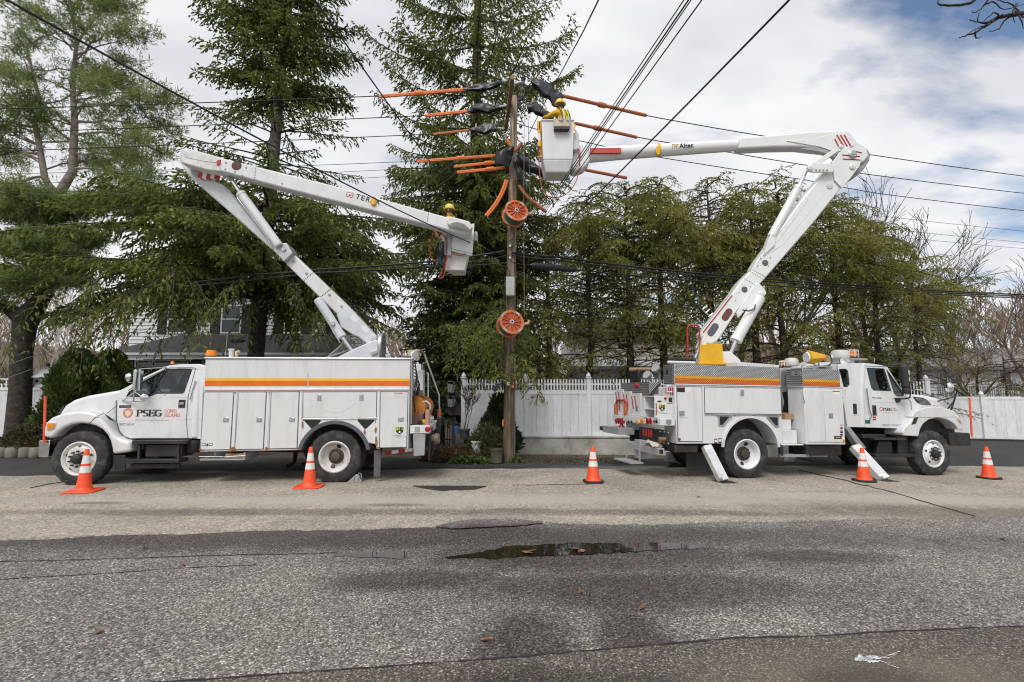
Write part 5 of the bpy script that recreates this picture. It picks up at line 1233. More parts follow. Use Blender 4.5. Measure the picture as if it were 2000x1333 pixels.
def skin_line(F,t,px,dn,tb,r,m,name,n=6,off=0.002): return MB().tube(on_skin(F,px,dn,tb,off),r,n).build(name,m,t)
skin_line(F,cab,[(228,782),(227.5,823),(233,842),(242,853),(252,856)],D0,TB,0.007,SEAM,'door_seam')
skin_line(F,cab,[(367.5,857),(364,823),(367.5,775),(374,745),(379.5,719),(371,718),(330,718.5),(322,719.5),(281,741),(250,763)],D0,TB,0.006,SEAM,'door_seam')
skin_line(F,cab,[(288,776),(304,748),(322,722)],D0,TB,0.010,BLACKP,'window_divider',off=-0.012)
skin_line(F,cab,win + [win[0]],D0,TB,0.010,BLACKP,'window_gasket',off=-0.004)
skin_line(F,cab,[(382,744),(378,760),(373,781)],D0,TB,0.012,STEEL,'grab_handle',off=0.035)
skin_line(F,cab,[(230,778.5),(300,777.5),(366,776)],D0,TB,0.005,GREYW,'body_crease',off=-0.001)
skin_line(F,cab,[(229,822.5),(300,821),(392,819)],D0,TB,0.006,GREYW,'body_crease',off=-0.001)
# rear corner pillar bulge
MB().tube([F.p3(386,716,D0 + 0.06) + Vector((0,0.11,0)),F.p3(386,770,D0 + 0.06),F.p3(383,853,D0 + 0.06)],0.09,14).build('cab_corner',WHITE,cab)
hx = F.p(355.5,789,D0)
h_ = MB().box(hx[0] - 0.065,hx[0] + 0.065,D0 - 0.012,D0,hx[1] - 0.08,hx[1] + 0.08).build('door_handle',BLACKP,T1,bevel=0.015)
MB().box(hx[0] - 0.04,hx[0] + 0.045,D0 - 0.026,D0 - 0.0125,hx[1] - 0.02,hx[1] + 0.03).build('lever',GREYST,h_,bevel=0.006)
# interior
it = MB(); sx = F.p(340,770,0.6)
for d in (0.5,1.45): it.box(sx[0] - 0.05,sx[0] + 0.12,d,d + 0.5,1.1,1.95); it.box(sx[0] - 0.55,sx[0],d,d + 0.5,1.0,1.2)
it.box(F.p(240,775,0.4)[0] + 0.05,F.p(268,775,0.4)[0],0.34,W1 - 0.34,1.05,F.p(262,770,0.5)[1])
it.build('seats',mat('cab_interior',(0.06,0.06,0.065),0.8),cab,bevel=0.04)
sw = F.p(300,762,0.7); st_ = MB()
cx_ = Vector((sw[0],0.72,sw[1])); axd = Vector((0.75,0,0.66)).normalized(); xx = Vector((0,1,0)); yy = axd.cross(xx)
st_.tube([cx_ + (xx * math.cos(2 * math.pi * i / 20) + yy * math.sin(2 * math.pi * i / 20)) * 0.2 for i in range(21)],0.014,6,caps=False); st_.tube([cx_,cx_ - axd * 0.4],0.03,6); st_.tube([cx_ - xx * 0.2,cx_ + xx * 0.2],0.015,5)
st_.build('steering_wheel',BLACKP,cab)
MB().box(F.p(230,850,0.3)[0],F.p(392,850,0.3)[0],D0 + 0.06,D1 - 0.06,F.p(300,856,0.3)[1],F.p(300,856,0.3)[1] + 0.05).build('cab_floor',DARKM,cab)
# hood, grille, fenders
hood = [(114,812),(117,805),(126,792),(144,781),(170,773),(204,767.2),(234,762),(246,757),(244,775),(229,790),(229,822),(204,838),(160,838),(118,838)]
hd = MB().prism(F.pts(hood,0.40),0.40,W1 - 0.40)
hc = W1 / 2
hd.build('hood',WHITE,T1,bevel=0.07,seg=4)
skin_line(F,T1,[(205,811),(228,793)],0.36,(9,0),0.006,SEAM,'hood_seam')
panel(F,T1,'grille',[(113,812),(122,794),(127,792),(119,812)],BLACKP,0.75,0.02,0.005)
fen = [(83.5,854),(86,834),(91,824),(99.6,816),(122,807.5),(150,803.5),(172,804.5),(188,810),(205,826),(216,842),(224,852),(238,859.5),(254,864),(255,883),(219,888),(217,874),(213.7,861),(208,850),(199,840),(187,833),(172,828.5),(156,827),(139,829.5),(124,836),(112,845),(104,855),(96,856)]
FN = [(x,y) for x,y in fen]
for dd in ((0.05,0.50),(W1 - 0.50,W1 - 0.05)): MB().prism(F.pts(FN,0.05),*dd).build('fender',WHITE,T1,bevel=0.055,seg=4)
wl_ = MB().prism(F.pts([(212,880),(208,852),(199,841),(187,834),(156,828.5),(124,837.5),(106,856),(104,872),(130,868),(180,868)],0.3),0.30,0.85).build('wheel_liner',BLACKP,T1)
skin_line(F,T1,[(175.5,827),(186,816),(203,807),(206,811),(222,822)],0.05,(9,0),0.006,SEAM,'fender_seam',off=0.001)
vt = MB().prism(F.pts([(206,811),(214,816),(224,824),(214,820)],0.03),0.02,0.06).build('fender_vent',BLK,T1)
hl = MB().prism(F.pts([(90,826),(94,824),(108.5,824.5),(108,830),(104,838),(97,841),(90,841.5)],0.03),0.03,0.12).build('headlight',LAMPW,T1,bevel=0.01)
MB().prism(F.pts([(91.5,827.5),(107,826.5),(103.5,837),(92,840)],0.02),0.022,0.034).build('turn_signal',AMBER,hl,bevel=0.004)
MB().prism(F.pts([(76,862),(78,860.5),(97,860.5),(96.5,872),(94,893),(75,893),(74.5,880)],0.12),0.12,W1 - 0.12).build('bumper',CHROME,T1,bevel=0.03,seg=3)
MB().box(F.p(90,875)[0],F.p(104,875)[0],0.5,0.6,F.p(95,880)[1],F.p(95,868)[1]).build('bumper_bracket',DARKM,T1)
rd = MB(); A_,B_ = F.p3(86,866,0.08),F.p3(88.5,774,0.08); rd.tube([A_,B_],0.022,10); ro = rd.build('marker_rod',mat('marker_orange',(0.85,0.10,0.05),0.5),T1)
MB().tube([B_,B_ + Vector((0,0,0.02))],0.024,10).build('rod_tip',BLACKP,ro)
# steps, battery box, mud flap
MB().box(F.p(254,865)[0],F.p(361,865)[0],0.05,0.42,F.p(300,868.5)[1],F.p(300,861)[1]).build('step',BLACKP,T1,bevel=0.01)
MB().box(F.p(236,901)[0],F.p(348,901)[0],0.02,0.36,F.p(300,905.5)[1],F.p(300,898)[1]).build('step',BLACKP,T1,bevel=0.01)
MB().box(F.p(273,880)[0],F.p(346,880)[0],0.16,0.6,F.p(300,895)[1],F.p(300,870)[1]).build('battery_box',BLACKP,T1,bevel=0.015)
MB().box(F.p(246,910)[0],F.p(343,910)[0],0.12,0.2,F.p(300,917)[1],F.p(300,908)[1]).build('step_rail',DARKM,T1,bevel=0.01)
for x in (271,348): MB().prism(F.pts([(x - 2,868),(x + 2,868),(x + 1,898),(x - 3,898)],0.1),0.1,0.16).build('step_bracket',DARKM,T1)
panel(F,T1,'mud_flap',[(222,889),(246,889),(246,921),(224,921)],BLACKP,0.12,0.02)
fb = F.p(376,870,0.3); MB().lathe([(0.13,0),(0.14,0.02),(0.14,0.24),(0.001,0.25)],(fb[0],0.35,F.p(376,884,0.3)[1]),n=16).build('air_tank',DARKM,T1)
# mirrors
mr = MB(); 
mr.tube([F.p3(265.5,722,0.0),F.p3(264.5,764,0.0)],0.022,10); mr.tube([F.p3(273,721,0.0),F.p3(271.5,763,0.0)],0.022,10)
mr.tube([F.p3(271,721.5,-0.02),F.p3(300,719.5,0.12),F.p3(330,718,D0 + 0.1)],0.012,8)
mr.tube([F.p3(264,766,0.0),F.p3(239,783.5,D0)],0.012,8); mr.tube([F.p3(239,784,D0),F.p3(281,785,0.04)],0.012,8)
mr.tube([F.p3(264,766,0),F.p3(281,778,0.0)],0.012,8); mr.tube([F.p3(262,765,0),F.p3(261,784,0.1)],0.014,8); mr.tube([F.p3(250,747,-0.02),F.p3(265,748,0)],0.010,8)
mo = mr.build('mirror',STEEL,T1)
MB().lathe([(0.075,-0.02),(0.085,0.0),(0.06,0.04),(0.001,0.055)],F.p3(251,737,-0.05),(-0.6,-0.8,0),20).build('convex_mirror',CHROME,mo)
MB().box(F.p(266,740)[0],F.p(272,740)[0],-0.1,0.12,F.p(268,762)[1],F.p(268,723)[1]).build('mirror_head',STEEL,mo,bevel=0.01)
MB().lathe([(0.06,0),(0.07,0.015),(0.001,0.05)],F.p3(282,777,-0.02),(0.4,-0.9,0),16).build('convex_mirror',CHROME,mo).scale = (1,1,1)
# cab lettering
company(F,cab,(250,807),9.6,266,316,813.6,801,(321,800,806,808.5,814.3),352,(263,330,822.5,4.2),D0)
sign_text('USDOT 216523 NY',*F.p(232,831.5,D0),F.p(232,827,D0)[1] - F.p(232,831.5,D0)[1],D0 - 0.002,BLK,cab,width=F.p(262,830,D0)[0] - F.p(232,830,D0)[0])
sticker(F,cab,233,792,256,797,BLK,D0,'model_badge')
sign_text('F-750',*F.p(236,796.2,D0),F.p(236,793,D0)[1] - F.p(236,796.2,D0)[1],D0 - 0.0035,STEEL,cab,width=0.17)
sign_text('17639',*F.p(318,773.2,D0),F.p(318,771.4,D0)[1] - F.p(318,773.2,D0)[1],D0 - 0.002,BLK,cab)
MB().lathe([(0.035,0),(0.03,0.05),(0.001,0.06)],F.p3(337,711.5,0.5),(0,0,1),12).build('clearance_light',AMBER,cab)
# utility body: side bins, deck, doors
bz0,bz1 = F.p(500,882.5)[1],F.p(500,698.5)[1]
bodyp = F.pts([(401.5,698),(801.5,700),(797.5,877.5)],0) 
arch = []
ac = F.p(652.5,893); ar = 0.70
for i in range(17): an = rad(0 + 180 * i / 16); arch.append((ac[0] + ar * math.cos(an),max(ac[1] + ar * math.sin(an),0)))
zbm = lambda a: bodyp[2][1] + (F.p(390,883)[1] - bodyp[2][1]) * (bodyp[2][0] - a) / (bodyp[2][0] - F.p(390,883)[0])
poly = [bodyp[0],bodyp[1],bodyp[2]] + [(a,z) for a,z in arch if z > zbm(a) + 0.005] + [F.p(390,883)]
poly = poly[::-1]
for d0_,d1_ in ((0.0,0.58),(W1 - 0.58,W1)): MB().prism(poly,d0_,d1_).build('body',WHITE,T1,bevel=0.015)
a0b,a1b = F.p(402,790)[0],F.p(797,790)[0]
MB().box(a0b + 0.05,a1b - 0.05,0.59,W1 - 0.59,1.15,1.22).build('deck',DPLATE,T1)
MB().box(a0b + 0.02,a0b + 0.07,0.582,W1 - 0.582,1.0,bz1 - 0.05).build('bulkhead',WHITE,T1)
# dark wheel house and flare
MB().prism([(ac[0] + ar * 0.99 * math.cos(rad(180 * i / 16)),ac[1] + ar * 0.99 * math.sin(rad(180 * i / 16))) for i in range(17)],0.5,0.9).build('wheel_house',DARKM,T1)
fl = MB(); 
for i in range(24):
 a0_,a1_ = rad(12 + 156 * i / 24),rad(12 + 156 * (i + 1) / 24)
 q_ = [(ac[0] + r_ * math.cos(x),ac[1] + r_ * math.sin(x)) for (r_,x) in ((0.645,a0_),(0.715,a0_),(0.715,a1_),(0.645,a1_))]
 k = len(fl.v); fl.v += [(a,dd,z) for dd in (-0.035,0.35) for a,z in q_]
 fl.f += [(k,k + 1,k + 2,k + 3),(k + 1,k + 5,k + 6,k + 2),(k + 0,k + 3,k + 7,k + 4)]
fl.build('wheel_flare',mat('flare_grey',(0.09,0.095,0.105),0.6),T1,smooth=50)
up = panel(F,T1,'upper_panel',[(402.5,703.5),(801,705),(800,760),(400,761)],WHITEB,0.0,0.006,0.003)
def stripe(F,t,pts,m,d,name='stripe'): return MB().prism(F.pts(pts,d),d - 0.0025,d).build(name,m,t,smooth=0)
stripe(F,up,[(400.6,739),(800.4,739.8),(800.3,744.4),(400.4,744.2)][::-1],YEL,-0.0065)
stripe(F,up,[(400.3,744.4),(800.2,744.6),(800,754.2),(399.9,754.6)][::-1],ORA,-0.0065)
MB().tube([F.p3(401,699.5,-0.01),F.p3(802,701.2,-0.01)],0.022,8).build('top_rail',ALU,T1)
MB().prism(F.pts([(400,763),(800,762),(800,759),(400,760)],0),-0.035,0.0).build('drip_rail',WHITE,T1,bevel=0.006)
dark_gap = MB().prism(F.pts([(601,728),(602.6,728),(602.9,757),(600.4,757)][::-1],0),-0.0095,-0.0092).build('soot_streak',mat('soot',(0.50,0.47,0.43),0.8),T1,smooth=0)
DW = dict(th=0.016,bevel=0.006)
doors = [[(400,767),(456.5,767),(449.5,878),(392.5,879)],[(467.5,767),(520,767),(514,877),(459.5,878)],[(531,767),(584,766.5),(580,875.5),(526.5,876.5)],
         [(593,767),(735.5,766.5),(735,815.5),(592.5,816.5)],[(744,766.5),(796.5,766.5),(794,873.5),(742,874.5)]]
for i,dp in enumerate(doors):
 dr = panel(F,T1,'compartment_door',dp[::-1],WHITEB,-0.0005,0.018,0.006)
 if i < 3: latch(F,dr,(441.5,506.5,570.5)[i],(820.5,820.5,820)[i],-0.0185)
 elif i == 3: latch(F,dr,623.5,777,-0.0185,0.085,0.13); latch(F,dr,706,776.5,-0.0185,0.085,0.13)
 else: latch(F,dr,783,819.5,-0.0185)
 for x in ((dp[0][0] + 1.5),):
  MB().tube([F.p3(dp[0][0] - 1.5,dp[0][1] + 2,-0.012),F.p3(dp[3][0] - 1.5,dp[3][1] - 2,-0.012)],0.008,6).build('hinge',ALU,dr)
for a,b in (((460.5,768),(455,878)),((524,768),(519.5,877)),((588.5,768),(584,875)),((739.5,768),(737.5,874))):
 MB().prism(F.pts([(a[0] - 2.5,a[1]),(a[0] + 2.8,a[1]),(b[0] + 2.8,b[1]),(b[0] - 2.5,b[1])][::-1],0),-0.008,0).build('door_post',WHITE,T1,bevel=0.003)
MB().tube([F.p3(592,818,-0.015),F.p3(736,817,-0.015)],0.010,6).build('door_sill',ALU,T1)
# faint scuff arc on the big door
arcp = [F.p3(600 + 110 * i / 24,773 + 33 * math.sin(math.pi * i / 24),-0.0192) for i in range(25)]
MB().tube(arcp,0.003,4).build('scuff_mark',GREYW,T1)
for tri in ([(594.6,820.6),(627,820.6),(626,824),(612,838.5),(609,838.5),(594.6,823)],[(698.6,819.8),(731,819.8),(731,823),(715,838),(712,838),(699,823)]):
 MB().prism(F.pts(tri,0)[::-1],-0.003,-0.001).build('chock_pocket',BLK,T1,smooth=0)
for i,(x,y,w_,h) in enumerate([(392,879,.10,.05),(455,877,.12,.09),(453,881,.2,.03),(521,877,.11,.06),(580,877,.09,.04),(592,818,.03,.09),(591,830,.03,.2),(712,844,.05,.12),(734,840,.05,.13),(733,822,.02,.11),(735,862,.05,.25),(738,876,.1,.05),(660,862,.05,.02),(460,768,.04,.03),(526,768,.04,.03)]):
 rust_mark(F,T1,x,y,w_,h,-0.0172 if y < 876 else -0.019,300 + i)
digits811(F,T1,780.5,841,0.15,-0.0185)
sticker(F,T1,770.5,767.5,785,769.5,REDS,-0.0185); sticker(F,T1,770.5,769.5,793,777,mat('label_grey',(0.62,0.6,0.6),0.5),-0.0183)
sign_text('DANGER',*F.p(772,769.2,0),0.018,-0.022,WHP,T1)
for x in (398,411.5): sticker(F,T1,x - 3.5,866,x + 3.5,871,BLK,-0.0187); sticker(F,T1,x - 2.6,867,x + 2.6,870,WHP,-0.0205)
sticker(F,T1,403.5,867,406.5,872,BLK,-0.0187)
# beacon, stubs on the roof rail
def beacon(F,t,x0,x1,y0,y1,d,m=AMBER):
 A_,B_ = F.p(x0,y1,d),F.p(x1,y0,d); r_ = abs(B_[0] - A_[0]) / 2; h = B_[1] - A_[1]; c_ = (A_[0] + B_[0]) / 2
 o = MB().lathe([(r_,h * 0.12),(r_ * 0.96,h * 0.7),(r_ * 0.85,h * 0.94),(0.001,h)],(c_,d,A_[1]),n=24).build('beacon',m,t,smooth=30)
 MB().lathe([(r_ * 1.05,0),(r_ * 1.05,h * 0.119)],(c_,d,A_[1]),n=24).build('beacon_base',BLACKP,o)
 MB().lathe([(r_ * 0.45,h * 0.15),(r_ * 0.45,h * 0.8)],(c_,d,A_[1]),n=12).build('reflector',CHROME,o)
 return o
beacon(F,T1,402.5,423,684,697.5,0.35)
MB().tube([F.p3(452,698,0.4),F.p3(452,686,0.4),F.p3(452,684,0.4),F.p3(452,682,0.4)],[0.05,0.05,0.065,0.065],12).build('vent_pipe',WHITE,T1)
MB().tube([F.p3(462,697,0.4),F.p3(462,688,0.4),F.p3(468,687,0.4)],[0.03,0.035,0.03],10).build('valve',PLY,T1)
MB().tube([F.p3(440,697,0.8),F.p3(444,655,0.8)],0.006,5).build('antenna',STEEL,T1)
# under-body tray with timber cribbing
ty = MB(); A_,B_ = F.p(389,900),F.p(478,884.5); ty.box(A_[0],B_[0],0.02,0.62,A_[1],A_[1] + 0.03); ty.box(A_[0],B_[0],0.56,0.62,A_[1] + 0.031,B_[1]); ty.box(B_[0] - 0.03,B_[0],0.02,0.559,A_[1] + 0.031,B_[1]); ty.build('tray',GREYST,T1)
tl = MB(); 
for k_ in range(2): tl.box(F.p(438,890)[0],F.p(478,890)[0] - 0.04,0.04 + 0.25 * k_,0.27 + 0.25 * k_,A_[1] + 0.031,A_[1] + 0.125)
tl.xform(lambda v: F.M @ v).build('cribbing_timber',WOOD,at=F.M @ Vector((F.p(455,893)[0],0.2,A_[1] + 0.031)),bevel=0.006,label='short timber blocks stowed in the tray under the left truck body',cat='timber')
MB().tube([F.p3(389,892,0.0),F.p3(440,893,0.0),F.p3(480,890,0.0)],0.006,5).build('tray_chain',ALU,T1)
# rear mud flap, red white bar, tail shelf
panel(F,T1,'mud_flap',[(731,880),(744.5,878),(743,931),(730,932)][::-1],mat('flap_grey',(0.10,0.098,0.095),0.8,var=0.2,dirt=(0.2,0.19,0.17),dirt_amt=0.5),0.1,0.015)
panel(F,T1,'mud_flap',[(806.5,849),(831,849),(829,890),(808,891)][::-1],ALU,0.02,0.01)
for k_,(x0,x1) in enumerate(((752,765),(765,778),(778,791),(791,805))): MB().prism(F.pts([(x0,889 - k_ * 1.8),(x0,882 - k_ * 1.6),(x1,880.5 - k_ * 1.6),(x1,887 - k_ * 1.8)][::-1],0.35),0.35,0.42).build('reflector_bar',REDP if k_ % 2 == 0 else WHP,T1)
A_,B_ = F.p(800.5,847.5),F.p(839,831.5)
ts = MB().box(A_[0],B_[0],0.0,W1,A_[1],B_[1]).build('tail_shelf',WHITEB,T1,bevel=0.012)
rl = F.p3(835,839,-0.0015); MB().lathe([(0.055,0),(0.05,0.012),(0.001,0.02)],rl,(0,-1,0),18).build('tail_light',REDL,ts)
sticker(F,ts,810,834,820,845,ALU,0.0,'hook_plate')
for d in (0.35,1.9): MB().box(B_[0] + 0.002,B_[0] + 0.03,d - 0.12,d + 0.12,A_[1] + 0.03,A_[1] + 0.11).build('tail_light',REDL,ts)
MB().box(B_[0] - 0.3,B_[0] - 0.03,0.3,W1 - 0.3,A_[1] - 0.28,A_[1] - 0.002).build('underride_frame',DARKM,T1,bevel=0.01)
for d in (0.2,0.95): MB().tube([(B_[0] - 0.02,d,A_[1]),(B_[0] - 0.02,d,0.42)],0.025,8).build('hitch_leg',DARKM,T1)
# hoops, posts, drum and boxes on the shelf
zs = B_[1]
hp = MB().tube([F.p3(815,705,0.5),F.p3(812,690,0.5),F.p3(818,685,1.2),F.p3(824,685.5,2.0),F.p3(829,692,2.2),F.p3(857.5,772,2.3),F.p3(858.4,800,2.3)],0.022,10).build('grab_hoop',ALU,T1)
A3 = F.p3(858.4,800,2.3); MB().tube([A3,Vector((A3.x,A3.y,zs))],0.05,12).build('foam_sleeve',ORGB,hp)
hp = MB().tube([F.p3(826,786,0.15),F.p3(833,784,0.12),F.p3(840,790,0.1),F.p3(840.5,800,0.1)],0.022,10).build('grab_hoop',ALU,T1)
A3 = F.p3(840.5,800,0.1); A3.x = min(A3.x,B_[0] - 0.05); MB().tube([A3,Vector((A3.x,A3.y,zs))],0.05,12).build('foam_sleeve',mat('sleeve_pinkish',(0.42,0.22,0.17),0.7),hp)
MB().prism(F.pts([(805,724),(826,722),(826,792),(805,792)][::-1],1.3),1.3,1.7).build('control_cabinet',WHITEB,T1,bevel=0.02)
MB().tube([F.p3(833,728,1.6),F.p3(836,730,1.6),F.p3(836,790,1.6)],0.018,8).build('pipe',STEEL,T1)
dr_ = F.p3(818,795,0.7); dm = MB(); dm.lathe([(0.24,-0.3),(0.24,-0.27),(0.14,-0.26),(0.14,0.26),(0.24,0.27),(0.24,0.3)],dr_,(0.2,1,0),24)
dm.build('winch_drum',mat('winch_orange',(0.48,0.18,0.03),0.6,var=0.3),T1,smooth=30)
MB().box(F.p(802,800)[0],F.p(822,800)[0],0.3,1.1,zs + 0.002,zs + 0.22).build('winch_base',mat('winch_brown',(0.16,0.09,0.06),0.7),T1,bevel=0.02)
for (x,y,d,m_,r_) in ((829,822,0.3,YELP,0.06),(823,824,0.25,BLACKP,0.05),(845,815,0.9,ALU,0.09),(838,818,0.7,STEEL,0.05)):
 p_ = F.p3(x,y,d); p_.x = min(p_.x,B_[0] - 0.12); MB().tube([Vector((p_.x - r_,d,zs + r_)),Vector((p_.x + r_,d + 0.1,zs + r_))],r_ * 0.8,10).build('fitting',m_,T1)
MB().prism(F.pts([(796,684),(819,683),(819,703),(808,703),(806,696),(796,695)],1.0),1.0,1.03).build('plywood_pad',PLY,T1)
wk = F.p3(809,693,0.35); wo = MB().lathe([(0.03,-0.10),(0.06,-0.06),(0.085,0.0),(0.085,0.03),(0.001,0.035)],wk,(0.7,-0.6,-0.3),18).build('work_light',WHITE,T1)
MB().tube([wk,F.p3(804,701,0.3)],0.02,6).build('bracket',WHITE,wo)
MB().tube([F.p3(803,703,0.05),F.p3(803.5,828,0.05)],0.018,6).build('corner_post',STEEL,T1)
MB().tube([F.p3(806,745,0.6),F.p3(815,738,0.6),F.p3(820,752,0.6),F.p3(812,775,0.6)],0.012,6).build('hose',BLK,T1)
zsb = F.p(820,847.5)[1]; xr = F.p(839,840)[0]
MB().lathe([(0.03,0),(0.07,0.02),(0.075,0.08),(0.06,0.13),(0.03,0.15)],Vector((xr - 0.02,0.55,zsb - 0.12)),(1,-0.2,-0.1),14).build('pintle_hook',mat('cream_paint_worn',(0.36,0.30,0.21),0.6,var=0.2,dirt=(0.2,0.1,0.05),dirt_amt=0.6,dscale=8),T1)
cn = MB(); rq = random.Random(5)
for i in range(16):
 c_ = Vector((xr + 0.06 + 0.05 * math.sin(i * 1.3),0.75 + 0.02 * i,zsb - 0.08 - 0.012 * i)); cn.tube([c_ + Vector((0.025 * math.cos(a),0.02 * math.sin(a) * (i % 2),0.035 * math.sin(a))) for a in np.linspace(0,6.2832,9)],0.006,5,caps=False)
cn.build('safety_chain',mat('chain_tan',(0.42,0.36,0.27),0.6),T1,kind='stuff')
MB().box(xr + 0.02,xr + 0.10,1.5,1.75,zsb - 0.18,zsb + 0.25).build('rubber_bumper',BLACKP,T1,bevel=0.015)
cl = MB()
for i in range(5): cl.tube([Vector((xr - 0.28 + 0.16 * math.cos(a),1.55 + 0.16 * math.sin(a),B_[1] + 0.03 + 0.03 * i)) for a in np.linspace(0,6.2832,17)],0.016,6,caps=False)
cl.build('coiled_rope',mat('rope_pale',(0.5,0.46,0.38),0.8),T1,kind='stuff')
MB().box(xr - 0.36,xr - 0.12,0.95,1.15,B_[1] + 0.002,B_[1] + 0.16).build('tool_case',YELP,T1,bevel=0.02)
for k_,(x_,m_) in enumerate(((0.16,REDP),(0.26,BLACKP),(0.05,STEEL))): MB().tube([Vector((xr - 0.42 + x_,0.4 + 0.2 * k_,B_[1] + 0.01)),Vector((xr - 0.45 + x_,0.42 + 0.2 * k_,B_[1] + 0.55 - 0.1 * k_))],0.025,8).build('tool_handle',m_,T1)
for k_ in range(6):
 y0 = 706 + 7 * k_; d = 0.35 + 0.14 * k_; MB().tube([F.p3(x,y,d) for x,y in arcpts([(804,y0),(811 + k_,y0 + 6),(813 + 1.5 * k_,y0 + 34),(808 + k_,y0 + 60),(811,806)],4)],0.013,6).build('hanging_cable',BLK,T1)
MB().prism(F.pts([(807,742),(816,741),(816,756),(807,757)][::-1],0.5),0.5,0.62).build('valve_box',STEEL,T1,bevel=0.01)
MB().prism(F.pts([(809,764),(824,762),(827,772),(812,776)][::-1],0.8),0.8,0.9).build('wooden_wedge',WOOD,T1,bevel=0.01)
# ---- left truck boom
bd0,bd1 = 1.16,1.50                  # lower boom depth range
ud0,ud1 = 0.78,1.12                  # upper boom sits beside it, towards the camera
ped = MB().prism(F.pts([(664,700),(700,682),(737,666),(744,668),(745,706),(664,706)][::-1],1.2),0.95,1.6).build('boom_pedestal',GREYW,T1,bevel=0.02)
MB().prism(F.pts([(664,760),(745,760),(745,707),(664,707)],1.2),0.9,1.7).build('pedestal_base',GREYW,T1,bevel=0.02)
MB().lathe([(0.3,0),(0.32,0.02),(0.32,0.07),(0.3,0.09)],F.p3(747,678,1.25) - Vector((0.06,0,0)),(1,0,0),28).build('slewing_ring',ALU,ped)
MB().prism(F.pts([(723,688),(736,683),(738,690),(726,695)][::-1],0.9),0.9,0.95).build('control_box',ALU,ped,bevel=0.01)
lo_base = MB().prism(F.pts([(659,615.5),(680,598),(712,632),(739,661),(737,668),(720,674),(703,660),(690,654.5),(667,640),(664,630)][::-1],1.2),bd0 - 0.03,bd1 + 0.03).build('boom_base',GREYW,T1,bevel=0.02)
for (x,y) in ((692,623.5),(713,643)):
 a,z = F.p(x,y,bd0 - 0.03); P = []
 for s_ in (-1,1):
  for i in range(9):
   an = rad(-45 + 90 * s_ * 1 - 90 + 180 * i / 8 + (0 if s_ > 0 else 0)); P.append((a,z))
 c_,s_ = math.cos(rad(-48)),math.sin(rad(-48)); sl_ = []
 for sg,base in ((1,-90),(-1,90)):
  for i in range(9):
   an = rad(base + 180 * i / 8 * 1.0) if sg == 1 else rad(base + 180 * i / 8); lx,lz = 0.045 * sg + 0.055 * math.cos(an),0.055 * math.sin(an); sl_.append((a + lx * c_ - lz * s_,z + lx * s_ + lz * c_))
 MB().prism(sl_,bd0 - 0.037,bd0 - 0.031).build('slot_cover',WHITE,lo_base)
def pin(F,t,px,py,d,r,m=ALU,h=0.03,name='pivot_pin'): return MB().lathe([(r,0),(r,h * 0.7),(r * 0.8,h),(r * 0.35,h),(r * 0.3,h * 1.3),(0.001,h * 1.3)],F.p3(px,py,d),(0,-1,0),20).build(name,m,t)
pin(F,lo_base,729.5,659.5,bd0 - 0.031,0.075,GREYW)
low = MB().prism(F.pts([(558,515),(575.5,498),(680.5,598),(659,615.5)],1.2),bd0 + 0.01,bd1 - 0.01).build('lower_boom',WHITEB,T1,bevel=0.03)
for (x,y) in ((573.5,511),(598.5,535),(643.5,576.5),(667,599)): pin(F,low,x,y,bd0 + 0.009,0.03,GREYST,0.012,'bolt')
for (p,q_) in (((594,547.5),(612.5,532)),((627,580),(645,565.5))):
 for i in range(7): pin(F,low,p[0] + (q_[0] - p[0]) * i / 6,p[1] + (q_[1] - p[1]) * i / 6,bd0 + 0.009,0.012,BLK,0.006,'rivet')
MB().prism(F.pts([(541,483),(548,479),(563,477),(575.5,497),(558,514.5),(537,492),(538,486)][::-1],1.15),bd0 - 0.12,bd1).build('boom_joint',ALU,T1,bevel=0.02)
pin(F,T1,554,487.5,bd0 - 0.125,0.05,STEEL,0.03)
up_l = MB().prism(F.pts([(352,317),(356,313),(380,322),(400,345),(437,363),(524,467),(545,490),(530,487),(463,427),(378.5,353),(365,338)][::-1],1.2),bd0,bd1).build('lower_boom',GREYW,T1,bevel=0.025)
skin_line(F,up_l,[(356,323),(379,348),(463,421),(527,481)],bd0,(99,0),0.012,WHITE,'boom_flange',off=0.0)
cyl_ram(F,T1,(543.5,479),(470,378),(452,350),bd0 - 0.14,0.098,0.04)
pin(F,T1,451.5,349,bd0 - 0.15,0.075,GREYST,0.05)
MB().tube([F.p3(463,387,bd0 - 0.25),F.p3(470,396,bd0 - 0.26),F.p3(520,462,bd0 - 0.26),F.p3(528,478,bd0 - 0.22)],0.012,6).build('hydraulic_line',STEEL,T1)
cyl_ram(F,T1,(622,587),(668,659),(688,686),bd0 - 0.12,0.10,0.045,m=GREYW)
pin(F,T1,650.5,633,bd0 - 0.22,0.05,STEEL,0.04)
MB().tube([F.p3(619,595,bd0 - 0.22),F.p3(640,628,bd0 - 0.23),F.p3(652,650,bd0 - 0.23),F.p3(664,670,bd0 - 0.2)],0.012,6).build('hydraulic_line',STEEL,T1)
# access rack behind the cylinder
rk = MB(); A3,B3,C3,D3 = F.p3(640,699,1.75),F.p3(714,674,1.75),F.p3(684,655,1.75),F.p3(664,678,1.75)
for i in range(9):
 s_ = i / 8; rk.tube([A3.lerp(B3,s_),D3.lerp(B3 + Vector((0,0,0.3)),s_)],0.012,5)
rk.tube([A3,B3],0.03,6); rk.tube([A3,D3,C3],0.03,6); rk.build('walkway_rack',GREYST,T1)
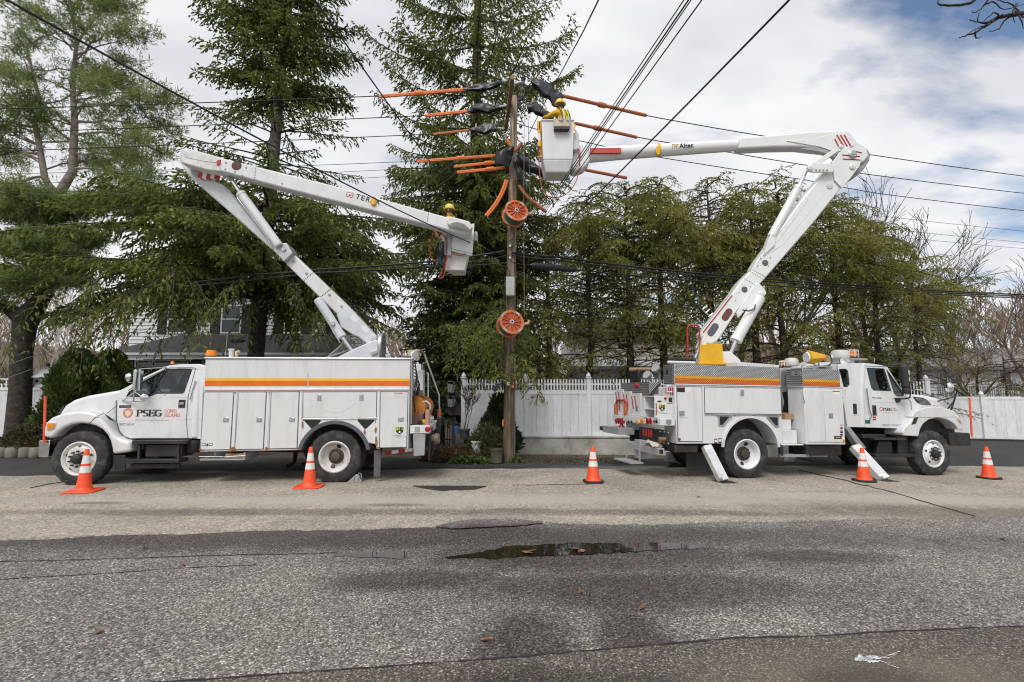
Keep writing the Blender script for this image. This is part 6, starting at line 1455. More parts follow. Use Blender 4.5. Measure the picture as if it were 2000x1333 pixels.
# upper boom
ub_ = MB().prism(F.pts([(430.4,308),(651.3,362.5),(872,424),(905,430),(922,440),(921,452),(907,459),(837.6,440),(682,400),(560,369),(499.4,353),(430,334)][::-1],ud0),ud0,ud1).build('upper_boom',WHITE,T1,bevel=0.03)
hdp = MB().prism(F.pts([(350,291),(354,288.5),(378,292),(431,307),(431,335),(400,331),(352,317),(349.5,310)][::-1],ud0),ud0 + 0.02,ud1 - 0.02).build('elbow_head',DIRTYW,T1,bevel=0.03)
slot = [(356,299),(362,297),(420,309),(425,313),(421,317),(400,315),(362,307)]
MB().prism(F.pts(slot,ud0)[::-1],ud0 + 0.012,ud0 + 0.018).build('slot_cover',ALU,hdp)
MB().prism(F.pts([(424,314),(431,312),(428,322),(423,322)][::-1],ud0),ud0 - 0.004,ud0 + 0.018).build('red_band',REDS,hdp)
MB().lathe([(0.11,0),(0.001,0.002)],F.p3(462,324,ud0 - 0.001),(0,-1,0),24).build('inspection_hole',mat('hole_brown',(0.10,0.045,0.03),0.7),ub_)
for (x,y) in ((441,318.5),(481,328),(459,336),(473,343.5),(440,331),(551,359)): pin(F,ub_,x,y,ud0,0.02,GREYST,0.01,'bolt')
for (p,q_) in (((500,326),(497,351)),((837,416),(834,437))):
 for i in range(7): pin(F,ub_,p[0] + (q_[0] - p[0]) * i / 6,p[1] + (q_[1] - p[1]) * i / 6,ud0,0.010,BLK,0.006,'rivet')
# red and white chevron guard under the elbow
for k_ in range(5):
 x = 391 + k_ * 8; MB().prism(F.pts([(x,339 + k_ * .6),(x + 8,340 + k_ * .6),(x + 5,352),(x - 3,350 - 3 * (k_ == 0))][::-1],ud1),ud1 - 0.05,ud1 + 0.01).build('chevron',REDS if k_ % 2 == 0 else WHP,hdp,smooth=0)
pin(F,T1,385,333,ud1 - 0.02,0.13,GREYST,0.03)
# lettering along the boom
ang = math.atan2(F.p(651,362.5,ud0)[1] - F.p(872,424,ud0)[1],F.p(872,424,ud0)[0] - F.p(651,362.5,ud0)[0])
A_ = F.p(694,388,ud0); Rm = Matrix.Translation((A_[0],0,A_[1])) @ Matrix.Rotation(ang,4,'Y')
for ch_,xo in zip('TEREX',(0.0,0.115,0.225,0.335,0.445)):
 B = Matrix.Translation((A_[0],ud0 - 0.002,A_[1])) @ Matrix.Rotation(ang,4,'Y') @ Matrix(((1,0,0,xo),(0,0,-1,0),(0,1,0,0.0),(0,0,0,1)))
 V,Fc,wd = text_mesh(ch_,0.165,B,bold=0.004); MB().add(V,Fc).build('lettering',BLK,ub_,smooth=0)
lg = F.p(683,381,ud0); MB().box(-0.075,0.075,ud0 - 0.003,ud0 - 0.001,-0.055,0.055,Matrix.Translation((lg[0],0,lg[1])) @ Matrix.Rotation(ang,4,'Y')).build('logo_frame',REDS,ub_,smooth=0)
MB().box(-0.06,0.06,ud0 - 0.005,ud0 - 0.0035,-0.04,0.04,Matrix.Translation((lg[0],0,lg[1])) @ Matrix.Rotation(ang,4,'Y')).build('logo_mark',WHP,ub_,smooth=0)
for k_ in range(3): MB().box(-0.042 + k_ * 0.03,-0.018 + k_ * 0.03,ud0 - 0.007,ud0 - 0.0055,-0.028,-0.005 + k_ * 0.012,Matrix.Translation((lg[0],0,lg[1])) @ Matrix.Rotation(ang,4,'Y')).build('logo_mark',REDS,ub_,smooth=0)
MB().prism(F.pts([(727,386),(731,384.5),(734,386),(735,400),(732,403),(726,402),(724,398)][::-1],ud0),ud0 - 0.05,ud0 + 0.01).build('strap_pad',YELP,ub_,bevel=0.02)
# tip bracket and bucket
MB().prism(F.pts([(872,425),(884,424),(917,433),(924,444),(919,451),(874,440)][::-1],ud0 - 0.12),ud0 - 0.14,ud0 - 0.002).build('tip_bracket',DIRTYW,T1,bevel=0.03)
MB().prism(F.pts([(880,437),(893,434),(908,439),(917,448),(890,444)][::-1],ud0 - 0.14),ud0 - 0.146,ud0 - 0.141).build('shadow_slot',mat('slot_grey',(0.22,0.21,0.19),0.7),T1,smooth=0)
MB().tube([F.p3(868,448,1.25),F.p3(868,498,1.25)],0.05,12).build('jib_post',GREYW,T1)
MB().box(F.p(874,460,1.15)[0],F.p(882,460,1.15)[0],1.13,1.215,F.p(878,500,1.15)[1],F.p(878,455,1.15)[1]).build('bucket_bracket',GREYST,T1,bevel=0.01)
BD = 1.22; bt,bb = F.p(900,438,BD),F.p(890,527,BD)
bk = tub(MB(),(F.p(884,440,BD)[0],F.p(925.5,440,BD)[0],BD,BD + 0.65,bt[1]),(F.p(868,520,BD)[0],F.p(908,520,BD)[0],BD + 0.06,BD + 0.60,bb[1]),0.03).build('bucket',DIRTYW,T1,bevel=0.02)
MB().prism(F.pts([(884.5,445),(926.5,437),(923,496),(880,486)][::-1],BD - 0.03),BD - 0.045,BD - 0.03).build('liner_cover',WHITE,bk,bevel=0.008)
MB().prism(F.pts([(880,487),(923,497),(922,501),(880,491)][::-1],BD - 0.03),BD - 0.06,BD - 0.015).build('bucket_lip',WHITEB,bk,bevel=0.01)
def hose(F,t,pts,d,r=0.012,m=HOSE_R): return MB().tube([F.p3(x,y,dd) for (x,y),dd in zip(pts,d if hasattr(d,'__len__') else [d] * len(pts))],r,6).build('hose',m,t)
hose(F,bk,arcpts([(862,447),(846,458),(840,480),(842,500),(850,512)]),1.2)
hose(F,bk,arcpts([(876,490),(872,512),(862,532),(858,543),(866,541),(870,520),(874,492)]),1.15)
hose(F,bk,arcpts([(884,492),(890,498),(900,499),(909,496)]),1.15)
hose(F,bk,arcpts([(848,458),(862,458),(872,468),(873,490)]),1.18)
# ================================================================== right truck
Q1,Q2 = atG(1463,936.5),atG(1832,931.5)
F = F2 = Fr(Q1,Q2)
T2 = thing('bucket_truck','right bucket truck, white body with tread plate sides, outriggers down, facing right','truck',group='utility bucket trucks at work',matrix=F.M)
W2 = 2.44; R2 = 0.535
aB,aE = F.p(1300,850)[0],F.p(1895,850)[0]
a3 = (Q2 - Q1).length
ch = MB()
for d in (0.78,1.66): ch.box(aB,aE - 0.4,d - 0.05,d + 0.05,0.66,0.92)
for a in np.linspace(aB + 0.3,aE - 0.8,9): ch.box(a - 0.05,a + 0.05,0.831,1.609,0.7,0.88)
ch.box(a3 - 0.6,a3 + 0.7,0.7,1.74,0.6,1.3); ch.box(a3 - 0.07,a3 + 0.07,0.4,2.0,0.42,0.58)
ch.lathe([(0.09,0.35),(0.10,1.0),(0.22,1.1),(0.22,1.34),(0.10,1.45),(0.09,2.1)],(0,0,0.53),(0,1,0),14)
ch.box(F.p(1690,880,0.4)[0],F.p(1720,880,0.4)[0],0.45,0.9,0.55,0.95)
ch.build('chassis',DARKM,T2,bevel=0.01)
# the nearer the end of the wheelbase, the larger the wheel in the picture: both axles carry the same tyre
wheel(T2,0.0,R2 - 0.015,R2,0.02,0.28,0.31,'dish',dual=0.34,rimm=mat('rim_white_clean',(0.76,0.77,0.78),0.35,dirt=(0.3,0.25,0.2),dirt_amt=0.25,dscale=6)); RIMC = MATS['rim_white_clean']
wheel(T2,0.0,R2 - 0.015,R2,W2 - 0.02,0.28,0.31,'dish',dual=0.34,rimm=RIMC,far=True)
wheel(T2,a3,R2 - 0.015,R2,0.05,0.29,0.31,'convex',rimm=RIMC); wheel(T2,a3,R2 - 0.015,R2,W2 - 0.05,0.29,0.31,'convex',rimm=RIMC,far=True)
# rear side bin with wheel arch
def arch_poly(F,top,bot,cx,cy,r_px):
 c_ = F.p(cx,cy); r_ = abs(F.p(cx + r_px,cy)[0] - c_[0]); P = F.pts(top,0) ; out = list(P)
 arcs = [(c_[0] + r_ * math.cos(rad(180 * i / 18)),c_[1] + r_ * math.sin(rad(180 * i / 18))) for i in range(19)]
 b0,b1 = F.p(*bot[0]),F.p(*bot[1])
 zl = lambda a: b0[1] + (b1[1] - b0[1]) * (a - b0[0]) / (b1[0] - b0[0])
 return (out + [b0] + [(a,z) for a,z in arcs if z > zl(a) + 0.004 and b1[0] < a < b0[0]] + [b1])[::-1],c_,r_
poly,ac,ar = arch_poly(F,[(1318,752),(1524.5,755.5)],[(1529.5,870),(1322,867.5)],1467,878,53)
for d0_,d1_ in ((0.0,0.5),(W2 - 0.5,W2)): MB().prism(poly,d0_,d1_).build('body',WHITE,T2,bevel=0.015)
MB().prism([(ac[0] + ar * 0.985 * math.cos(rad(180 * i / 16)),ac[1] + ar * 0.985 * math.sin(rad(180 * i / 16))) for i in range(17)],0.42,0.95).build('wheel_house',DARKM,T2)
rim_ = MB()
for i in range(24):
 a0_,a1_ = rad(4 + 172 * i / 24),rad(4 + 172 * (i + 1) / 24); q_ = [(ac[0] + r_ * math.cos(x),ac[1] + r_ * math.sin(x)) for (r_,x) in ((ar - 0.01,a0_),(ar + 0.04,a0_),(ar + 0.04,a1_),(ar - 0.01,a1_))]
 k = len(rim_.v); rim_.v += [(a,dd,z) for dd in (-0.022,0.02) for a,z in q_]; rim_.f += [(k,k + 1,k + 2,k + 3),(k + 1,k + 5,k + 6,k + 2),(k,k + 3,k + 7,k + 4)]
rim_.build('arch_trim',WHITE,T2,smooth=50)
tb_ = MB().prism(F.pts([(1317,750),(1316.7,711),(1522.5,719),(1524,754)][::-1],0),0.0,0.46).build('top_box',DPLATE,T2,bevel=0.008)
stripe(F,tb_,[(1318.3,733.6),(1523,740.2),(1523.2,745),(1318.3,738.6)][::-1],YELD,-0.001); stripe(F,tb_,[(1318.3,738.8),(1523.2,745.2),(1523.6,753.4),(1318.5,748.4)][::-1],ORAD,-0.001)
MB().tube([F.p3(1318,751,-0.012),F.p3(1524,755,-0.012)],0.012,8).build('drip_rail',WHITE,T2)
MB().prism(F.pts([(1440,707),(1522,713.5),(1522,719),(1440,715.5)][::-1],0.05),0.05,0.5).build('box_lid',WHITEB,T2,bevel=0.01)
MB().tube([F.p3(1303,702,0.5),F.p3(1357,704,0.5)],0.05,12).build('rolled_mat',BLACKP,T2)
MB().tube([F.p3(1304,707.5,0.35),F.p3(1357,709,0.35)],0.03,10).build('pipe',WHITE,T2)
for dp,nm in (([(1322,756),(1369.5,757),(1371.5,862.5),(1324.5,862)],0),([(1376,757.5),(1523,759.5),(1525.5,809.5),(1377,807.5)],1)):
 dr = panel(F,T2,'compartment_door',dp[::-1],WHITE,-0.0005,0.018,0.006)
 if nm: latch(F,dr,1449.5,767.5,-0.0185,0.09,0.14)
 else: latch(F,dr,1331.5,808,-0.0185,0.125,0.11)
MB().prism(F.pts([(1371,757),(1374.5,757),(1376,866),(1373,866)][::-1],0),-0.008,0).build('door_post',WHITE,T2)
MB().tube([F.p3(1377,809.5,-0.015),F.p3(1526,811.5,-0.015)],0.011,6).build('door_sill',ALU,T2)
for tri,inn in (([(1402,811),(1428,811),(1430,813),(1414,833.5),(1405,834),(1402.5,831)],[(1405,814),(1424,814),(1411,830),(1405.5,830)]),([(1496.5,812.5),(1519,812.5),(1521,815),(1521.5,834),(1517,836),(1512,834),(1496,816)],[(1501,815.5),(1518,815.5),(1518.5,832),(1514,831)])):
 o = MB().prism(F.pts(tri,0)[::-1],-0.012,-0.0005).build('chock_pocket',ALU,T2,bevel=0.004)
 MB().prism(F.pts(inn,0)[::-1],-0.014,-0.0125).build('pocket_opening',BLK,o,smooth=0)
MB().tube([F.p3(1400,810.5,-0.03),F.p3(1430,811,-0.03)],0.015,8).build('chock_handle',STEEL,T2)
sticker(F,T2,1322.5,755.5,1337.5,758,REDS,-0.019); sticker(F,T2,1322.5,758,1337.5,766.5,BLK,-0.019); sticker(F,T2,1340,757,1349,766,WHP,-0.019)
sign_text('DANGER',*F.p(1324,757.6,0),0.02,-0.0225,WHP,T2,width=0.12)
sign_text('FIRST AID KIT',*F.p(1325.5,817.3,0),0.022,-0.0195,mat('teal_print',(0.03,0.28,0.24),0.5),T2,width=F.p(1344,817)[0] - F.p(1325.5,817)[0])
for (x,y) in ((1398,861),(1406,860)): sticker(F,T2,x - 3,y - 4,x + 3,y - 2.6,REDS,0.0); sticker(F,T2,x - 3,y - 2.4,x + 3,y + 6,BLK,0.0); sticker(F,T2,x - 2,y - 1.5,x + 2,y + 3,WHP,-0.0015)
MB().lathe([(0.032,0),(0.001,0.02)],F.p3(1327,858.5,-0.019),(0,-1,0),16).build('marker_light',REDL,T2)
for (x,y) in ((1435,811.5),(1472,811.5)): MB().lathe([(0.016,0),(0.001,0.02)],F.p3(x,y + 1,-0.001),(0,-1,0),10).build('marker_light',REDL,T2)
# gap with stairs, cardboard boxes and hoses
aG0,aG1 = F.p(1525,860)[0],F.p(1568,860)[0]
zt1,zt2,zt3 = F.p(1545,868)[1],F.p(1545,842)[1],F.p(1545,821)[1]
MB().box(aG0 + 0.01,aG1 + 0.02,0.0,0.5,F.p(1545,870.5)[1],zt1).build('stair_tread',WHITE,T2,bevel=0.01)
MB().box(aG0 + 0.01,aG1 - 0.02,0.14,0.5,zt1 + 0.001,zt2).build('stair_tread',WHITE,T2,bevel=0.01)
MB().box(aG0 + 0.01,aG1 - 0.02,0.30,0.5,zt2 + 0.001,zt3).build('stair_tread',WHITE,T2,bevel=0.01)
MB().box(aG0 - 0.2,aG1 + 0.3,0.52,W2 - 0.52,0.95,1.05).build('deck',DPLATE,T2)
hs = MB()
for k_ in range(6): hs.tube([F.p3(x + k_ * 2.2,y,0.75 + 0.03 * k_) for x,y in ((1530,730),(1527,760),(1533,785),(1529,805),(1536,822))],0.016,6)
hs.build('hose_bundle',BLK,T2)['kind'] = 'stuff'
MB().prism(F.pts([(1524,720),(1536,718),(1538,765),(1525,768)][::-1],0.6),0.6,0.68).build('valve_block',ALU,T2,bevel=0.01)
for (x0,x1,y0,y1,d,lb) in ((1527,1546,809,820,0.42,'open brown cardboard box on the stairs of the right truck, lower one'),(1526,1538,796,808,0.56,'brown cardboard box standing deeper in the right truck gap')):
 A_,B_ = F.p(x0,y1,d),F.p(x1,y0,d); zz = max(A_[1],zt3) if d < 0.5 else A_[1]
 zz = zt3 + 0.002 if d < 0.5 else 1.052; hh = 0.13 if d < 0.5 else 0.36
 cb = MB(); tub(cb,(A_[0],B_[0],d - 0.1 if d < 0.5 else d,d + 0.06 if d < 0.5 else d + 0.3,zz + hh),(A_[0],B_[0],d - 0.1 if d < 0.5 else d,d + 0.06 if d < 0.5 else d + 0.3,zz),0.006,0.006)
 cb.xform(lambda v: F.M @ v).build('cardboard_box',CARD,at=F.M @ Vector(((A_[0] + B_[0]) / 2,d,zz)),smooth=0,label=lb,cat='box')
# front cabinet
fp = F.pts([(1567.5,757),(1640.5,760.5),(1653.5,868.5),(1582,868.5)],0)[::-1]
aC0,aC1 = F.p(1574,820)[0],F.p(1649,820)[0]; zc0,zc1 = F.p(1620,869)[1],F.p(1605,757)[1]
for d0_,d1_ in ((0.0,0.5),(W2 - 0.5,W2)): MB().box(aC0 - 0.02,aC1,d0_,d1_,zc0,zc1).build('body',WHITE,T2,bevel=0.015)
zt_ = F.p(1600,721.5)[1]
fb_ = MB().box(aC0 - 0.04,aC1 - 0.06,-0.002,0.5,zc1 + 0.012,zt_).build('top_box',DPLATE,T2,bevel=0.008)
z5,z6,z7 = F.p(1600,741.5)[1],F.p(1600,746.5)[1],F.p(1600,754.5)[1]
MB().box(aC0 - 0.03,aC1 - 0.07,-0.006,-0.003,z6,z5).build('stripe',YELD,fb_,smooth=0); MB().box(aC0 - 0.03,aC1 - 0.07,-0.006,-0.003,z7,z6 - 0.001).build('stripe',ORAD,fb_,smooth=0)
MB().box(aC0 - 0.05,aC1 + 0.02,-0.014,0.5,zc1 + 0.0005,zc1 + 0.0115).build('drip_rail',WHITE,T2)
am = (aC0 + aC1) / 2
for x0,x1 in ((aC0 + 0.03,am - 0.03),(am - 0.022,aC1 - 0.03)): dr = MB().box(x0,x1,-0.018,-0.0005,zc0 + 0.06,zc1 - 0.06).build('compartment_door',WHITE,T2,bevel=0.006)
latch(F,dr,1622.5,812.5,-0.0185,0.11,0.11)
MB().tube([F.p3(1567,764,-0.03),F.p3(1569,775,-0.04),F.p3(1572,788,-0.03)],0.008,6).build('door_chain',STEEL,T2)
sticker(F,T2,1626,764,1640,766,REDS,-0.0185); sticker(F,T2,1626,766,1640,772,WHP,-0.0185)
for y0,m_ in ((830,REDS),(835,BLK),(841,REDS),(843,BLK),(848,BLK)): sticker(F,T2,1641,y0,1646,y0 + (1.5 if m_ is REDS else 3.5),m_,-0.0185)
sticker(F,T2,1629,852,1644,858,BLK,-0.0185); sticker(F,T2,1632,854,1641,856,mat('gold_print',(0.55,0.42,0.08),0.5),-0.02)
MB().lathe([(0.035,0),(0.001,0.02)],F.p3(1647.5,861,-0.0185),(0,-1,0),16).build('marker_light',AMBER,T2)
MB().tube([(aC1 - 0.02,-0.02,F.p(1645,762)[1]),(aC1 + 0.06,-0.02,F.p(1650,763)[1]),(aC1 + 0.06,-0.02,F.p(1650,775)[1]),(aC1 - 0.02,-0.02,F.p(1650,776)[1])],0.014,8).build('grab_handle',WHITE,T2)
for d in (0.1,0.3): 
 pa_ = Vector((aC0 - 0.045,d,zt_ - 0.1)); MB().box(aC0 - 0.052,aC0 - 0.041,d - 0.05,d + 0.05,zt_ - 0.16,zt_ - 0.05).build('latch',STEEL,T2,bevel=0.003)
# skirts, under-step, under-body boxes
MB().box(F.p(1524,885)[0],F.p(1580,885)[0],0.0,0.05,F.p(1550,893.5)[1],F.p(1550,888)[1]).build('step',ALU,T2,bevel=0.005)
for x in (1527,1577): MB().box(F.p(x - 3,880)[0],F.p(x + 3,880)[0],0.0,0.06,F.p(x,892)[1],F.p(x,870.5)[1]).build('step_bracket',BLACKP,T2)
MB().box(F.p(1585,880)[0],F.p(1655,880)[0],0.15,0.7,F.p(1600,892)[1],F.p(1600,871)[1]).build('under_body_box',DARKM,T2,bevel=0.02)
MB().box(F.p(1320,880)[0],F.p(1366,880)[0],0.05,0.6,F.p(1340,885)[1],F.p(1340,870)[1]).build('under_body_box',DARKM,T2,bevel=0.02)
panel(F,T2,'mud_flap',[(1341,883),(1380,883),(1382,920),(1345,921),(1339,915)][::-1],BLACKP,0.3,0.015)
# outriggers
def outrigger(F,t,p0,p1,d0,d1,wpx,foot):
 A3,B3 = F.p3(*p0,d0),F.p3(*p1,d1); k = (B3 - A3).normalized(); sd = k.cross(Vector((0,1,0))).normalized(); nn = sd.cross(k)
 Rm = Matrix(((sd.x,nn.x,k.x,A3.x),(sd.y,nn.y,k.y,A3.y),(sd.z,nn.z,k.z,A3.z),(0,0,0,1))); w_ = wpx / 2; Ln = (B3 - A3).length
 o = MB().box(-w_,w_,-0.07,0.07,0,Ln,Rm).build('outrigger',mat('outrigger_white',(0.70,0.70,0.68),0.5,dirt=(0.2,0.19,0.17),dirt_amt=0.7,dscale=5),t,bevel=0.008)
 MB().box(-w_ + 0.025,w_ - 0.025,-0.075,-0.071,0.1,Ln - 0.12,Rm).build('outrigger_web',GREYW,o,smooth=0)
 pin(F,o,p1[0] - 5,p1[1] - 4,d1 - 0.075,0.035,GREYST,0.02)
 zg = (F.I @ (F.M @ B3)).z
 MB().box(B3.x - foot[0],B3.x + foot[1],B3.y - 0.2,B3.y + 0.2,B3.z - 0.05,B3.z - 0.012).build('foot_pad',DARKM,o,bevel=0.008)
 return o
def gp_local(F,px,py):
 q_ = F.I @ atG(px,py); return q_
g1 = gp_local(F,1412,943); outrigger(F,T2,(1379,872),(1413,940),0.06,g1.y,0.19,(0.16,0.22))
g2 = gp_local(F,1726,940); outrigger(F,T2,(1668,872),(1727,937),0.10,g2.y,0.22,(0.14,0.2))
MB().prism(F.pts([(1652,836),(1660,834),(1693,876),(1680,878)][::-1],0.2),0.2,0.36).build('outrigger_arm',GREYST,T2,bevel=0.01)
for x in (1300,1535): MB().prism(F.pts([(x + 5,884),(x + 22,884),(x + 14,902),(x,902)][::-1],2.35),2.3,2.45).build('outrigger',GREYST,T2,bevel=0.01)
# tail shelf, lights, control cabinet
aT0,aT1 = F.p(1290,825)[0],F.p(1318.5,825)[0]; zT1,zT0 = F.p(1300,817.5)[1],F.p(1300,832)[1]
ts = MB().box(aT0,aT1,0.0,W2,zT0,zT1).build('tail_shelf',WHITE,T2,bevel=0.012)
o = MB().prism(F.pts([(1301,820),(1311,820),(1311,827),(1306,830.5),(1301,827)][::-1],-0.001),-0.012,-0.0005).build('hook_plate',STEEL,ts,bevel=0.003)
def tail_lamp(px,py,m,r_=0.05,sx=1.0):
 d,z = F.pa(px,py,aT0); return MB().lathe([(r_,0),(r_ * 0.85,0.018),(0.001,0.025)],(aT0 - 0.001,d,z),(-1,0,0),16).build('tail_light',m,ts)
for px,m_ in ((1254.5,AMBER),(1260,LAMPW),(1265,REDL),(1271,REDL),(1204,REDL),(1208,REDL),(1211.5,REDL),(1216,AMBER)): tail_lamp(px,823,m_,0.072)
for px,m_ in ((1246,YELP),(1234,BLK),(1228,BLK),(1278.5,REDL),(1283,BLK)): tail_lamp(px,824,m_,0.035 if m_ is not YELP else 0.06)
zsh = zT1
A_,B_ = F.p(1279,773.5,0.12),F.p(1316.5,816,0.12)
cbx = MB().box(A_[0],B_[0],0.12,0.16,zsh + 0.002,A_[1]).build('control_cabinet',WHITE,T2,bevel=0.006)
kk = MB(); kk.box(A_[0],A_[0] + 0.02,0.161,0.62,zsh + 0.002,A_[1]); kk.box(A_[0] + 0.021,B_[0],0.60,0.62,zsh + 0.002,A_[1]); kk.box(A_[0] + 0.021,B_[0],0.161,0.599,A_[1] - 0.02,A_[1]); kk.box(A_[0] + 0.021,B_[0],0.161,0.599,zsh + 0.18,zsh + 0.20)
# open-fronted shelf unit faces the rear
kk2 = MB(); kk2.box(A_[0],B_[0],0.60,0.63,zsh + 0.002,A_[1]); kk2.box(A_[0],B_[0],0.161,0.599,A_[1] - 0.02,A_[1]); kk2.box(A_[0],B_[0],0.161,0.599,zsh + 0.17,zsh + 0.19); kk2.box(B_[0] - 0.02,B_[0],0.161,0.599,zsh + 0.191,A_[1] - 0.021)
kk2.build('shelf_unit',WHITE,T2,bevel=0.004)
MB().tube([(A_[0] + 0.15,0.3,zsh + 0.2),(A_[0] + 0.2,0.35,zsh + 0.3),(A_[0] + 0.18,0.4,zsh + 0.42)],[0.07,0.09,0.05],10).build('stowed_grip',BLK,T2)
digits811(F,T2,1293,796.5,0.135,0.1185)
rbx = F.p3(1299,778.5,0.119); MB().lathe([(0.028,0),(0.028,0.02),(0.02,0.035),(0.001,0.037)],rbx,(0,-1,0),14).build('emergency_stop',REDP,cbx)
sticker(F,cbx,1296,775,1303,783,mat('estop_plate',(0.8,0.72,0.5),0.5),0.12,off=0.0002); sticker(F,cbx,1306,777,1312.5,786,BLK,0.12); sticker(F,cbx,1302.5,787,1314,789,REDS,0.12); sticker(F,cbx,1284,783,1292,786,BLK,0.12,'vent_slot')
MB().tube([F.p3(1281.5,788,0.11),F.p3(1282.5,800,0.10),F.p3(1281.5,811,0.11)],0.009,6).build('lever',REDP,cbx)
# far-side white tool cabinets along the shelf
for (x0,x1,y0,d0_,d1_,dark) in ((1225,1240,764,1.95,2.4,0),(1240,1250,760,1.5,1.94,1),(1250,1262,766,1.0,1.49,2)):
 z1_ = zsh + 0.62 - 0.05 * dark; o = MB().box(aT0 + 0.06,aT1 - 0.04,d0_,d1_,zsh + 0.002,z1_).build('tool_cabinet',WHITEB,T2,bevel=0.01)
 for k_ in range(2): MB().prism([(0,0),(0.045,0),(0.045 - 0.10,0.30),(-0.10,0.30)],0,0.004).xform(lambda v: Vector((aT0 + 0.059 - v.y,d1_ - 0.10 - v.x - 0.16 * k_,z1_ - 0.36 + v.z))).build('red_stripe',REDS,o,smooth=0)
 MB().box(aT0 + 0.052,aT0 + 0.0585,d0_ + 0.15,d0_ + 0.25,zsh + 0.12,zsh + 0.24).build('latch',STEEL,o)
# rear end of the bins: tread-plate door, grab rails, cables, work lights
MB().box(F.p(1317,730)[0] - 0.018,F.p(1317,730)[0] - 0.002,0.03,0.43,F.p(1317,748)[1],F.p(1317,713)[1]).build('top_box_door',DPLATE,T2,bevel=0.005)
MB().box(F.p(1317,730)[0] - 0.03,F.p(1317,730)[0] - 0.0185,0.22,0.30,F.p(1317,730)[1],F.p(1317,722)[1]).build('latch',BLACKP,T2)
cb_ = MB()
for k_ in range(7): cb_.tube([F.p3(1290 - k_ * 1.5,750 + k_,0.5 + 0.04 * k_),F.p3(1280 - k_ * 1.8,760 + 2 * k_,0.45 + 0.04 * k_),F.p3(1276 - k_ * 1.2,772 + k_,0.45 + 0.04 * k_)],0.014,5)
cb_.build('cable_bundle',BLK,T2)['kind'] = 'stuff'
MB().box(aT1 - 0.25,aT1 - 0.02,0.64,W2 - 0.3,zsh + 0.5,zsh + 0.78).build('deck_box',DPLATE,T2,bevel=0.01)
MB().box(aT0 + 0.15,aT1 - 0.1,1.3,1.75,zsh + 0.785,zsh + 1.08).build('motor_cover',BLACKP,T2,bevel=0.03)
for k_ in range(4):
 o = MB().box(aT1 - 0.012,aT1 - 0.003,0.06 + 0.09 * k_,0.09 + 0.09 * k_,F.p(1318,772)[1] + 0.03 * (k_ > 1),F.p(1318,757)[1]).build('red_stripe',REDS,T2,smooth=0)
MB().tube([F.p3(1314,754,0.02) - Vector((0.05,0,0)),F.p3(1307,754,0.02) - Vector((0.05,0,0)),F.p3(1307,766,0.02) - Vector((0.05,0,0)),F.p3(1315,766,0.02) - Vector((0.03,0,0))],0.016,8).build('grab_handle',WHITE,T2)
for (x,y,d) in ((1281,720,0.7),(1264,733,1.0)):
 c3 = F.p3(x,y,d); wo = MB().lathe([(0.04,-0.12),(0.09,-0.06),(0.1,0.0),(0.1,0.03),(0.001,0.035)],c3,(-0.55,-0.25,0.35),18).build('work_light',GREYST,T2)
 MB().tube([c3,c3 + Vector((0.12,0.05,-0.12)),c3 + Vector((0.14,0.1,-0.4))],0.025,8).build('bracket',GREYST,wo)
MB().tube([F.p3(1230,722,1.6),F.p3(1277,721.5,1.2)],0.045,8).build('hickory_handle',WOOD,T2)
for k_,x in enumerate((1240,1262)): MB().tube([F.p3(x,753,1.2),F.p3(x + 14,752,1.2),F.p3(x + 14,749,1.2)],0.05,8).build('red_canister',REDP,T2)
# hoop at the far rear corner
dA,zA = F.pa(1197.5,816,aT0 - 0.05); dB,zB = F.pa(1216,816,aT0 - 0.05)
hp = MB().tube([(aT0 + 0.03,dA,zsh),(aT0 + 0.03,dA,F.pa(1197.5,786,aT0)[1]),(aT0 + 0.03,dA - 0.07,F.pa(1200,782,aT0)[1]),(aT0 + 0.03,dB + 0.07,F.pa(1213,782,aT0)[1]),(aT0 + 0.03,dB,F.pa(1216,786,aT0)[1]),(aT0 + 0.03,dB,zsh)],0.022,10).build('grab_hoop',REDP,T2)
for d in (dA,dB): MB().tube([(aT0 + 0.03,d,zsh + 0.01),(aT0 + 0.03,d,F.pa(1200,789,aT0)[1])],0.052,12).build('foam_sleeve',ORGB,hp)
# tow plate, bumper steps, vise
dA,zA = F.pa(1306,842,aT0 + 0.1); dB,zB = F.pa(1252,870,aT0 + 0.1)
tp_ = MB().box(aT0 + 0.05,aT0 + 0.12,F.pa(1306,850,aT0 + .1)[0],F.pa(1252,850,aT0 + .1)[0],0.72,1.02).build('tow_plate',BLACKP,T2,bevel=0.01)
for k_ in range(4):
 d = F.pa(1256 + k_ * 5,850,aT0 + 0.05)[0]; MB().box(aT0 + 0.045,aT0 + 0.0495,d - 0.06,d + 0.01,0.84,1.0).build('red_stripe',REDS,tp_,smooth=0)
dp_ = F.pa(1295,857,aT0)[0]; MB().tube([(aT0 + 0.05,dp_,0.84),(aT0 - 0.10,dp_,0.83)],0.05,14).build('pintle_pin',mat('pin_brass',(0.30,0.17,0.09),0.5,metal=0.6),tp_)
for (dd,zz) in ((0.18,0.98),(0.35,0.98),(0.18,0.76),(0.35,0.76),(0.02,0.98),(0.02,0.76)): MB().cyl((aT0 + 0.05,dp_ + dd - 0.15,zz),(aT0 + 0.035,dp_ + dd - 0.15,zz),0.018,0.016,8).build('bolt',ALU,tp_)
bs = MB(); d0_,d1_ = F.pa(1289,887,aT0 - 0.1)[0],F.pa(1226,880,aT0 - 0.1)[0]
bs.box(aT0 - 0.14,aT0 + 0.0,d0_,d1_,0.52,0.66); bo = bs.build('rear_bumper',GREYST,T2,bevel=0.008)
MB().box(aT0 - 0.115,aT0 - 0.03,d0_ - 0.002,d0_ + 0.0,0.545,0.635).build('tube_end',BLK,bo,smooth=0)
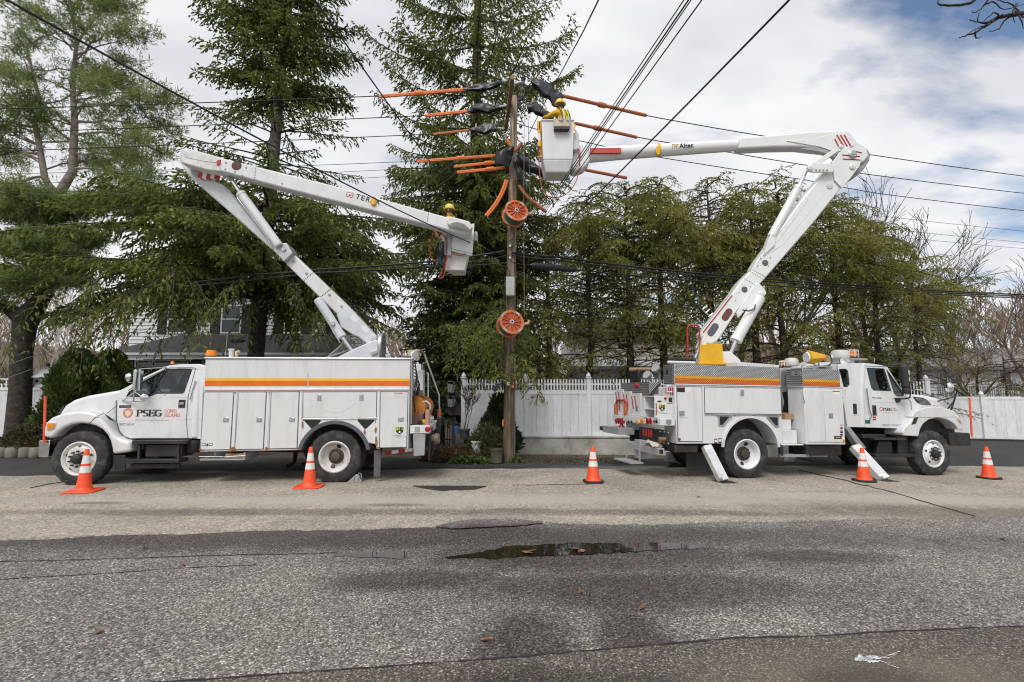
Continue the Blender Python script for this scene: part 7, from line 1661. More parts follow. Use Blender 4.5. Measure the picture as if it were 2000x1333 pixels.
dm_ = (d0_ + d1_) / 2 + 0.35
for d in (dm_ - 0.3,dm_ + 0.35): MB().box(aT0 - 0.16,aT0 - 0.141,d - 0.03,d + 0.03,0.30,0.64).build('step_hanger',GREYST,bo,bevel=0.004)
MB().box(aT0 - 0.42,aT0 - 0.12,dm_ - 0.42,dm_ + 0.45,0.26,0.30).build('step',GREYST,bo,bevel=0.006)
MB().box(aT0 - 0.3,aT0 + 0.1,1.4,2.35,0.82,0.98).build('vise_shelf',GREYST,T2,bevel=0.008)
MB().box(aT0 - 0.28,aT0 - 0.2,1.9,2.6,0.85,0.95).build('hitch_bar',BLACKP,T2,bevel=0.006)
vd = F.pa(1214,836,aT0 - 0.15)[0]; vz = MB(); vz.lathe([(0.07,0),(0.06,0.03),(0.04,0.05),(0.045,0.09)],(aT0 - 0.15,vd,0.985),n=14); vz.box(aT0 - 0.19,aT0 - 0.11,vd - 0.10,vd + 0.07,1.07,1.14); vz.box(aT0 - 0.21,aT0 - 0.09,vd + 0.03,vd + 0.07,1.14,1.19); vz.box(aT0 - 0.21,aT0 - 0.09,vd + 0.10,vd + 0.14,1.08,1.19); vz.cyl((aT0 - 0.15,vd + 0.06,1.11),(aT0 - 0.15,vd + 0.24,1.11),0.02,n=10); vz.cyl((aT0 - 0.22,vd + 0.24,1.11),(aT0 - 0.08,vd + 0.24,1.11),0.009,n=6); vz.build('vise',mat('vise_red',(0.30,0.02,0.025),0.45,dirt=(0.1,0.05,0.04),dirt_amt=0.5),T2,bevel=0.006)
MB().box(aT0 - 0.1,aT0 + 0.3,0.7,1.0,0.35,0.75).build('hitch_drop',GREYST,T2,bevel=0.01)
rg = MB(); ra = aT0 - 0.10; rq = random.Random(12)
nx_,ny_ = 7,11
for i in range(nx_ + 1):
 for j in range(ny_ + 1): rg.v.append((ra - 0.08 + 0.20 * i / nx_ + rq.gauss(0,0.012),d0_ + 0.12 + 0.5 * j / ny_ + rq.gauss(0,0.012),0.672 + abs(rq.gauss(0,0.025)) + 0.06 * math.sin(math.pi * j / ny_)))
for i in range(nx_):
 for j in range(ny_): k = i * (ny_ + 1) + j; rg.f.append((k,k + ny_ + 1,k + ny_ + 2,k + 1))
ro = rg.xform(lambda v: F.M @ v).build('rag',mat('rag_cloth',(0.58,0.53,0.44),0.95,var=0.25,vscale=15),at=F.M @ Vector((ra,d0_ + 0.3,0.665)),smooth=80,label='crumpled pale rag lying on the rear bumper of the right truck',cat='rag')
sm = ro.modifiers.new('thick','SOLIDIFY'); sm.thickness = 0.012
# cab of the right truck
DC0,DC1 = 0.22,W2 - 0.22; zb_ = F.p(1700,772,DC0)[1]; TB = (zb_,0.07)
co = [(1640,713),(1645,710.5),(1690,709),(1706,710.5),(1730,714),(1737,717.5),(1752,744),(1768,772),(1780,785),(1780.5,812),(1766,837.5),(1655,834),(1648,790),(1640,740)]
w1 = [(1696,719),(1730,720.5),(1741,764),(1707,762.5),(1703,758)]; w2 = [(1735,722),(1765.5,770.5),(1764,774),(1751,773),(1747,769)]; w0 = [(1642,721.5),(1655,721),(1658.5,725),(1660,751),(1656,755.5),(1649,756)]
cab = cab_shell(F,T2,co,[w1,w2,w0],DC0,DC1,WHITE,tumble=TB)
strip_between(F,[(1655,834),(1648,790),(1640,740),(1640,713),(1645,710.5),(1690,709),(1706,710.5),(1730,714),(1737,717.5)],DC0,DC1,WHITE,cab,'roof',tumble=TB,bevel=0.03)
A_,B_ = F.p(1769,773,DC0),F.p(1738,719.5,DC0); e0,e1 = 0.06,(B_[1] - TB[0]) * TB[1] + 0.06
MB().add([(A_[0],DC0 + e0,A_[1]),(A_[0],DC1 - e0,A_[1]),(B_[0],DC1 - e1,B_[1]),(B_[0],DC0 + e1,B_[1])],[(0,1,2,3)]).build('windshield',GLASS,cab,smooth=0)
for w_ in (w1,w2,w0):
 side_glass(w_,DC0,TB,cabp=cab,far=DC1); skin_line(F,cab,w_ + [w_[0]],DC0,TB,0.010,BLACKP,'window_gasket',off=-0.003)
skin_line(F,cab,[(1686,836),(1688,800),(1685,760),(1688,718),(1692,715),(1733,716.5)],DC0,TB,0.006,SEAM,'door_seam')
skin_line(F,cab,[(1768,773),(1779,786),(1780.5,812),(1766,837)],DC0,TB,0.007,SEAM,'door_seam')
skin_line(F,cab,[(1648,790),(1652,810),(1681,812),(1680,770)],DC0,TB,0.006,GREYW,'body_crease',off=-0.001)
skin_line(F,cab,[(1703,785.5),(1750,787),(1779,790)],DC0,TB,0.006,GREYW,'body_crease',off=-0.001)
MB().tube([F.p3(1683,712,DC0 + 0.1),F.p3(1681,770,DC0 + 0.03),F.p3(1683,834,DC0 + 0.05)],0.07,12).build('cab_corner',WHITE,cab)
MB().tube([F.p3(1693,759,DC0),F.p3(1693,760,DC0 - 0.06),F.p3(1698,800,DC0 - 0.06),F.p3(1703,814,DC0 - 0.04),F.p3(1698,818,DC0)],0.015,8).build('grab_handle',STEEL,cab)
for (x,y0,y1,w_) in ((1708,792,812,0.11),(1670,789,809,0.10)):
 A_,B_ = F.p(x,y1,DC0),F.p(x,y0,DC0); MB().box(A_[0] - w_ / 2,A_[0] + w_ / 2,DC0 - 0.014,DC0 - 0.0005,A_[1],B_[1]).build('door_handle',BLACKP,cab,bevel=0.02)
sticker(F,cab,1688.5,820.5,1700,828,GRNS,DC0); sticker(F,cab,1704.5,814,1711,817,REDS,DC0); sticker(F,cab,1704.5,818,1711,821.5,REDS,DC0)
company(F,cab,(1720.8,799.2),3.2,1724.5,1741.5,802.5,797,(1742.5,797,799.2,800.3,802.5),1752,(1725,1747,806.4,1.6),DC0,small=True)
sign_text('USDOT 216523 NY',*F.p(1722,832.5,DC0),F.p(1722,828.5,DC0)[1] - F.p(1722,832.5,DC0)[1],DC0 - 0.002,BLUEP,cab,width=F.p(1765,831,DC0)[0] - F.p(1722,831,DC0)[0])
sign_text('WorkStar',*F.p(1702,778.4,DC0),F.p(1702,776.2,DC0)[1] - F.p(1702,778.4,DC0)[1],DC0 - 0.002,BLK,cab,width=F.p(1722,777,DC0)[0] - F.p(1702,777,DC0)[0],shear=0.3,bold=0.001)
it = MB(); sx = F.p(1705,770,0.6)
for d in (0.5,1.4): it.box(sx[0] - 0.12,sx[0] + 0.05,d,d + 0.5,1.25,2.15); it.box(sx[0],sx[0] + 0.5,d,d + 0.5,1.2,1.4)
it.box(F.p(1750,775,0.4)[0],F.p(1768,775,0.4)[0],0.34,W2 - 0.34,1.2,F.p(1755,772,0.5)[1]); it.build('seats',MATS['cab_interior'],cab,bevel=0.04)
sw = F.p(1742,760,1.7); cx_ = Vector((sw[0] - 0.1,1.65,sw[1] - 0.02)); axd = Vector((-0.75,0,0.66)).normalized(); yy = axd.cross(xx); st_ = MB()
st_.tube([cx_ + (xx * math.cos(2 * math.pi * i / 20) + yy * math.sin(2 * math.pi * i / 20)) * 0.2 for i in range(21)],0.014,6,caps=False); st_.tube([cx_,cx_ - axd * 0.4],0.03,6); st_.build('steering_wheel',BLACKP,cab)
MB().box(F.p(1656,835,0.3)[0],F.p(1766,836,0.3)[0],DC0 + 0.06,DC1 - 0.06,F.p(1700,836,0.3)[1],F.p(1700,836,0.3)[1] + 0.05).build('cab_floor',DARKM,cab)
# hood, fenders, bumper
hood = [(1781,771),(1800,771.5),(1822,776),(1842,782),(1850,790),(1854,801),(1862,822),(1870,838),(1781,838)]
MB().prism(F.pts(hood,0.55)[::-1],0.50,W2 - 0.50).build('hood',WHITE,T2,bevel=0.09,seg=4)
cowl = MB().prism(F.pts([(1768,774),(1782,770.5),(1800,772),(1820,780),(1822,800),(1781,814),(1781,788)][::-1],0.32),0.32,W2 - 0.32).build('cowl',WHITE,T2,bevel=0.05,seg=3)
vt = MB().prism(F.pts([(1783.5,775.5),(1803,777.5),(1811,782),(1819.5,791.5),(1800,790.5),(1791,786)][::-1],0.31),0.308,0.32).build('hood_vent',BLK,T2)
for k_ in range(5): MB().tube([F.p3(1787 + k_ * 2.5,778 + k_ * 2.6,0.306),F.p3(1806 + k_ * 3,780.5 + k_ * 2.4,0.306)],0.006,5).build('louvre',GREYST,vt)
fen = [(1781,814),(1786,805.5),(1793,801),(1808,796),(1826,794.2),(1842,796),(1856,800),(1868,806.5),(1874,814),(1882,832),(1882,839.5),(1872,839.5),(1867,831),(1860,825),(1848,819),(1831,816.5),(1814,820),(1803,829),(1797.5,839),(1794.5,853),(1766,851.5),(1763,846),(1765,838),(1776,827),(1783,817)]
for dd in ((0.06,0.55),(W2 - 0.55,W2 - 0.06)): MB().prism(F.pts(fen,0.06)[::-1],*dd).build('fender',WHITE,T2,bevel=0.045,seg=4)
MB().prism(F.pts([(1797,852),(1804,830),(1815,821.5),(1831,818),(1848,820.5),(1860,826.5),(1868,836),(1870,850)][::-1],0.3),0.35,0.85).build('wheel_liner',BLACKP,T2)
MB().prism(F.pts([(1786,816.5),(1794,815.5),(1789,828),(1781,830)][::-1],0.05),0.052,0.064).build('fender_vent',BLACKP,T2)
skin_line(F,T2,[(1782,815),(1816,816),(1850,815),(1868,815)],0.06,(99,0),0.005,SEAM,'fender_seam',off=-0.002)
hl = MB().prism(F.pts([(1867,811.5),(1871,812),(1877,821),(1878.5,828),(1875,826),(1868,816)][::-1],0.05),0.042,0.2).build('headlight',LAMPW,T2,bevel=0.01)
MB().prism(F.pts([(1872,818),(1876,822),(1877.5,827),(1873,823)][::-1],0.04),0.035,0.0415).build('turn_signal',AMBER,hl)
MB().lathe([(0.06,0),(0.05,0.04),(0.001,0.05)],F.p3(1827,796,0.2),(0,-0.3,1),14).build('turn_signal',AMBER,T2)
aU0,aU1 = F.p(1856,860,0.1)[0],F.p(1896,860,0.1)[0]
MB().box(aU0,aU1,0.1,W2 - 0.1,F.p(1880,871,0.1)[1],F.p(1880,846,0.1)[1]).build('bumper',BLACKP,T2,bevel=0.02)
A_,B_ = F.p3(1898,850,0.08),F.p3(1893.5,777,0.08); ro = MB().tube([A_,B_],0.022,10).build('marker_rod',MATS['marker_orange'],T2); MB().tube([A_ - Vector((0,0,0.06)),A_],0.02,8).build('rod_foot',YELP,ro)
# steps under the cab
MB().box(F.p(1715,855)[0],F.p(1776,855)[0],0.08,0.4,F.p(1740,861)[1],F.p(1740,856.5)[1]).build('step',BLACKP,T2,bevel=0.01)
MB().box(F.p(1700,852)[0],F.p(1746,852)[0],0.2,0.45,F.p(1740,858)[1],F.p(1740,850)[1]).build('step',BLACKP,T2,bevel=0.01)
MB().box(F.p(1714,890)[0],F.p(1789,890)[0],0.04,0.36,F.p(1740,894)[1],F.p(1740,888)[1]).build('step',BLACKP,T2,bevel=0.01)
MB().prism(F.pts([(1716,862),(1742,862),(1744,888),(1712,888)][::-1],0.2),0.2,0.3).build('step_panel',BLACKP,T2,bevel=0.01)
MB().box(F.p(1770,870)[0],F.p(1790,870)[0],0.2,0.7,F.p(1780,889)[1],F.p(1780,853)[1]).build('mud_flap',BLACKP,T2,bevel=0.01)
MB().lathe([(0.2,0),(0.22,0.03),(0.22,0.8),(0.2,0.83)],F.p3(1700,872,0.75),(1,0,0),20).build('fuel_tank',DARKM,T2)
# mirrors
mr = MB().tube([F.p3(1725,714,0.15),F.p3(1768,711,0.0),F.p3(1773,713.5,-0.05),F.p3(1775,730,-0.06),F.p3(1778,770,-0.06),F.p3(1777,777,-0.04),F.p3(1770,779,0.05),F.p3(1750,780,DC0)],0.017,8).build('mirror',BLACKP,T2)
MB().lathe([(0.03,-0.30),(0.09,-0.24),(0.11,0),(0.09,0.22),(0.03,0.28)],F.p3(1767,735,-0.03),(-0.06,0.0,1),16).build('mirror_head',BLACKP,mr)
MB().box(F.p(1763.5,730)[0],F.p(1766,730)[0],-0.135,-0.03,F.p(1765,745)[1],F.p(1765,724)[1]).build('mirror_glass',CHROME,mr)
MB().lathe([(0.02,-0.09),(0.08,-0.06),(0.09,0),(0.08,0.06),(0.02,0.09)],F.p3(1770,763,-0.03),(0,0.0,1),14).build('convex_mirror',BLACKP,mr)
MB().prism(F.pts([(1749,777.5),(1760,778),(1758,786),(1753,787)][::-1],DC0 - 0.04),DC0 - 0.05,DC0).build('mirror_bracket',BLACKP,mr,bevel=0.006)
hm = MB(); hm.tube([F.p3(1831,784,0.5),F.p3(1866,775,0.3),F.p3(1870,764,0.25),F.p3(1867,760,0.25),F.p3(1862,759,0.25)],0.015,8); hm.tube([F.p3(1857,803,0.4),F.p3(1866,775,0.3)],0.02,8); hm.tube([F.p3(1850,800,0.5),F.p3(1864,783,0.3)],0.015,8); hm.tube([F.p3(1845,783,0.6),F.p3(1850,799,0.5)],0.012,8)
hmo = hm.build('hood_mirror',BLACKP,T2)
sp = [(0.001,-0.125)] + [(0.125 * math.sin(rad(x)),-0.125 * math.cos(rad(x))) for x in range(15,180,15)] + [(0.001,0.125)]
o = MB().lathe(sp,(0,0,0),(0,0,1),24).build('convex_mirror',CHROME,hmo); o.location = F.p3(1854,757,0.25); o.scale = (0.75,0.75,1.0)
# roof kit: domes, caged beacons, speaker, yellow strobe, antenna
def dome(x0,x1,y0,y1,d):
 A_,B_ = F.p(x0,y1,d),F.p(x1,y0,d); r_ = (B_[0] - A_[0]) / 2; h = B_[1] - A_[1]
 return MB().lathe([(r_ * 0.95,0),(r_,h * 0.2),(r_,h * 0.6),(r_ * 0.9,h * 0.88),(r_ * 0.6,h),(0.001,h)],((A_[0] + B_[0]) / 2,d,A_[1]),n=28).build('roof_dome',mat('dome_translucent',(0.66,0.66,0.63),0.35,var=0.1),T2,smooth=30)
def cage(o,x0,x1,y0,y1,d):
 A_,B_ = F.p(x0,y1,d),F.p(x1,y0,d); r_ = (B_[0] - A_[0]) / 2; h = B_[1] - A_[1]; c_ = (A_[0] + B_[0]) / 2; mb = MB()
 for i in range(8): an = 2 * math.pi * (i + 0.5) / 8; x_,y_ = c_ + r_ * math.cos(an),d + r_ * math.sin(an); mb.tube([(x_,y_,A_[1]),(x_,y_,B_[1] - 0.02),(c_,d,B_[1])],0.008,5)
 for q_ in (0.35,0.75): mb.tube([(c_ + r_ * math.cos(2 * math.pi * i / 16),d + r_ * math.sin(2 * math.pi * i / 16),A_[1] + h * q_) for i in range(17)],0.008,5,caps=False)
 mb.build('beacon_cage',WHITE,o)
dome(1627.5,1653.5,685,701,1.0); o = beacon(F,T2,1658,1671,686,698.5,0.9); cage(o,1655,1673,683.5,698.5,0.9)
MB().box(F.p(1627,703,0.9)[0],F.p(1681,703,0.9)[0],0.7,1.3,F.p(1650,703.5,0.9)[1],F.p(1650,700.5,0.9)[1]).build('light_platform',GREYST,T2)
MB().box(F.p(1632,708,0.9)[0],F.p(1662,708,0.9)[0],0.8,1.2,F.p(1650,711,0.9)[1],F.p(1650,703.5,0.9)[1]).build('platform_stand',GREYW,T2)
MB().lathe([(0.03,0.22),(0.05,0.12),(0.085,0.0),(0.07,0.005),(0.001,0.06)],F.p3(1648,705,0.6),(0.85,0.25,0.05),20).build('loudspeaker',WHITE,T2)
dome(1535,1556,700.5,714.5,0.9); o = beacon(F,T2,1525,1534,706,715.5,0.8); cage(o,1523.5,1535.5,705,716,0.8)
ys = F.p3(1592,698,0.5); ax_ = (0.96,-0.15,0.06)
mb = MB(); mb.lathe([(0.10,-0.2),(0.17,-0.17),(0.17,-0.10),(0.15,-0.02),(0.07,0.22),(0.05,0.24)],ys,ax_,12,lambda i,j,r: r * (1.0 if j % 2 else 0.88)); so = mb.build('strobe_light',YELP,T2,smooth=25)
MB().lathe([(0.12,-0.23),(0.13,-0.2),(0.10,-0.201)],ys,ax_,16).build('strobe_glass',LAMPW,so)
MB().tube([F.p3(1588,705,0.5),F.p3(1591,714,0.5),F.p3(1600,714,0.5),F.p3(1597,702,0.5)],0.02,6).build('strobe_yoke',ALU,so)
MB().box(F.p(1602,702,0.6)[0],F.p(1617,702,0.6)[0],0.5,0.75,F.p(1608,707,0.6)[1],F.p(1608,694,0.6)[1]).build('cardboard_sleeve',CARD,T2)
MB().prism(F.pts([(1560,716),(1612,694),(1630,700),(1633,720),(1560,722)][::-1],1.2),1.0,1.5).build('deck_housing',WHITE,T2,bevel=0.05)
MB().tube([F.p3(1612,690,0.5),F.p3(1622,695,0.5),F.p3(1625,708,0.5),F.p3(1615,718,0.5),F.p3(1600,719,0.5)],0.014,6).build('cable',BLK,T2)
rl_ = MB(); rl_.tube([F.p3(1566,721,0.45),F.p3(1566,715,0.45),F.p3(1638,718,0.45),F.p3(1638,722,0.45)],0.014,6); rl_.build('top_rail',ALU,T2)
MB().tube([F.p3(1707.5,707,1.0),F.p3(1707.5,700,1.0)],0.012,6).build('antenna_mount',ALU,T2); MB().tube([F.p3(1707.5,700,1.0),F.p3(1711,640,1.0)],0.005,5).build('antenna',BLK,T2)
# ---- boom of the right truck: slewed parallel to the fence
FB = Fr(Vector((4.85,12.35,0)),Vector((5.85,12.35,0)))
def bw(mb): return mb.xform(lambda v: FB.M @ v)
def bprism(px,d,d0_,d1_,name,m,par,bevel=0.02,**kw): return bw(MB().prism(FB.pts(px,d)[::-1],d0_,d1_)).build(name,m,par,bevel=bevel,world=True,**kw)
def bpin(par,px,py,d,r,m=GREYW,h=0.03,name='pivot_pin'): return bw(MB().lathe([(r,0),(r,h * 0.7),(r * 0.8,h),(r * 0.45,h),(r * 0.35,h * 1.3),(0.001,h * 1.3)],FB.p3(px,py,d),(0,-1,0),20)).build(name,m,par,world=True)
def btube(pts,d,r,name,m,par,n=8): return bw(MB().tube([FB.p3(x,y,dd) for (x,y),dd in zip(pts,d if hasattr(d,'__len__') else [d] * len(pts))],r,n)).build(name,m,par,world=True)
LD0,LD1 = -0.24,0.10
WB = mat('boom_white',(0.76,0.78,0.77),0.3,var=0.02,coat=0.3,dirt=(0.5,0.49,0.46),dirt_amt=0.2)
bprism([(1366,706),(1368,690),(1412,690),(1430,706),(1440,760),(1366,760)],0,-0.45,0.45,'boom_pedestal',WB,T2)
tn = bprism([(1364,712),(1366,655),(1382,640),(1400,660),(1412,690),(1425,712)],0.12,0.12,0.24,'turntable',WB,T2)
bprism([(1364,712),(1366,672),(1373,655),(1383,690),(1383,712)],-0.3,-0.38,-0.26,'turntable',WB,T2)
lowb = bprism([(1367.5,652),(1381,636),(1429.5,574),(1447,549),(1468.7,527),(1496,543),(1480,560),(1440,608),(1410,655),(1400,668),(1389,673),(1374,671)],LD0,LD0,LD1,'lower_boom',WB,T2,bevel=0.03)
midb = bprism([(1468.7,527),(1478,510),(1560,398),(1625,318),(1645,300),(1684,305),(1682,322),(1640,372),(1590,435),(1496,543)],LD0,LD0 + 0.012,LD1 - 0.012,'lower_boom',WB,T2,bevel=0.03)
hdpl = bprism([(1625,318),(1640,298),(1650,291),(1672,288),(1682,294),(1684,306),(1679,325),(1660,350),(1645,368),(1630,352)],LD0 - 0.03,LD0 - 0.03,LD0 - 0.002,'head_plate',WB,T2,bevel=0.008)
for p,q_ in (((1645,303),(1679,306)),((1646,311),(1680,313)),((1670,296),(1683,299))):
 btube([p,q_],LD0 - 0.032,0.014,'red_stripe',REDS,hdpl,5)
bpin(hdpl,1664.5,302,LD0 - 0.031,0.10,ALU,0.05); bpin(hdpl,1664,326,LD0 - 0.031,0.075,WB,0.04); bpin(midb,1620,363.5,LD0 + 0.011,0.08,GREYW,0.02,'access_cover')
# joint line, windows, pins on the lower boom
for (x,y,r_) in ((1454,566,0.075),(1494.5,514,0.075)): bpin(lowb if x < 1460 else midb,x,y,LD0 + (0 if x < 1460 else 0.011),r_,mat('cover_dark',(0.11,0.11,0.12),0.35),0.006,'access_cover')
def oval(px,py,r_,ln,an,m):
 a,z = FB.p(px,py,LD0); P = []
 for sg in (1,-1):
  for i in range(9):
   b_ = rad(-90 + 180 * i / 8 + (0 if sg == 1 else 180)); lx,lz = sg * ln + r_ * math.cos(b_),r_ * math.sin(b_); c_,s_ = math.cos(an),math.sin(an); P.append((a + lx * c_ - lz * s_,z + lx * s_ + lz * c_))
 return bw(MB().prism(P,LD0 - 0.003,LD0 - 0.0005)).build('inspection_window',m,lowb,world=True,smooth=0)
oval(1420,615,0.085,0.085,rad(54),mat('window_reddish',(0.16,0.05,0.05),0.3)); oval(1392.6,644.5,0.085,0.095,rad(54),mat('window_slate',(0.10,0.11,0.13),0.3))
btube([(1430,577),(1373,650)],LD0 - 0.005,0.015,'red_stripe',REDS,lowb,5)
for (p,q_) in (((1466,531),(1492,547)),((1454,545),(1480,560))):
 for i in range(9): bpin(lowb,p[0] + (q_[0] - p[0]) * i / 8,p[1] + (q_[1] - p[1]) * i / 8,LD0 - 0.0005 if p[0] < 1460 else LD0 - 0.0005,0.009,BLK,0.006,'rivet')
for (x,y) in ((1436,588),(1448,596),(1443,572),(1466,560),(1486,505),(1501,520),(1480,520),(1505,503)): bpin(lowb,x,y,LD0 - 0.0005,0.014,GREYST,0.008,'bolt')
btube([(1478,520),(1488,495),(1520,470),(1572,400),(1578,388)],LD0 + 0.009,0.005,'panel_seam',GREYW,midb,5)
btube([(1498,497),(1530,478),(1610,378)],LD0 + 0.009,0.004,'panel_seam',GREYW,midb,5)
bprism([(1470,559),(1480,554),(1491,565),(1495,574),(1488,583),(1478,582),(1455,606),(1440,622),(1437,612)],LD0 - 0.01,LD0 - 0.07,LD0 - 0.002,'cylinder_bracket',WB,lowb,bevel=0.012); bpin(lowb,1486,573.5,LD0 - 0.071,0.07,WB,0.03)
def bram(p0,p1,p2,d,r,rr):
 A,B,C_ = FB.p3(*p0,d),FB.p3(*p1,d),FB.p3(*p2,d); k = (B - A).normalized()
 b = bw(MB().tube([A - k * 0.02,A,A + k * 0.001,B - k * 0.08,B - k * 0.079,B],[r * 0.85,r,r,r,r * 1.1,r * 1.1],22)).build('hydraulic_cylinder',WB,T2,world=True,smooth=40)
 bw(MB().cyl(B + k * 0.001,C_,rr,rr,14)).build('piston_rod',CHROME,b,world=True)
bram((1484,582),(1437,666),(1422,704),LD0 - 0.14,0.13,0.05)
btube([(1475,595),(1474,603),(1463,608),(1450,606)],LD0 - 0.3,0.016,'hydraulic_hose',BLK,T2)
bram((1507,462),(1560,365),(1575,333),LD0 + 0.05,0.10,0.045)
bprism([(1500,470),(1506,455),(1515,458),(1512,480),(1490,500)],LD0 + 0.0,LD0 - 0.03,LD0 + 0.16,'cylinder_mount',WB,midb,bevel=0.01)
bprism([(1573,330),(1576,324),(1583,322),(1628,292),(1634,298),(1590,330),(1582,338),(1575,337)],LD0,LD0 - 0.06,LD0 - 0.02,'elbow_link',WB,T2,bevel=0.012)
bprism([(1573,330),(1582,322),(1594,324),(1624,326),(1621,341),(1582,341),(1574,337)],LD0,LD0 - 0.13,LD0 - 0.07,'elbow_link',WB,T2,bevel=0.012); bpin(T2,1582.5,327.5,LD0 - 0.131,0.075,WB,0.03)
for i in range(4): bpin(T2,1594 + i * 7,333,LD0 - 0.131,0.03,GREYST,0.004,'lightening_hole')
# upper boom: round fibreglass arm, box elbow end behind the head plate
ar_ = [FB.p3(1149,304,-0.02),FB.p3(1215,298.5,-0.02),FB.p3(1440,284.5,-0.02),FB.p3(1470,283,-0.02)]
rr_ = [0.185,0.175,0.140,0.140]
ub2 = bw(MB().tube(ar_,rr_,28)).build('upper_boom',WB,T2,world=True,smooth=40)
bprism([(1438,274),(1500,270),(1570,263),(1630,260.5),(1652,261),(1668,283),(1684,292),(1690,310),(1680,322),(1650,330),(1640,322),(1631,305),(1610,298),(1590,296),(1555,292),(1500,293),(1438,296)],-0.02,-0.17,0.17,'upper_boom',WB,T2,bevel=0.05,seg=4)
eh = bprism([(1535,276),(1590,272),(1626,262.5),(1650,261.5),(1668,285),(1655,292),(1640,296),(1630,297),(1600,287)],-0.18,-0.19,-0.172,'elbow_plate',WB,T2,bevel=0.006)
bprism([(1560,290.5),(1590,288),(1618,294),(1632,305),(1636,314),(1625,305),(1605,297),(1580,293)],-0.18,-0.178,-0.171,'elbow_recess',GREYST,T2,bevel=0.0)
for k_ in range(4):
 x = 1627.5 + k_ * 7.0; btube([(x + (0 if k_ else 3),264 + (8 if k_ == 0 else 0)),(x + 13 - (3 if k_ == 0 else 0),286)],-0.193,0.017,'red_stripe',REDS,eh,5)
bpin(eh,1642.5,287,-0.191,0.05,WB,0.03)
bprism([(1680,290),(1690,296),(1695.5,305),(1693,318),(1684,332),(1675,342),(1664,351),(1645,357),(1660,345),(1676,325),(1682,306)],0.0,-0.1,0.28,'elbow_cap',GREYST,T2,bevel=0.03)
for (x,y0,y1) in ((1439.5,275,294),(1201,290,311)):
 for i in range(8): 
  q_ = i / 7; r_ = 0.14 if x > 1300 else 0.177; p_ = FB.p3(x,(y0 + y1) / 2,-0.02); an = rad(-70 + 140 * q_); bw(MB().lathe([(0.009,0),(0.001,0.006)],p_ + Vector((0,-r_ * math.cos(an),r_ * math.sin(an))),(0,-math.cos(an),math.sin(an)),8)).build('rivet',BLK,ub2,world=True)
A_ = FB.p(1327,290,-0.17)
B = Matrix.Translation((A_[0],-0.02 - 0.163,A_[1])) @ Matrix.Rotation(-rad(4),4,'Y') @ Matrix(((1,0,0,0),(0,0,-1,0),(0,1,0,0),(0,0,0,1)))
V,Fc,wd = text_mesh('Altec',0.165,B,bold=0.004); bw(MB().add(V,Fc)).build('lettering',BLK,ub2,world=True,smooth=0)
A_ = FB.p(1313,290,-0.17)
for (x0,x1,z0,z1) in ((0,0.15,0.09,0.105),(0,0.018,0,0.105),(0.132,0.15,0.0,0.105),(0.04,0.058,0.0,0.06),(0.092,0.11,0,0.06),(0.04,0.11,0.045,0.06)):
 bw(MB().box(A_[0] + x0,A_[0] + x1,-0.1865,-0.1835,A_[1] + z0,A_[1] + z1)).build('logo_mark',mat('logo_gold',(0.62,0.36,0.06),0.5),ub2,world=True,smooth=0)
bw(MB().lathe([(0.165,-0.03),(0.175,0),(0.165,0.03)],FB.p3(1285,294,-0.02),(1,0,0.06),24)).build('strap',YELP,ub2,world=True)
bprism([(1281,288),(1286,285),(1289,290),(1289,302),(1284,306),(1280,300)],-0.17,-0.215,-0.165,'strap_pad',YELP,ub2,bevel=0.015)
bw(MB().box(FB.p(1153,292,-.3)[0],FB.p(1214,292,-.3)[0],-0.26,-0.21,FB.p(1180,298,-.3)[1],FB.p(1180,287.5,-.3)[1])).build('tool_rack',mat('rack_red',(0.52,0.06,0.04),0.5),T2,bevel=0.008,world=True)
# tip, bucket, rotator
bprism([(1118,300),(1124,285),(1140,283),(1150,290),(1152,318),(1140,332),(1120,338),(1112,330)],-0.1,-0.2,0.2,'boom_tip',WB,T2,bevel=0.06,seg=4)
bprism([(1114,275),(1131,276),(1132,292),(1126,296),(1114,293)],-0.3,-0.34,-0.2,'control_handle',GREYW,T2,bevel=0.02)
bprism([(1117,262),(1128,256),(1131,262),(1131,276),(1117,276)],-0.25,-0.26,-0.05,'bucket_mount',WHITE,T2,bevel=0.02)
za,zb2,zc_ = FB.p(1090,234,-0.45)[1],FB.p(1090,311,-0.45)[1],FB.p(1090,336,-0.40)[1]
bk2 = MB(); tub(bk2,(FB.p(1057.5,240,-.45)[0],FB.p(1121,240,-.45)[0],-0.45,0.22,za),(FB.p(1060.5,312,-.45)[0],FB.p(1119,312,-.45)[0],-0.44,0.21,zb2 + 0.0),0.03)
bko = bw(bk2).build('bucket',WHITE,T2,bevel=0.03,seg=3,world=True)
b3 = MB(); q0 = (FB.p(1060.5,312,-.45)[0],FB.p(1119,312,-.45)[0]); b3.add([(q0[0],-0.44,zb2 - 0.001),(q0[1],-0.44,zb2 - 0.001),(q0[1],0.21,zb2 - 0.001),(q0[0],0.21,zb2 - 0.001),(q0[0] + 0.07,-0.36,zc_),(q0[1] - 0.07,-0.36,zc_),(q0[1] - 0.07,0.15,zc_),(q0[0] + 0.07,0.15,zc_)],[(0,1,2,3),(7,6,5,4),(4,5,1,0),(5,6,2,1),(6,7,3,2),(7,4,0,3)])
bw(b3).build('bucket_step',WHITEB,bko,bevel=0.03,seg=3,world=True)
rim = MB(); e = 0.02
rim.tube([FB.p3(1056.5,235,-0.46),FB.p3(1121.5,235,-0.46)],0.02,8); bw(rim).build('bucket_rim',WHITE,bko,world=True)
btube(arcpts([(1053,292),(1053,320),(1056,355),(1066,380),(1088,386),(1110,376),(1126,352),(1131,325),(1133,300),(1127,290)]),-0.5,0.012,'air_hose',HOSE_R,T2,6)
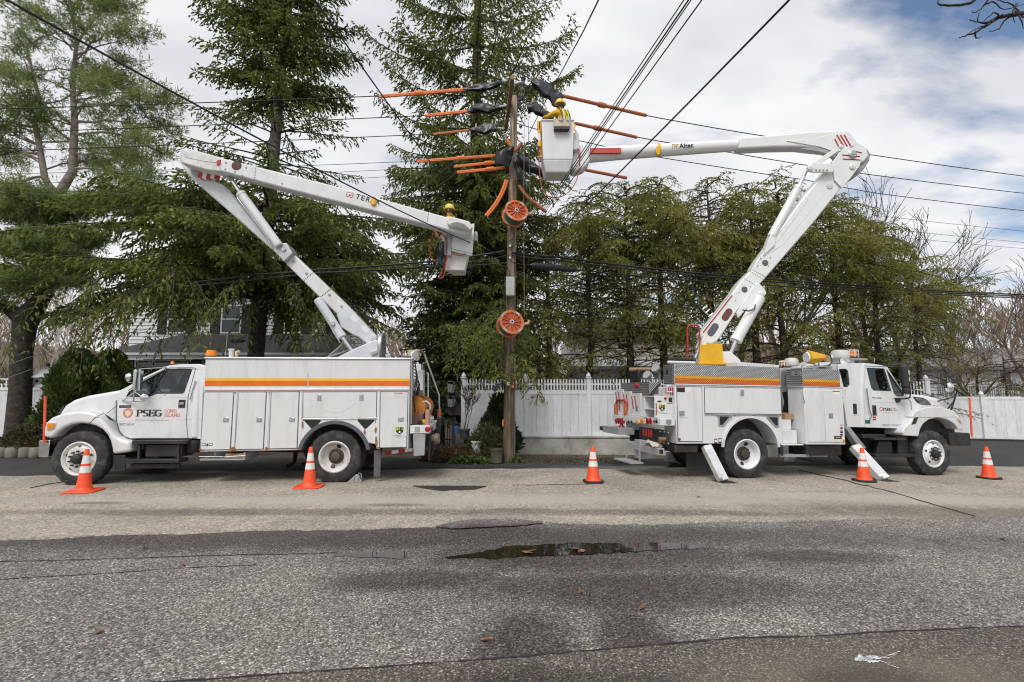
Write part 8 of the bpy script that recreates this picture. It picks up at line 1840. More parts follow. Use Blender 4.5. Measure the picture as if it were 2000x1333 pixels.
btube(arcpts([(1133,325),(1130,300),(1124,292)]),-0.42,0.012,'air_hose',HOSE_R,T2,6)
# yellow step, hoop at the turntable
yb = bprism([(1366.5,675),(1388,672),(1411,672.5),(1412.5,711),(1388,712),(1366.5,711)],-0.75,-0.752,-0.74,'step_box',YELP,T2,bevel=0.004)
bw(MB().box(FB.p(1388,690,-.75)[0],FB.p(1412,690,-.75)[0],-0.738,-0.35,FB.p(1400,712,-.75)[1],FB.p(1400,672,-.75)[1])).build('step_box',YELP,T2,bevel=0.006,world=True)
bw(MB().box(FB.p(1360,700,-.7)[0],FB.p(1437,700,-.7)[0],-0.8,-0.3,FB.p(1400,713,-.75)[1],FB.p(1400,709,-.75)[1])).build('deck_plate',YELP,T2,bevel=0.006,world=True)
hpz = btube([(1343,700),(1342.5,645),(1344,637.5),(1349,635.5),(1360,635.5),(1365,638),(1366,645),(1366.5,690)],-0.5,0.022,'grab_hoop',REDP,T2)
btube([(1343,710),(1343,699)],-0.5,0.026,'hoop_foot',YELP,hpz)
for (x,y,r_) in ((1362,690,0.06),(1358,700,0.05),(1360,680,0.04)): btube([(x,y),(x + 5,y - 12)],-0.1,r_,'rotary_joint',ALU,T2)
mb = MB()
for k_ in range(5): mb.tube([FB.p3(1372 + k_ * 6,605 + k_ * 7,0.15),FB.p3(1380 + k_ * 6,598 + k_ * 7,0.15)],0.012,5)
mb.tube([FB.p3(1371,603,0.15),FB.p3(1402,635,0.15)],0.014,5); bw(mb).build('boom_rest',STEEL,T2,world=True)
bprism([(1379,628),(1388,615),(1395,622),(1388,634)],0.12,0.12,0.2,'rest_pad',BLACKP,T2)
# ------------------------------------------------------------------ utility pole
PYY = 13.6
def pz(py,Y,px=1000): return atY(px,py,Y).z
pb,pt_ = atG(993,903),atY(1004,189,PYY)
POLE = thing('utility_pole','tall brown wooden utility pole carrying the crossarm and orange reels','utility pole',pb)
POLEM = None
def pole_mat():
 m,t,b,n,l = mtree('pole_wood')
 c = n('ShaderNodeTexCoord'); mp_ = n('ShaderNodeMapping'); l(c.outputs['Object'],mp_.inputs[0]); mp_.inputs['Scale'].default_value = (9,9,0.7)
 nz = n('ShaderNodeTexNoise'); nz.inputs['Scale'].default_value = 2.2; nz.inputs['Detail'].default_value = 8; l(mp_.outputs[0],nz.inputs['Vector'])
 rp = n('ShaderNodeValToRGB'); l(nz.outputs['Fac'],rp.inputs[0]); rp.color_ramp.elements[0].position = 0.35; rp.color_ramp.elements[0].color = (0.10,0.075,0.05,1); rp.color_ramp.elements[1].position = 0.7; rp.color_ramp.elements[1].color = (0.33,0.27,0.20,1)
 sx_ = n('ShaderNodeSeparateXYZ'); l(c.outputs['Object'],sx_.inputs[0]); mr = n('ShaderNodeMapRange'); l(sx_.outputs[2],mr.inputs[0]); mr.inputs[1].default_value = 2.0; mr.inputs[2].default_value = 8.0
 mx = n('ShaderNodeMix'); mx.data_type = 'RGBA'; mx.blend_type = 'MULTIPLY'; mx.inputs[0].default_value = 1; l(rp.outputs[0],mx.inputs[6]); r2 = n('ShaderNodeValToRGB'); l(mr.outputs[0],r2.inputs[0]); r2.color_ramp.elements[0].color = (0.60,0.55,0.48,1); r2.color_ramp.elements[1].color = (1.25,1.22,1.15,1); l(r2.outputs[0],mx.inputs[7])
 l(mx.outputs[2],b.inputs['Base Color']); b.inputs['Roughness'].default_value = 0.9
 bp = n('ShaderNodeBump'); bp.inputs['Strength'].default_value = 0.6; bp.inputs['Distance'].default_value = 0.02; l(nz.outputs['Fac'],bp.inputs['Height']); l(bp.outputs[0],b.inputs['Normal'])
 return m
PW = pole_mat()
def pc(s): return pb.lerp(pt_,s)
MB().tube([pb - Vector((0,0,0.15)),pb,pc(0.1),pc(0.35),pc(0.7),pt_ - Vector((0,0,0.01)),pt_],[0.160,0.156,0.152,0.138,0.115,0.092,0.080],24).build('shaft',PW,POLE,world=True,smooth=60)
ARMW = mat('crossarm_wood',(0.26,0.17,0.09),0.85,var=0.25,vscale=6)
c0,c1 = atY(1001,151,12.35),atY(988,254,14.97); k = (c1 - c0).normalized(); side = k.cross(Vector((0,0,1))).normalized(); upv = side.cross(k)
Rm = Matrix(((side.x,upv.x,k.x,c0.x),(side.y,upv.y,k.y,c0.y),(side.z,upv.z,k.z,c0.z),(0,0,0,1))); Ln = (c1 - c0).length
MB().box(-0.05,0.05,-0.06,0.06,0,Ln,Rm).build('crossarm',ARMW,POLE,world=True,bevel=0.008)
def insul(px0,py0,px1,py1,Y,r=0.05,name='insulator',m=mat('porcelain_brown',(0.06,0.05,0.045),0.3)):
 A,B = atY(px0,py0,Y),atY(px1,py1,Y); n_ = 9; P = [A.lerp(B,i / (n_ - 1)) for i in range(n_)]
 MB().tube(P,[r * (1.0 if i % 2 else 0.6) for i in range(n_)],14).build(name,m,POLE,world=True)
insul(1023,148,1018,196,12.6,0.07); insul(1012,196,1020,178,12.8,0.06,m=ALU); insul(985,262,990,280,13.4,0.05,m=ALU); insul(1013,186,1016,215,12.7,0.05)
insul(975,161,990,158,12.35,0.035,m=GREYW); insul(975,209,990,206,13.5,0.035,m=GREYW); insul(966,250,985,252,14.9,0.035,m=GREYW)
MB().tube([atY(1003,165,12.6),atY(1022,160,12.6)],0.03,8).build('bracket',ALU,POLE,world=True)
A,B = atY(988,578,13.32),atY(1005,541,13.32)
bx = MB().box(A.x,B.x,13.30,13.50,A.z,B.z).build('meter_box',mat('box_grey_green',(0.42,0.45,0.42),0.45),POLE,world=True,bevel=0.01)
MB().box(A.x + 0.012,B.x - 0.012,13.293,13.299,A.z + 0.02,B.z - 0.02).build('box_door',mat('box_grey_green',(0.42,0.45,0.42),0.45),bx,world=True,bevel=0.004)
for pts in ([(995,541),(994,530),(989,522),(984,520)],[(992,578),(990,592),(996,600),(1003,592),(1002,580)],[(986,541),(985,560),(986,640),(984,760)]): MB().tube([atY(x,y,13.38) for x,y in pts],0.012,6).build('conduit',WIRE,POLE,world=True)
for y in (481,504): MB().lathe([(0.04,0),(0.03,0.02),(0.001,0.025)],atY(996,y,13.44),(0,-1,0),12).build('through_bolt',STEEL,POLE,world=True)
A,B = atY(998,759,13.44),atY(1004.5,743,13.44); pl_ = MB().box(A.x,B.x,13.42,13.45,A.z,B.z).build('number_plate',BLK,POLE,world=True)
MB().box(A.x + 0.015,B.x - 0.012,13.412,13.419,A.z + 0.012,A.z + 0.09).build('orange_reflector',ORP,pl_,world=True,smooth=0); MB().box(B.x - 0.05,B.x - 0.012,13.412,13.419,A.z + 0.11,B.z - 0.02).build('orange_reflector',ORP,pl_,world=True,smooth=0)
A,B = atY(990,753,13.43),atY(995,750,13.43); MB().box(A.x,B.x,13.425,13.435,A.z,B.z + 0.04).build('paper_tag',WHP,POLE,world=True,smooth=0)
A,B = atY(981,833,13.5),atY(983,820,13.5); MB().box(A.x,B.x + 0.01,13.46,13.5,A.z,B.z).build('orange_marker',ORG,POLE,world=True)
brd = MB(); P = [atY(960,760,13.25),atY(984,741,13.42),atY(985,752,13.42),atY(966,767,13.25)]; brd.add([*P,*[p + Vector((0.0,0.22,0.03)) for p in P]],[(3,2,1,0),(4,5,6,7),(0,1,5,4),(1,2,6,5),(2,3,7,6),(3,0,4,7)])
brd.build('hanging_board',mat('slate_blue',(0.025,0.028,0.05),0.5),POLE,world=True,bevel=0.008)
MB().tube([atY(1006,700,13.5),atY(1005.5,890,13.5)],0.008,6).build('ground_wire',ALU,POLE,world=True)
for ys in (452,474,488,500):                     # lashings wound round the shaft
 mb = MB(); cc_ = atY(995,ys,PYY); r_ = 0.137
 mb.tube([(cc_.x + r_ * math.cos(rad(a)),cc_.y + r_ * math.sin(rad(a)),cc_.z + 0.10 * math.cos(rad(a))) for a in range(170,375,12)],0.008,5); mb.build('lashing',WIRE,POLE,world=True)
# ------------------------------------------------------------------ wires
def wire(label,pts,r=0.012,sag=0.0,m=WIRE,name='power_cable',cat='cable',group=None,n=24):
 """pts: world points; sag in metres between consecutive points"""
 P = []
 for a,b in zip(pts[:-1],pts[1:]):
  a = Vector(a); b = Vector(b)
  for i in range(n): s_ = i / n; p = a.lerp(b,s_); p.z -= sag * 4 * s_ * (1 - s_); P.append(p)
 P.append(Vector(pts[-1]))
 return MB().tube(P,r,6).build(name,m,at=P[len(P) // 2],label=label,cat=cat,group=group)
W = lambda px,py,Y: atY(px,py,Y)
wire('top power line running left from the pole',[W(-700,236,12.6),W(0,213,12.5),W(740,188,12.4),W(915,174,12.35)],0.012,0.02)
wire('second power line from the top running left',[W(-700,280,13.7),W(0,260,13.65),W(830,226,13.6),W(920,217,13.6)],0.012,0.02)
wire('third power line from the top running left',[W(-700,316,15),W(0,296,14.9),W(848,262,14.9),W(920,254,14.9)],0.012,0.02)
wire('greenish secondary line left of the pole below the three power lines',[W(-300,345,13.8),W(300,333,13.7),W(815,315,13.6),W(970,304,13.55)],0.008,0.02,WIREG)
wire('thin secondary line just under the greenish one',[W(-300,364,13.8),W(300,352,13.7),W(886,325,13.6),W(970,317,13.55)],0.006,0.02)
wire('lowest thin secondary line left of the pole',[W(-300,384,13.8),W(300,370,13.7),W(893,337,13.6),W(985,327,13.55)],0.006,0.02)
wire('top power line running right from the pole, passing over the elbow',[W(1045,170,12.4),W(1097,187,12.5),W(1262,226,13.1),W(1494,266.5,14.2),W(1696,302,15.2),W(2000,344.5,17.2),W(2700,425,22)],0.013,0.015)
wire('second power line running right behind the right elbow',[W(1045,215,13.5),W(1123,241,13.7),W(1243,268,14.1),W(1424,298,14.9),W(1672,338,16.3),W(2000,378,18.3),W(2700,450,23)],0.013,0.015)
wire('third power line running right, crossing the right boom near its cylinder',[W(1005,240,14.9),W(1130,275,15.0),W(1290,308,15.4),W(1574,352,16.8),W(1720,379,17.8),W(2000,412,19.5),W(2700,480,24)],0.013,0.015)
for (a,b,lb) in ((420,452,'faint upper line in the sky at far right'),(444,474,'faint middle line in the sky at far right'),(458,486,'faint lower line in the sky at far right')): wire(lb,[W(1700,a,24),W(2000,b,26),W(2600,b + 50,30)],0.009,0.02)
wire('thick upper telephone cable left of the pole',[W(300,560,13.5),W(505,536,13.5),W(620,527,13.5),W(850,510,13.5),W(985,491,13.5)],0.028,0.02,name='telephone_cable')
wire('lower telephone cable left of the pole',[W(300,566,13.45),W(620,533,13.45),W(850,521,13.45),W(990,514,13.45)],0.020,0.02,name='telephone_cable')
wire('thin lashed telephone wire passing behind the left bucket',[W(700,528,13.4),W(870,516,13.4),W(988,500,13.4)],0.012,0.04,name='telephone_cable')
wire('thick upper telephone cable right of the pole',[W(1000,494,13.5),W(1080,501,13.7),W(1330,531,15),W(1700,560,17),W(2000,576,18.5),W(2700,610,23)],0.026,0.02,name='telephone_cable')
wire('middle telephone cable right of the pole',[W(1000,499,13.45),W(1080,507,13.6),W(1330,536,14.9),W(1700,564,16.9),W(2000,579,18.4),W(2700,612,22.9)],0.022,0.02,name='telephone_cable')
wire('lowest telephone cable right of the pole, carrying the black splice case',[W(1002,513,13.4),W(1033,518,13.5),W(1130,528,14),W(1400,552,15.2),W(2000,583,18.3),W(2700,616,22.8)],0.018,0.02,name='telephone_cable')
A,B = W(1034,518,13.46),W(1128,528,13.95); d_ = (B - A)
MB().tube([A,A + d_ * .05,A + d_ * .1,A + d_ * .5,A + d_ * .92,A + d_ * .96,B],[0.025,0.06,0.085,0.09,0.075,0.05,0.02],14).build('splice_case',mat('case_black',(0.015,0.015,0.018),0.45),at=A,label='long black splice case hanging on the lower telephone cable',cat='splice case')
far = lambda px,Y: atY(px,0,Y)
def service(label,P0,px_top,Ye,r,sag,ext=1.35):
 E = far(px_top,Ye); P0 = Vector(P0); return wire(label,[P0,P0 + (E - P0) * ext],r,sag,name='service_wire',n=40)
service('service wire crossing the road, leftmost of the close bunch at upper right',W(1006,492,13.45),1336,4.0,0.006,0.0)
service('second service wire of the close bunch at upper right',W(1006,496,13.45),1345,4.0,0.008,0.0)
service('third service wire of the close bunch at upper right',W(1008,498,13.4),1350,4.1,0.006,0.0)
service('service wire a little apart to the right of the close bunch',W(1010,500,13.4),1371,4.1,0.007,0.0)
service('thick twisted service wire reaching the top right of the sky',W(1030,510,13.4),1526,4.3,0.011,0.10)
service('thick service wire from the top left corner across the left boom',W(984,500,13.45),96,4.2,0.011,0.28)
service('service wire in front of the spruce tops left of the pole',W(975,497,13.45),626,4.3,0.009,0.10)
wire('twisted wire rising from the crossarm to the top of the frame',[W(1033,262,13.3),W(1060,208,12.0),W(1098,138,9.5),W(1140,60,7.0),W(1171,-4,5.6),W(1200,-80,4.6)],0.011,0.0,name='service_wire')
wire('thin wire dropping onto the top left rubber blanket',[W(874,-10,11),W(905,70,11.6),W(932,128,12.2),W(945,165,12.4),W(968,212,13.4)],0.007,0.0,name='service_wire')
wire('looped jumper wire over the insulator at the pole top',[W(941,165,12.4),W(942,143,12.4),W(950,134,12.4),W(968,131,12.4),W(995,137,12.45),W(1022,147,12.5),W(1040,157,12.45)],0.012,0.0,name='jumper_wire',n=4)
for (x0,y0,x1,y1,x2,y2,lb) in ((999,207,755,388,560,535,'upper thin guy wire slanting down left of the pole'),(1004,222,782,401,600,548,'middle thin guy wire slanting down left of the pole'),(1000,262,800,402,640,516,'lower thin guy wire slanting down left of the pole')):
 wire(lb,[W(x0,y0,13.45),W(x1,y1,15.5),W(x2,y2,17.5)],0.006,0.0,WIRES,'guy_wire','wire')
wire('thin grey wire in front of the pine trunk, upper',[W(-60,736,13.5),W(60,697,14),W(170,668,16),W(300,640,19)],0.006,0.02,WIRES,'guy_wire','wire')
wire('thin grey wire in front of the pine trunk, lower',[W(-60,762,13.5),W(60,722,14),W(170,684,16),W(300,642,19)],0.006,0.02,WIRES,'guy_wire','wire')
wire('loose wire hanging from telephone cables to the gap behind the left truck',[W(850,527,13.4),W(835,548,13.6),W(770,590,15.5)],0.008,0.03,name='service_wire')
wire('thin rope hanging beside the pole to the upper reel',[W(1031,215,12.9),W(1033,300,13.0),W(1036,412,13.1)],0.008,0.0,WIREG,'rope','rope')
wire('thin rope hanging beside the pole to the lower reel',[W(1024,230,13.0),W(1023,400,13.1),W(1024,620,13.2)],0.007,0.0,mat('rope_tan',(0.25,0.2,0.14),0.9),'rope','rope')
# ------------------------------------------------------------------ line hoses, blankets
def hose_cover(label,a,b,Ya,Yb,r=0.045,m=ORG,coup=None,sag=0.0,twin=True):
 A,B = W(*a,Ya),W(*b,Yb); t = thing('line_hose',label,'line hose',A,'orange insulating hoses on the lines'); P = []
 for i in range(9): s_ = i / 8; p = A.lerp(B,s_); p.z -= sag * 4 * s_ * (1 - s_); P.append(p)
 MB().tube(P,r,12).build('sleeve',m,t,world=True)
 if twin: MB().tube([p + Vector((0,-r * 0.75,-r * 0.95)) for p in P],r * 0.42,8).build('lip',m,t,world=True)
 if coup is not None:
  c_ = A.lerp(B,coup); d = (B - A).normalized(); MB().tube([c_ - d * 0.11,c_ - d * 0.1,c_ + d * 0.1,c_ + d * 0.11],[r * 1.05,r * 1.5,r * 1.5,r * 1.05],12).build('coupling',m,t,world=True)
 return t
hose_cover('long orange line hose on the top left power line',(741,189),(912,175),12.4,12.35,coup=0.45)
hose_cover('orange line hose on the second left power line',(830,226.5),(920,217),13.6,13.6)
hose_cover('thin rusty line hose on the third left power line',(847,262.5),(921,254),14.9,14.9,0.036,ORGB)
hose_cover('long orange line hose on the greenish secondary line',(815,315.5),(970,304),13.6,13.55,0.04,coup=0.55)
hose_cover('orange line hose on the secondary line, second from bottom',(887,326),(970,317),13.6,13.55,0.04,coup=0.8)
hose_cover('orange line hose on the lowest secondary line',(893,337),(985,328),13.6,13.5,0.042,coup=0.7)
hose_cover('long brown orange line hose on the top right power line',(1096,187),(1262,226),12.5,13.1,0.045,ORGB,coup=0.47,twin=False)
hose_cover('brown orange line hose right of the right bucket',(1122,241),(1244,268.5),13.7,14.1,0.045,ORGB,coup=0.36,twin=False)
hose_cover('lower brown line hose under the right upper boom',(1132,330),(1224,348),13.9,14.2,0.045,ORGB,twin=False)
def bent_hose(label,pts,Y,r,m,twin=False):
 P = [W(x,y,Y) for x,y in arcpts(pts,6)]; t = thing('line_hose',label,'line hose',P[0],'orange insulating hoses on the lines')
 MB().tube(P,r,10).build('sleeve',m,t,world=True)
 if twin: MB().tube([p + Vector((r * 1.3,-r * 0.4,-r * 0.4)) for p in P],r * 0.6,8).build('lip',m,t,world=True)
bent_hose('curved orange line hose hanging left of the pole',[(988,352),(981,373),(966,400),(948,422)],13.35,0.042,ORG,True)
bent_hose('brown line hose hanging to the right of the pole',[(1014,364),(1030,385),(1052,402),(1067,415)],13.35,0.040,ORGB)
bent_hose('short orange hose looped at the pole under the third line',[(989,271),(997,287),(1004,296)],13.3,0.03,ORG,True)
bent_hose('short brown hose sticking out right of the pole above the blankets',[(1004,296),(1012,289),(1019,279)],13.3,0.045,ORGB)
def drape(label,path,Y,fl,seed,wave=0.5,side=0.10,n=14,m=BLANK,droop=None):
 """rubber blanket folded over a line: path of (px,py), flap length in metres per path point"""
 g = random.Random(seed); P = [W(x,y,Y if not hasattr(Y,'__len__') else Y[i]) for i,(x,y) in enumerate(path)]; S_ = 22; mb = MB(); J = 7
 for i in range(S_ + 1):
  u = i / S_ * (len(P) - 1); k_ = min(int(u),len(P) - 2); f = u - k_; p = P[k_].lerp(P[k_ + 1],f); L_ = fl[k_] + (fl[k_ + 1] - fl[k_]) * f
  for j in range(-J,J + 1):
   q_ = abs(j) / J; sg = 1 if j > 0 else -1
   nz_ = mnoise.noise(Vector((i * 0.22 + seed * 3.1,j * 0.28,seed))) 
   y_ = sg * (0.03 + side * math.sin(q_ * 1.9) * min(1,L_ / 0.25)) + nz_ * 0.07 * wave; z_ = 0.03 - q_ * L_ * (1 + 0.35 * nz_ * wave) * (1.0 if sg < 0 else 0.8)
   mb.v.append((p.x + nz_ * 0.05 * wave + 0.03 * math.sin(i * 0.9 + j * .4) * wave * q_,p.y + y_,p.z + z_))
 w_ = 2 * J + 1
 for i in range(S_):
  for j in range(w_ - 1): a = i * w_ + j; mb.f.append((a,a + w_,a + w_ + 1,a + 1))
 o = mb.build('rubber_blanket',m,at=P[len(P) // 2],smooth=70,label=label,cat='rubber blanket',group='black rubber blankets on the lines')
 s = o.modifiers.new('thick','SOLIDIFY'); s.thickness = 0.012
 for c_ in (0.25,0.75):
  u = c_ * (len(P) - 1); k_ = min(int(u),len(P) - 2); p = P[k_].lerp(P[k_ + 1],u - k_)
  MB().box(-0.02,0.02,-0.10,-0.06,-0.05,0.08,Matrix.Translation(p - P[len(P) // 2])).build('clothes_pin',PLY,o,bevel=0.005)
 return o
drape('black rubber blanket at the left crossarm end, topmost on the left',[(906,176),(922,170),(940,167),(958,165),(981,161)],12.33,[0.06,0.13,0.20,0.17,0.05],3)
drape('wrinkled black rubber blanket on the second left line',[(914,217),(925,207),(945,204),(965,208),(988,208)],13.58,[0.10,0.24,0.30,0.20,0.05],5,0.9)
drape('black rubber blanket on the third left line',[(916,254),(930,250),(945,244),(962,242),(971,246)],14.85,[0.05,0.16,0.36,0.30,0.18],7,0.6)
drape('largest black rubber blanket, right of the pole top',[(1037,156),(1052,157),(1070,164),(1084,176),(1099,188)],[12.4,12.4,12.42,12.45,12.5],[0.10,0.36,0.50,0.55,0.06],9,0.7)
drape('folded black rubber blanket left of the right bucket',[(1030,206),(1040,201),(1053,207),(1066,218),(1082,228)],13.5,[0.22,0.34,0.32,0.26,0.2],12,0.8)
def sheet(label,left,right,Yl,Yr,seed,bulge=0.12,m=BLANK):
 L_ = arcpts(left,5); R_ = arcpts(right,5); n_ = min(len(L_),len(R_)); mb = MB(); J = 9
 for i in range(n_):
  a,b = W(*L_[i],Yl),W(*R_[i],Yr)
  for j in range(J + 1):
   q_ = j / J; p = a.lerp(b,q_); nz_ = mnoise.noise(Vector((i * 0.25,j * 0.3,seed * 2.7))); p.y -= bulge * math.sin(math.pi * q_) + nz_ * 0.10; mb.v.append(tuple(p))
 for i in range(n_ - 1):
  for j in range(J): a = i * (J + 1) + j; mb.f.append((a,a + J + 1,a + J + 2,a + 1))
 o = mb.build('rubber_blanket',m,at=W(*left[0],Yl),smooth=70,label=label,cat='rubber blanket',group='black rubber blankets on the lines'); s = o.modifiers.new('thick','SOLIDIFY'); s.thickness = 0.012
 return o
sheet('black rubber blanket wrapped round the left side of the pole',[(996,286),(980,294),(966,305),(967,322)],[(1006,292),(1002,302),(998,316),(992,330)],13.3,13.3,21)
sheet('wide black rubber blanket draped right of the pole under the right bucket',[(1016,293),(1026,308),(1045,320),(1064,333)],[(1008,318),(1020,331),(1040,340),(1060,345)],13.3,13.4,23)
sheet('narrow black rubber blanket hanging down along the pole',[(1001,318),(1006,333),(1011,350),(1026,368)],[(1010,320),(1020,336),(1027,352),(1029,372)],13.3,13.3,25)
sheet('black rubber blanket hung below the left bucket',[(866,524),(868,530),(872,534),(876,538)],[(924,518),(923,524),(921,530),(919,535)],12.2,12.2,27)
sheet('dark blanket hanging beside the mast of the left bucket',[(862,473),(855,487),(853,505),(858,524)],[(868,474),(868,490),(868,508),(868,522)],11.6,11.6,29)
# ------------------------------------------------------------------ cable reels
def reel(label,px,py,r,seed,tilt):
 c_ = atY(px,py,12.95); t = thing('cable_reel',label,'cable reel',c_,'orange cable reels hung on the pole'); ax = Vector(tilt).normalized(); up_ = Vector((0,0,1)); u = ax.cross(up_).normalized(); v = u.cross(ax)
 FL = mat('reel_orange',(0.62,0.14,0.04),0.55,var=0.2,vscale=6,dirt=(0.40,0.34,0.29),dirt_amt=0.6,dscale=5)
 def flange(o,inner_dir,nm):
  n_ = 48; ring = MB(); rr = [(r,0),(r,0.035),(r * 0.80,0.035),(r * 0.80,0.0),(r,0)]
  ring.lathe(rr,o,ax,n_,caps=False); f = ring.build(nm,FL,t,world=True,smooth=30)
  MB().lathe([(r * 0.80,0.032),(0.001,0.034)],o,ax,n_).build('flange_disc',mat('reel_orange_deep',(0.45,0.085,0.025),0.6,var=0.25),f,world=True)
  rb = MB()
  for i in range(12):
   an = 2 * math.pi * (i + 0.3) / 12; d = u * math.cos(an) + v * math.sin(an); w_ = ax.cross(d) * 0.008
   a,b = o + d * r * 0.16,o + d * r * 0.80
   q_ = [a - w_,b - w_,b + w_,a + w_]; rb.add([p for p in q_] + [p + ax * 0.033 for p in q_],[(0,1,2,3),(4,5,1,0),(5,6,2,1),(6,7,3,2),(7,4,0,3)])
  rb.build('ribs',FL,f,world=True,smooth=0,kind='stuff')
  for an in (40,130,215,300):
   pa = MB(); k_ = []
   for i in range(6): a_ = rad(an + i * 5); k_.append(a_)
   pa.add([o - ax * 0.003 + (u * math.cos(a_) + v * math.sin(a_)) * rr_ for a_ in k_ for rr_ in (r * 0.81,r * 0.99)],[(2 * i,2 * i + 1,2 * i + 3,2 * i + 2) for i in range(5)]); pa.build('worn_patch',mat('reel_worn_grey',(0.42,0.36,0.31),0.7),f,world=True,smooth=0)
  return f
 flange(c_,1,'flange'); flange(c_ + ax * 0.30,1,'flange')
 MB().lathe([(r * 0.82,0.036),(r * 0.86,0.05),(r * 0.86,0.29),(r * 0.82,0.299)],c_,ax,40,lambda i,j,q_: q_).build('wound_cable',mat('cable_green',(0.06,0.13,0.105),0.55,bump=0.6,bscale=60),t,world=True)
 MB().lathe([(r * 0.17,-0.015),(r * 0.17,0.03),(r * 0.16,0.0315)],c_,ax,20).build('hub',mat('reel_hub',(0.55,0.5,0.45),0.5),t,world=True)
 MB().lathe([(r * 0.09,-0.021),(r * 0.09,-0.016),(0.001,-0.0155)],c_,ax,12).build('hub_bore',BLK,t,world=True)
 br = c_ + u * (-1 if u.x < 0 else 1) * r * 1.06 + Vector((0,0.1,-0.05)); MB().tube([br - Vector((0.06,0,0)),br + Vector((0.10,0,0.05)),br + Vector((0.12,0,0.12))],0.035,8).build('brake_clamp',mat('clamp_pink',(0.55,0.36,0.28),0.6),t,world=True)
reel('orange cable reel with green cable, upper one on the pole',1009,411,0.315,1,(-0.30,1,-0.28)); reel('orange cable reel, lower one just above the spruce branches',1000,629,0.325,2,(-0.34,1,-0.22))
# ------------------------------------------------------------------ people
def body(name,J,E,root,regions,mats_,t):
 names = list(J); idx = {n_: i for i,n_ in enumerate(names)}
 me = bpy.data.meshes.new(name); me.from_pydata([J[n_][0] for n_ in names],[(idx[a],idx[b]) for a,b in E],[]); me.update()
 o = bpy.data.objects.new(name,me); COL.objects.link(o)
 sk = o.modifiers.new('skin','SKIN'); sk.use_smooth_shade = True; sk.branch_smoothing = 0.4
 for i,n_ in enumerate(names):
  sv = me.skin_vertices[0].data[i]; r_ = J[n_][1]; sv.radius = r_ if hasattr(r_,'__len__') else (r_,r_); sv.use_root = (n_ == root)
 sb = o.modifiers.new('sub','SUBSURF'); sb.levels = 2; sb.render_levels = 2
 dg = bpy.context.evaluated_depsgraph_get(); dg.update(); m2 = bpy.data.meshes.new_from_object(o.evaluated_get(dg)); bpy.data.objects.remove(o)
 m2.name = name
 m2.materials.clear()
 for m in mats_: m2.materials.append(m)
 pts = [(Vector(J[n_][0]),regions.get(n_,0)) for n_ in names]
 segs = [(Vector(J[a][0]),Vector(J[b][0]),regions.get(a,0),regions.get(b,0)) for a,b in E]
 for p in m2.polygons:
  c_ = p.center; best = None
  for a,b,ra_,rb_ in segs:
   ab = b - a; s_ = min(1,max(0,(c_ - a).dot(ab) / max(1e-9,ab.length_squared))); d = (a + ab * s_ - c_).length
   if best is None or d < best[0]: best = (d,ra_ if s_ < 0.5 else rb_)
  p.material_index = best[1]; p.use_smooth = True
 ob = bpy.data.objects.new(name,m2); place(ob,t); return ob
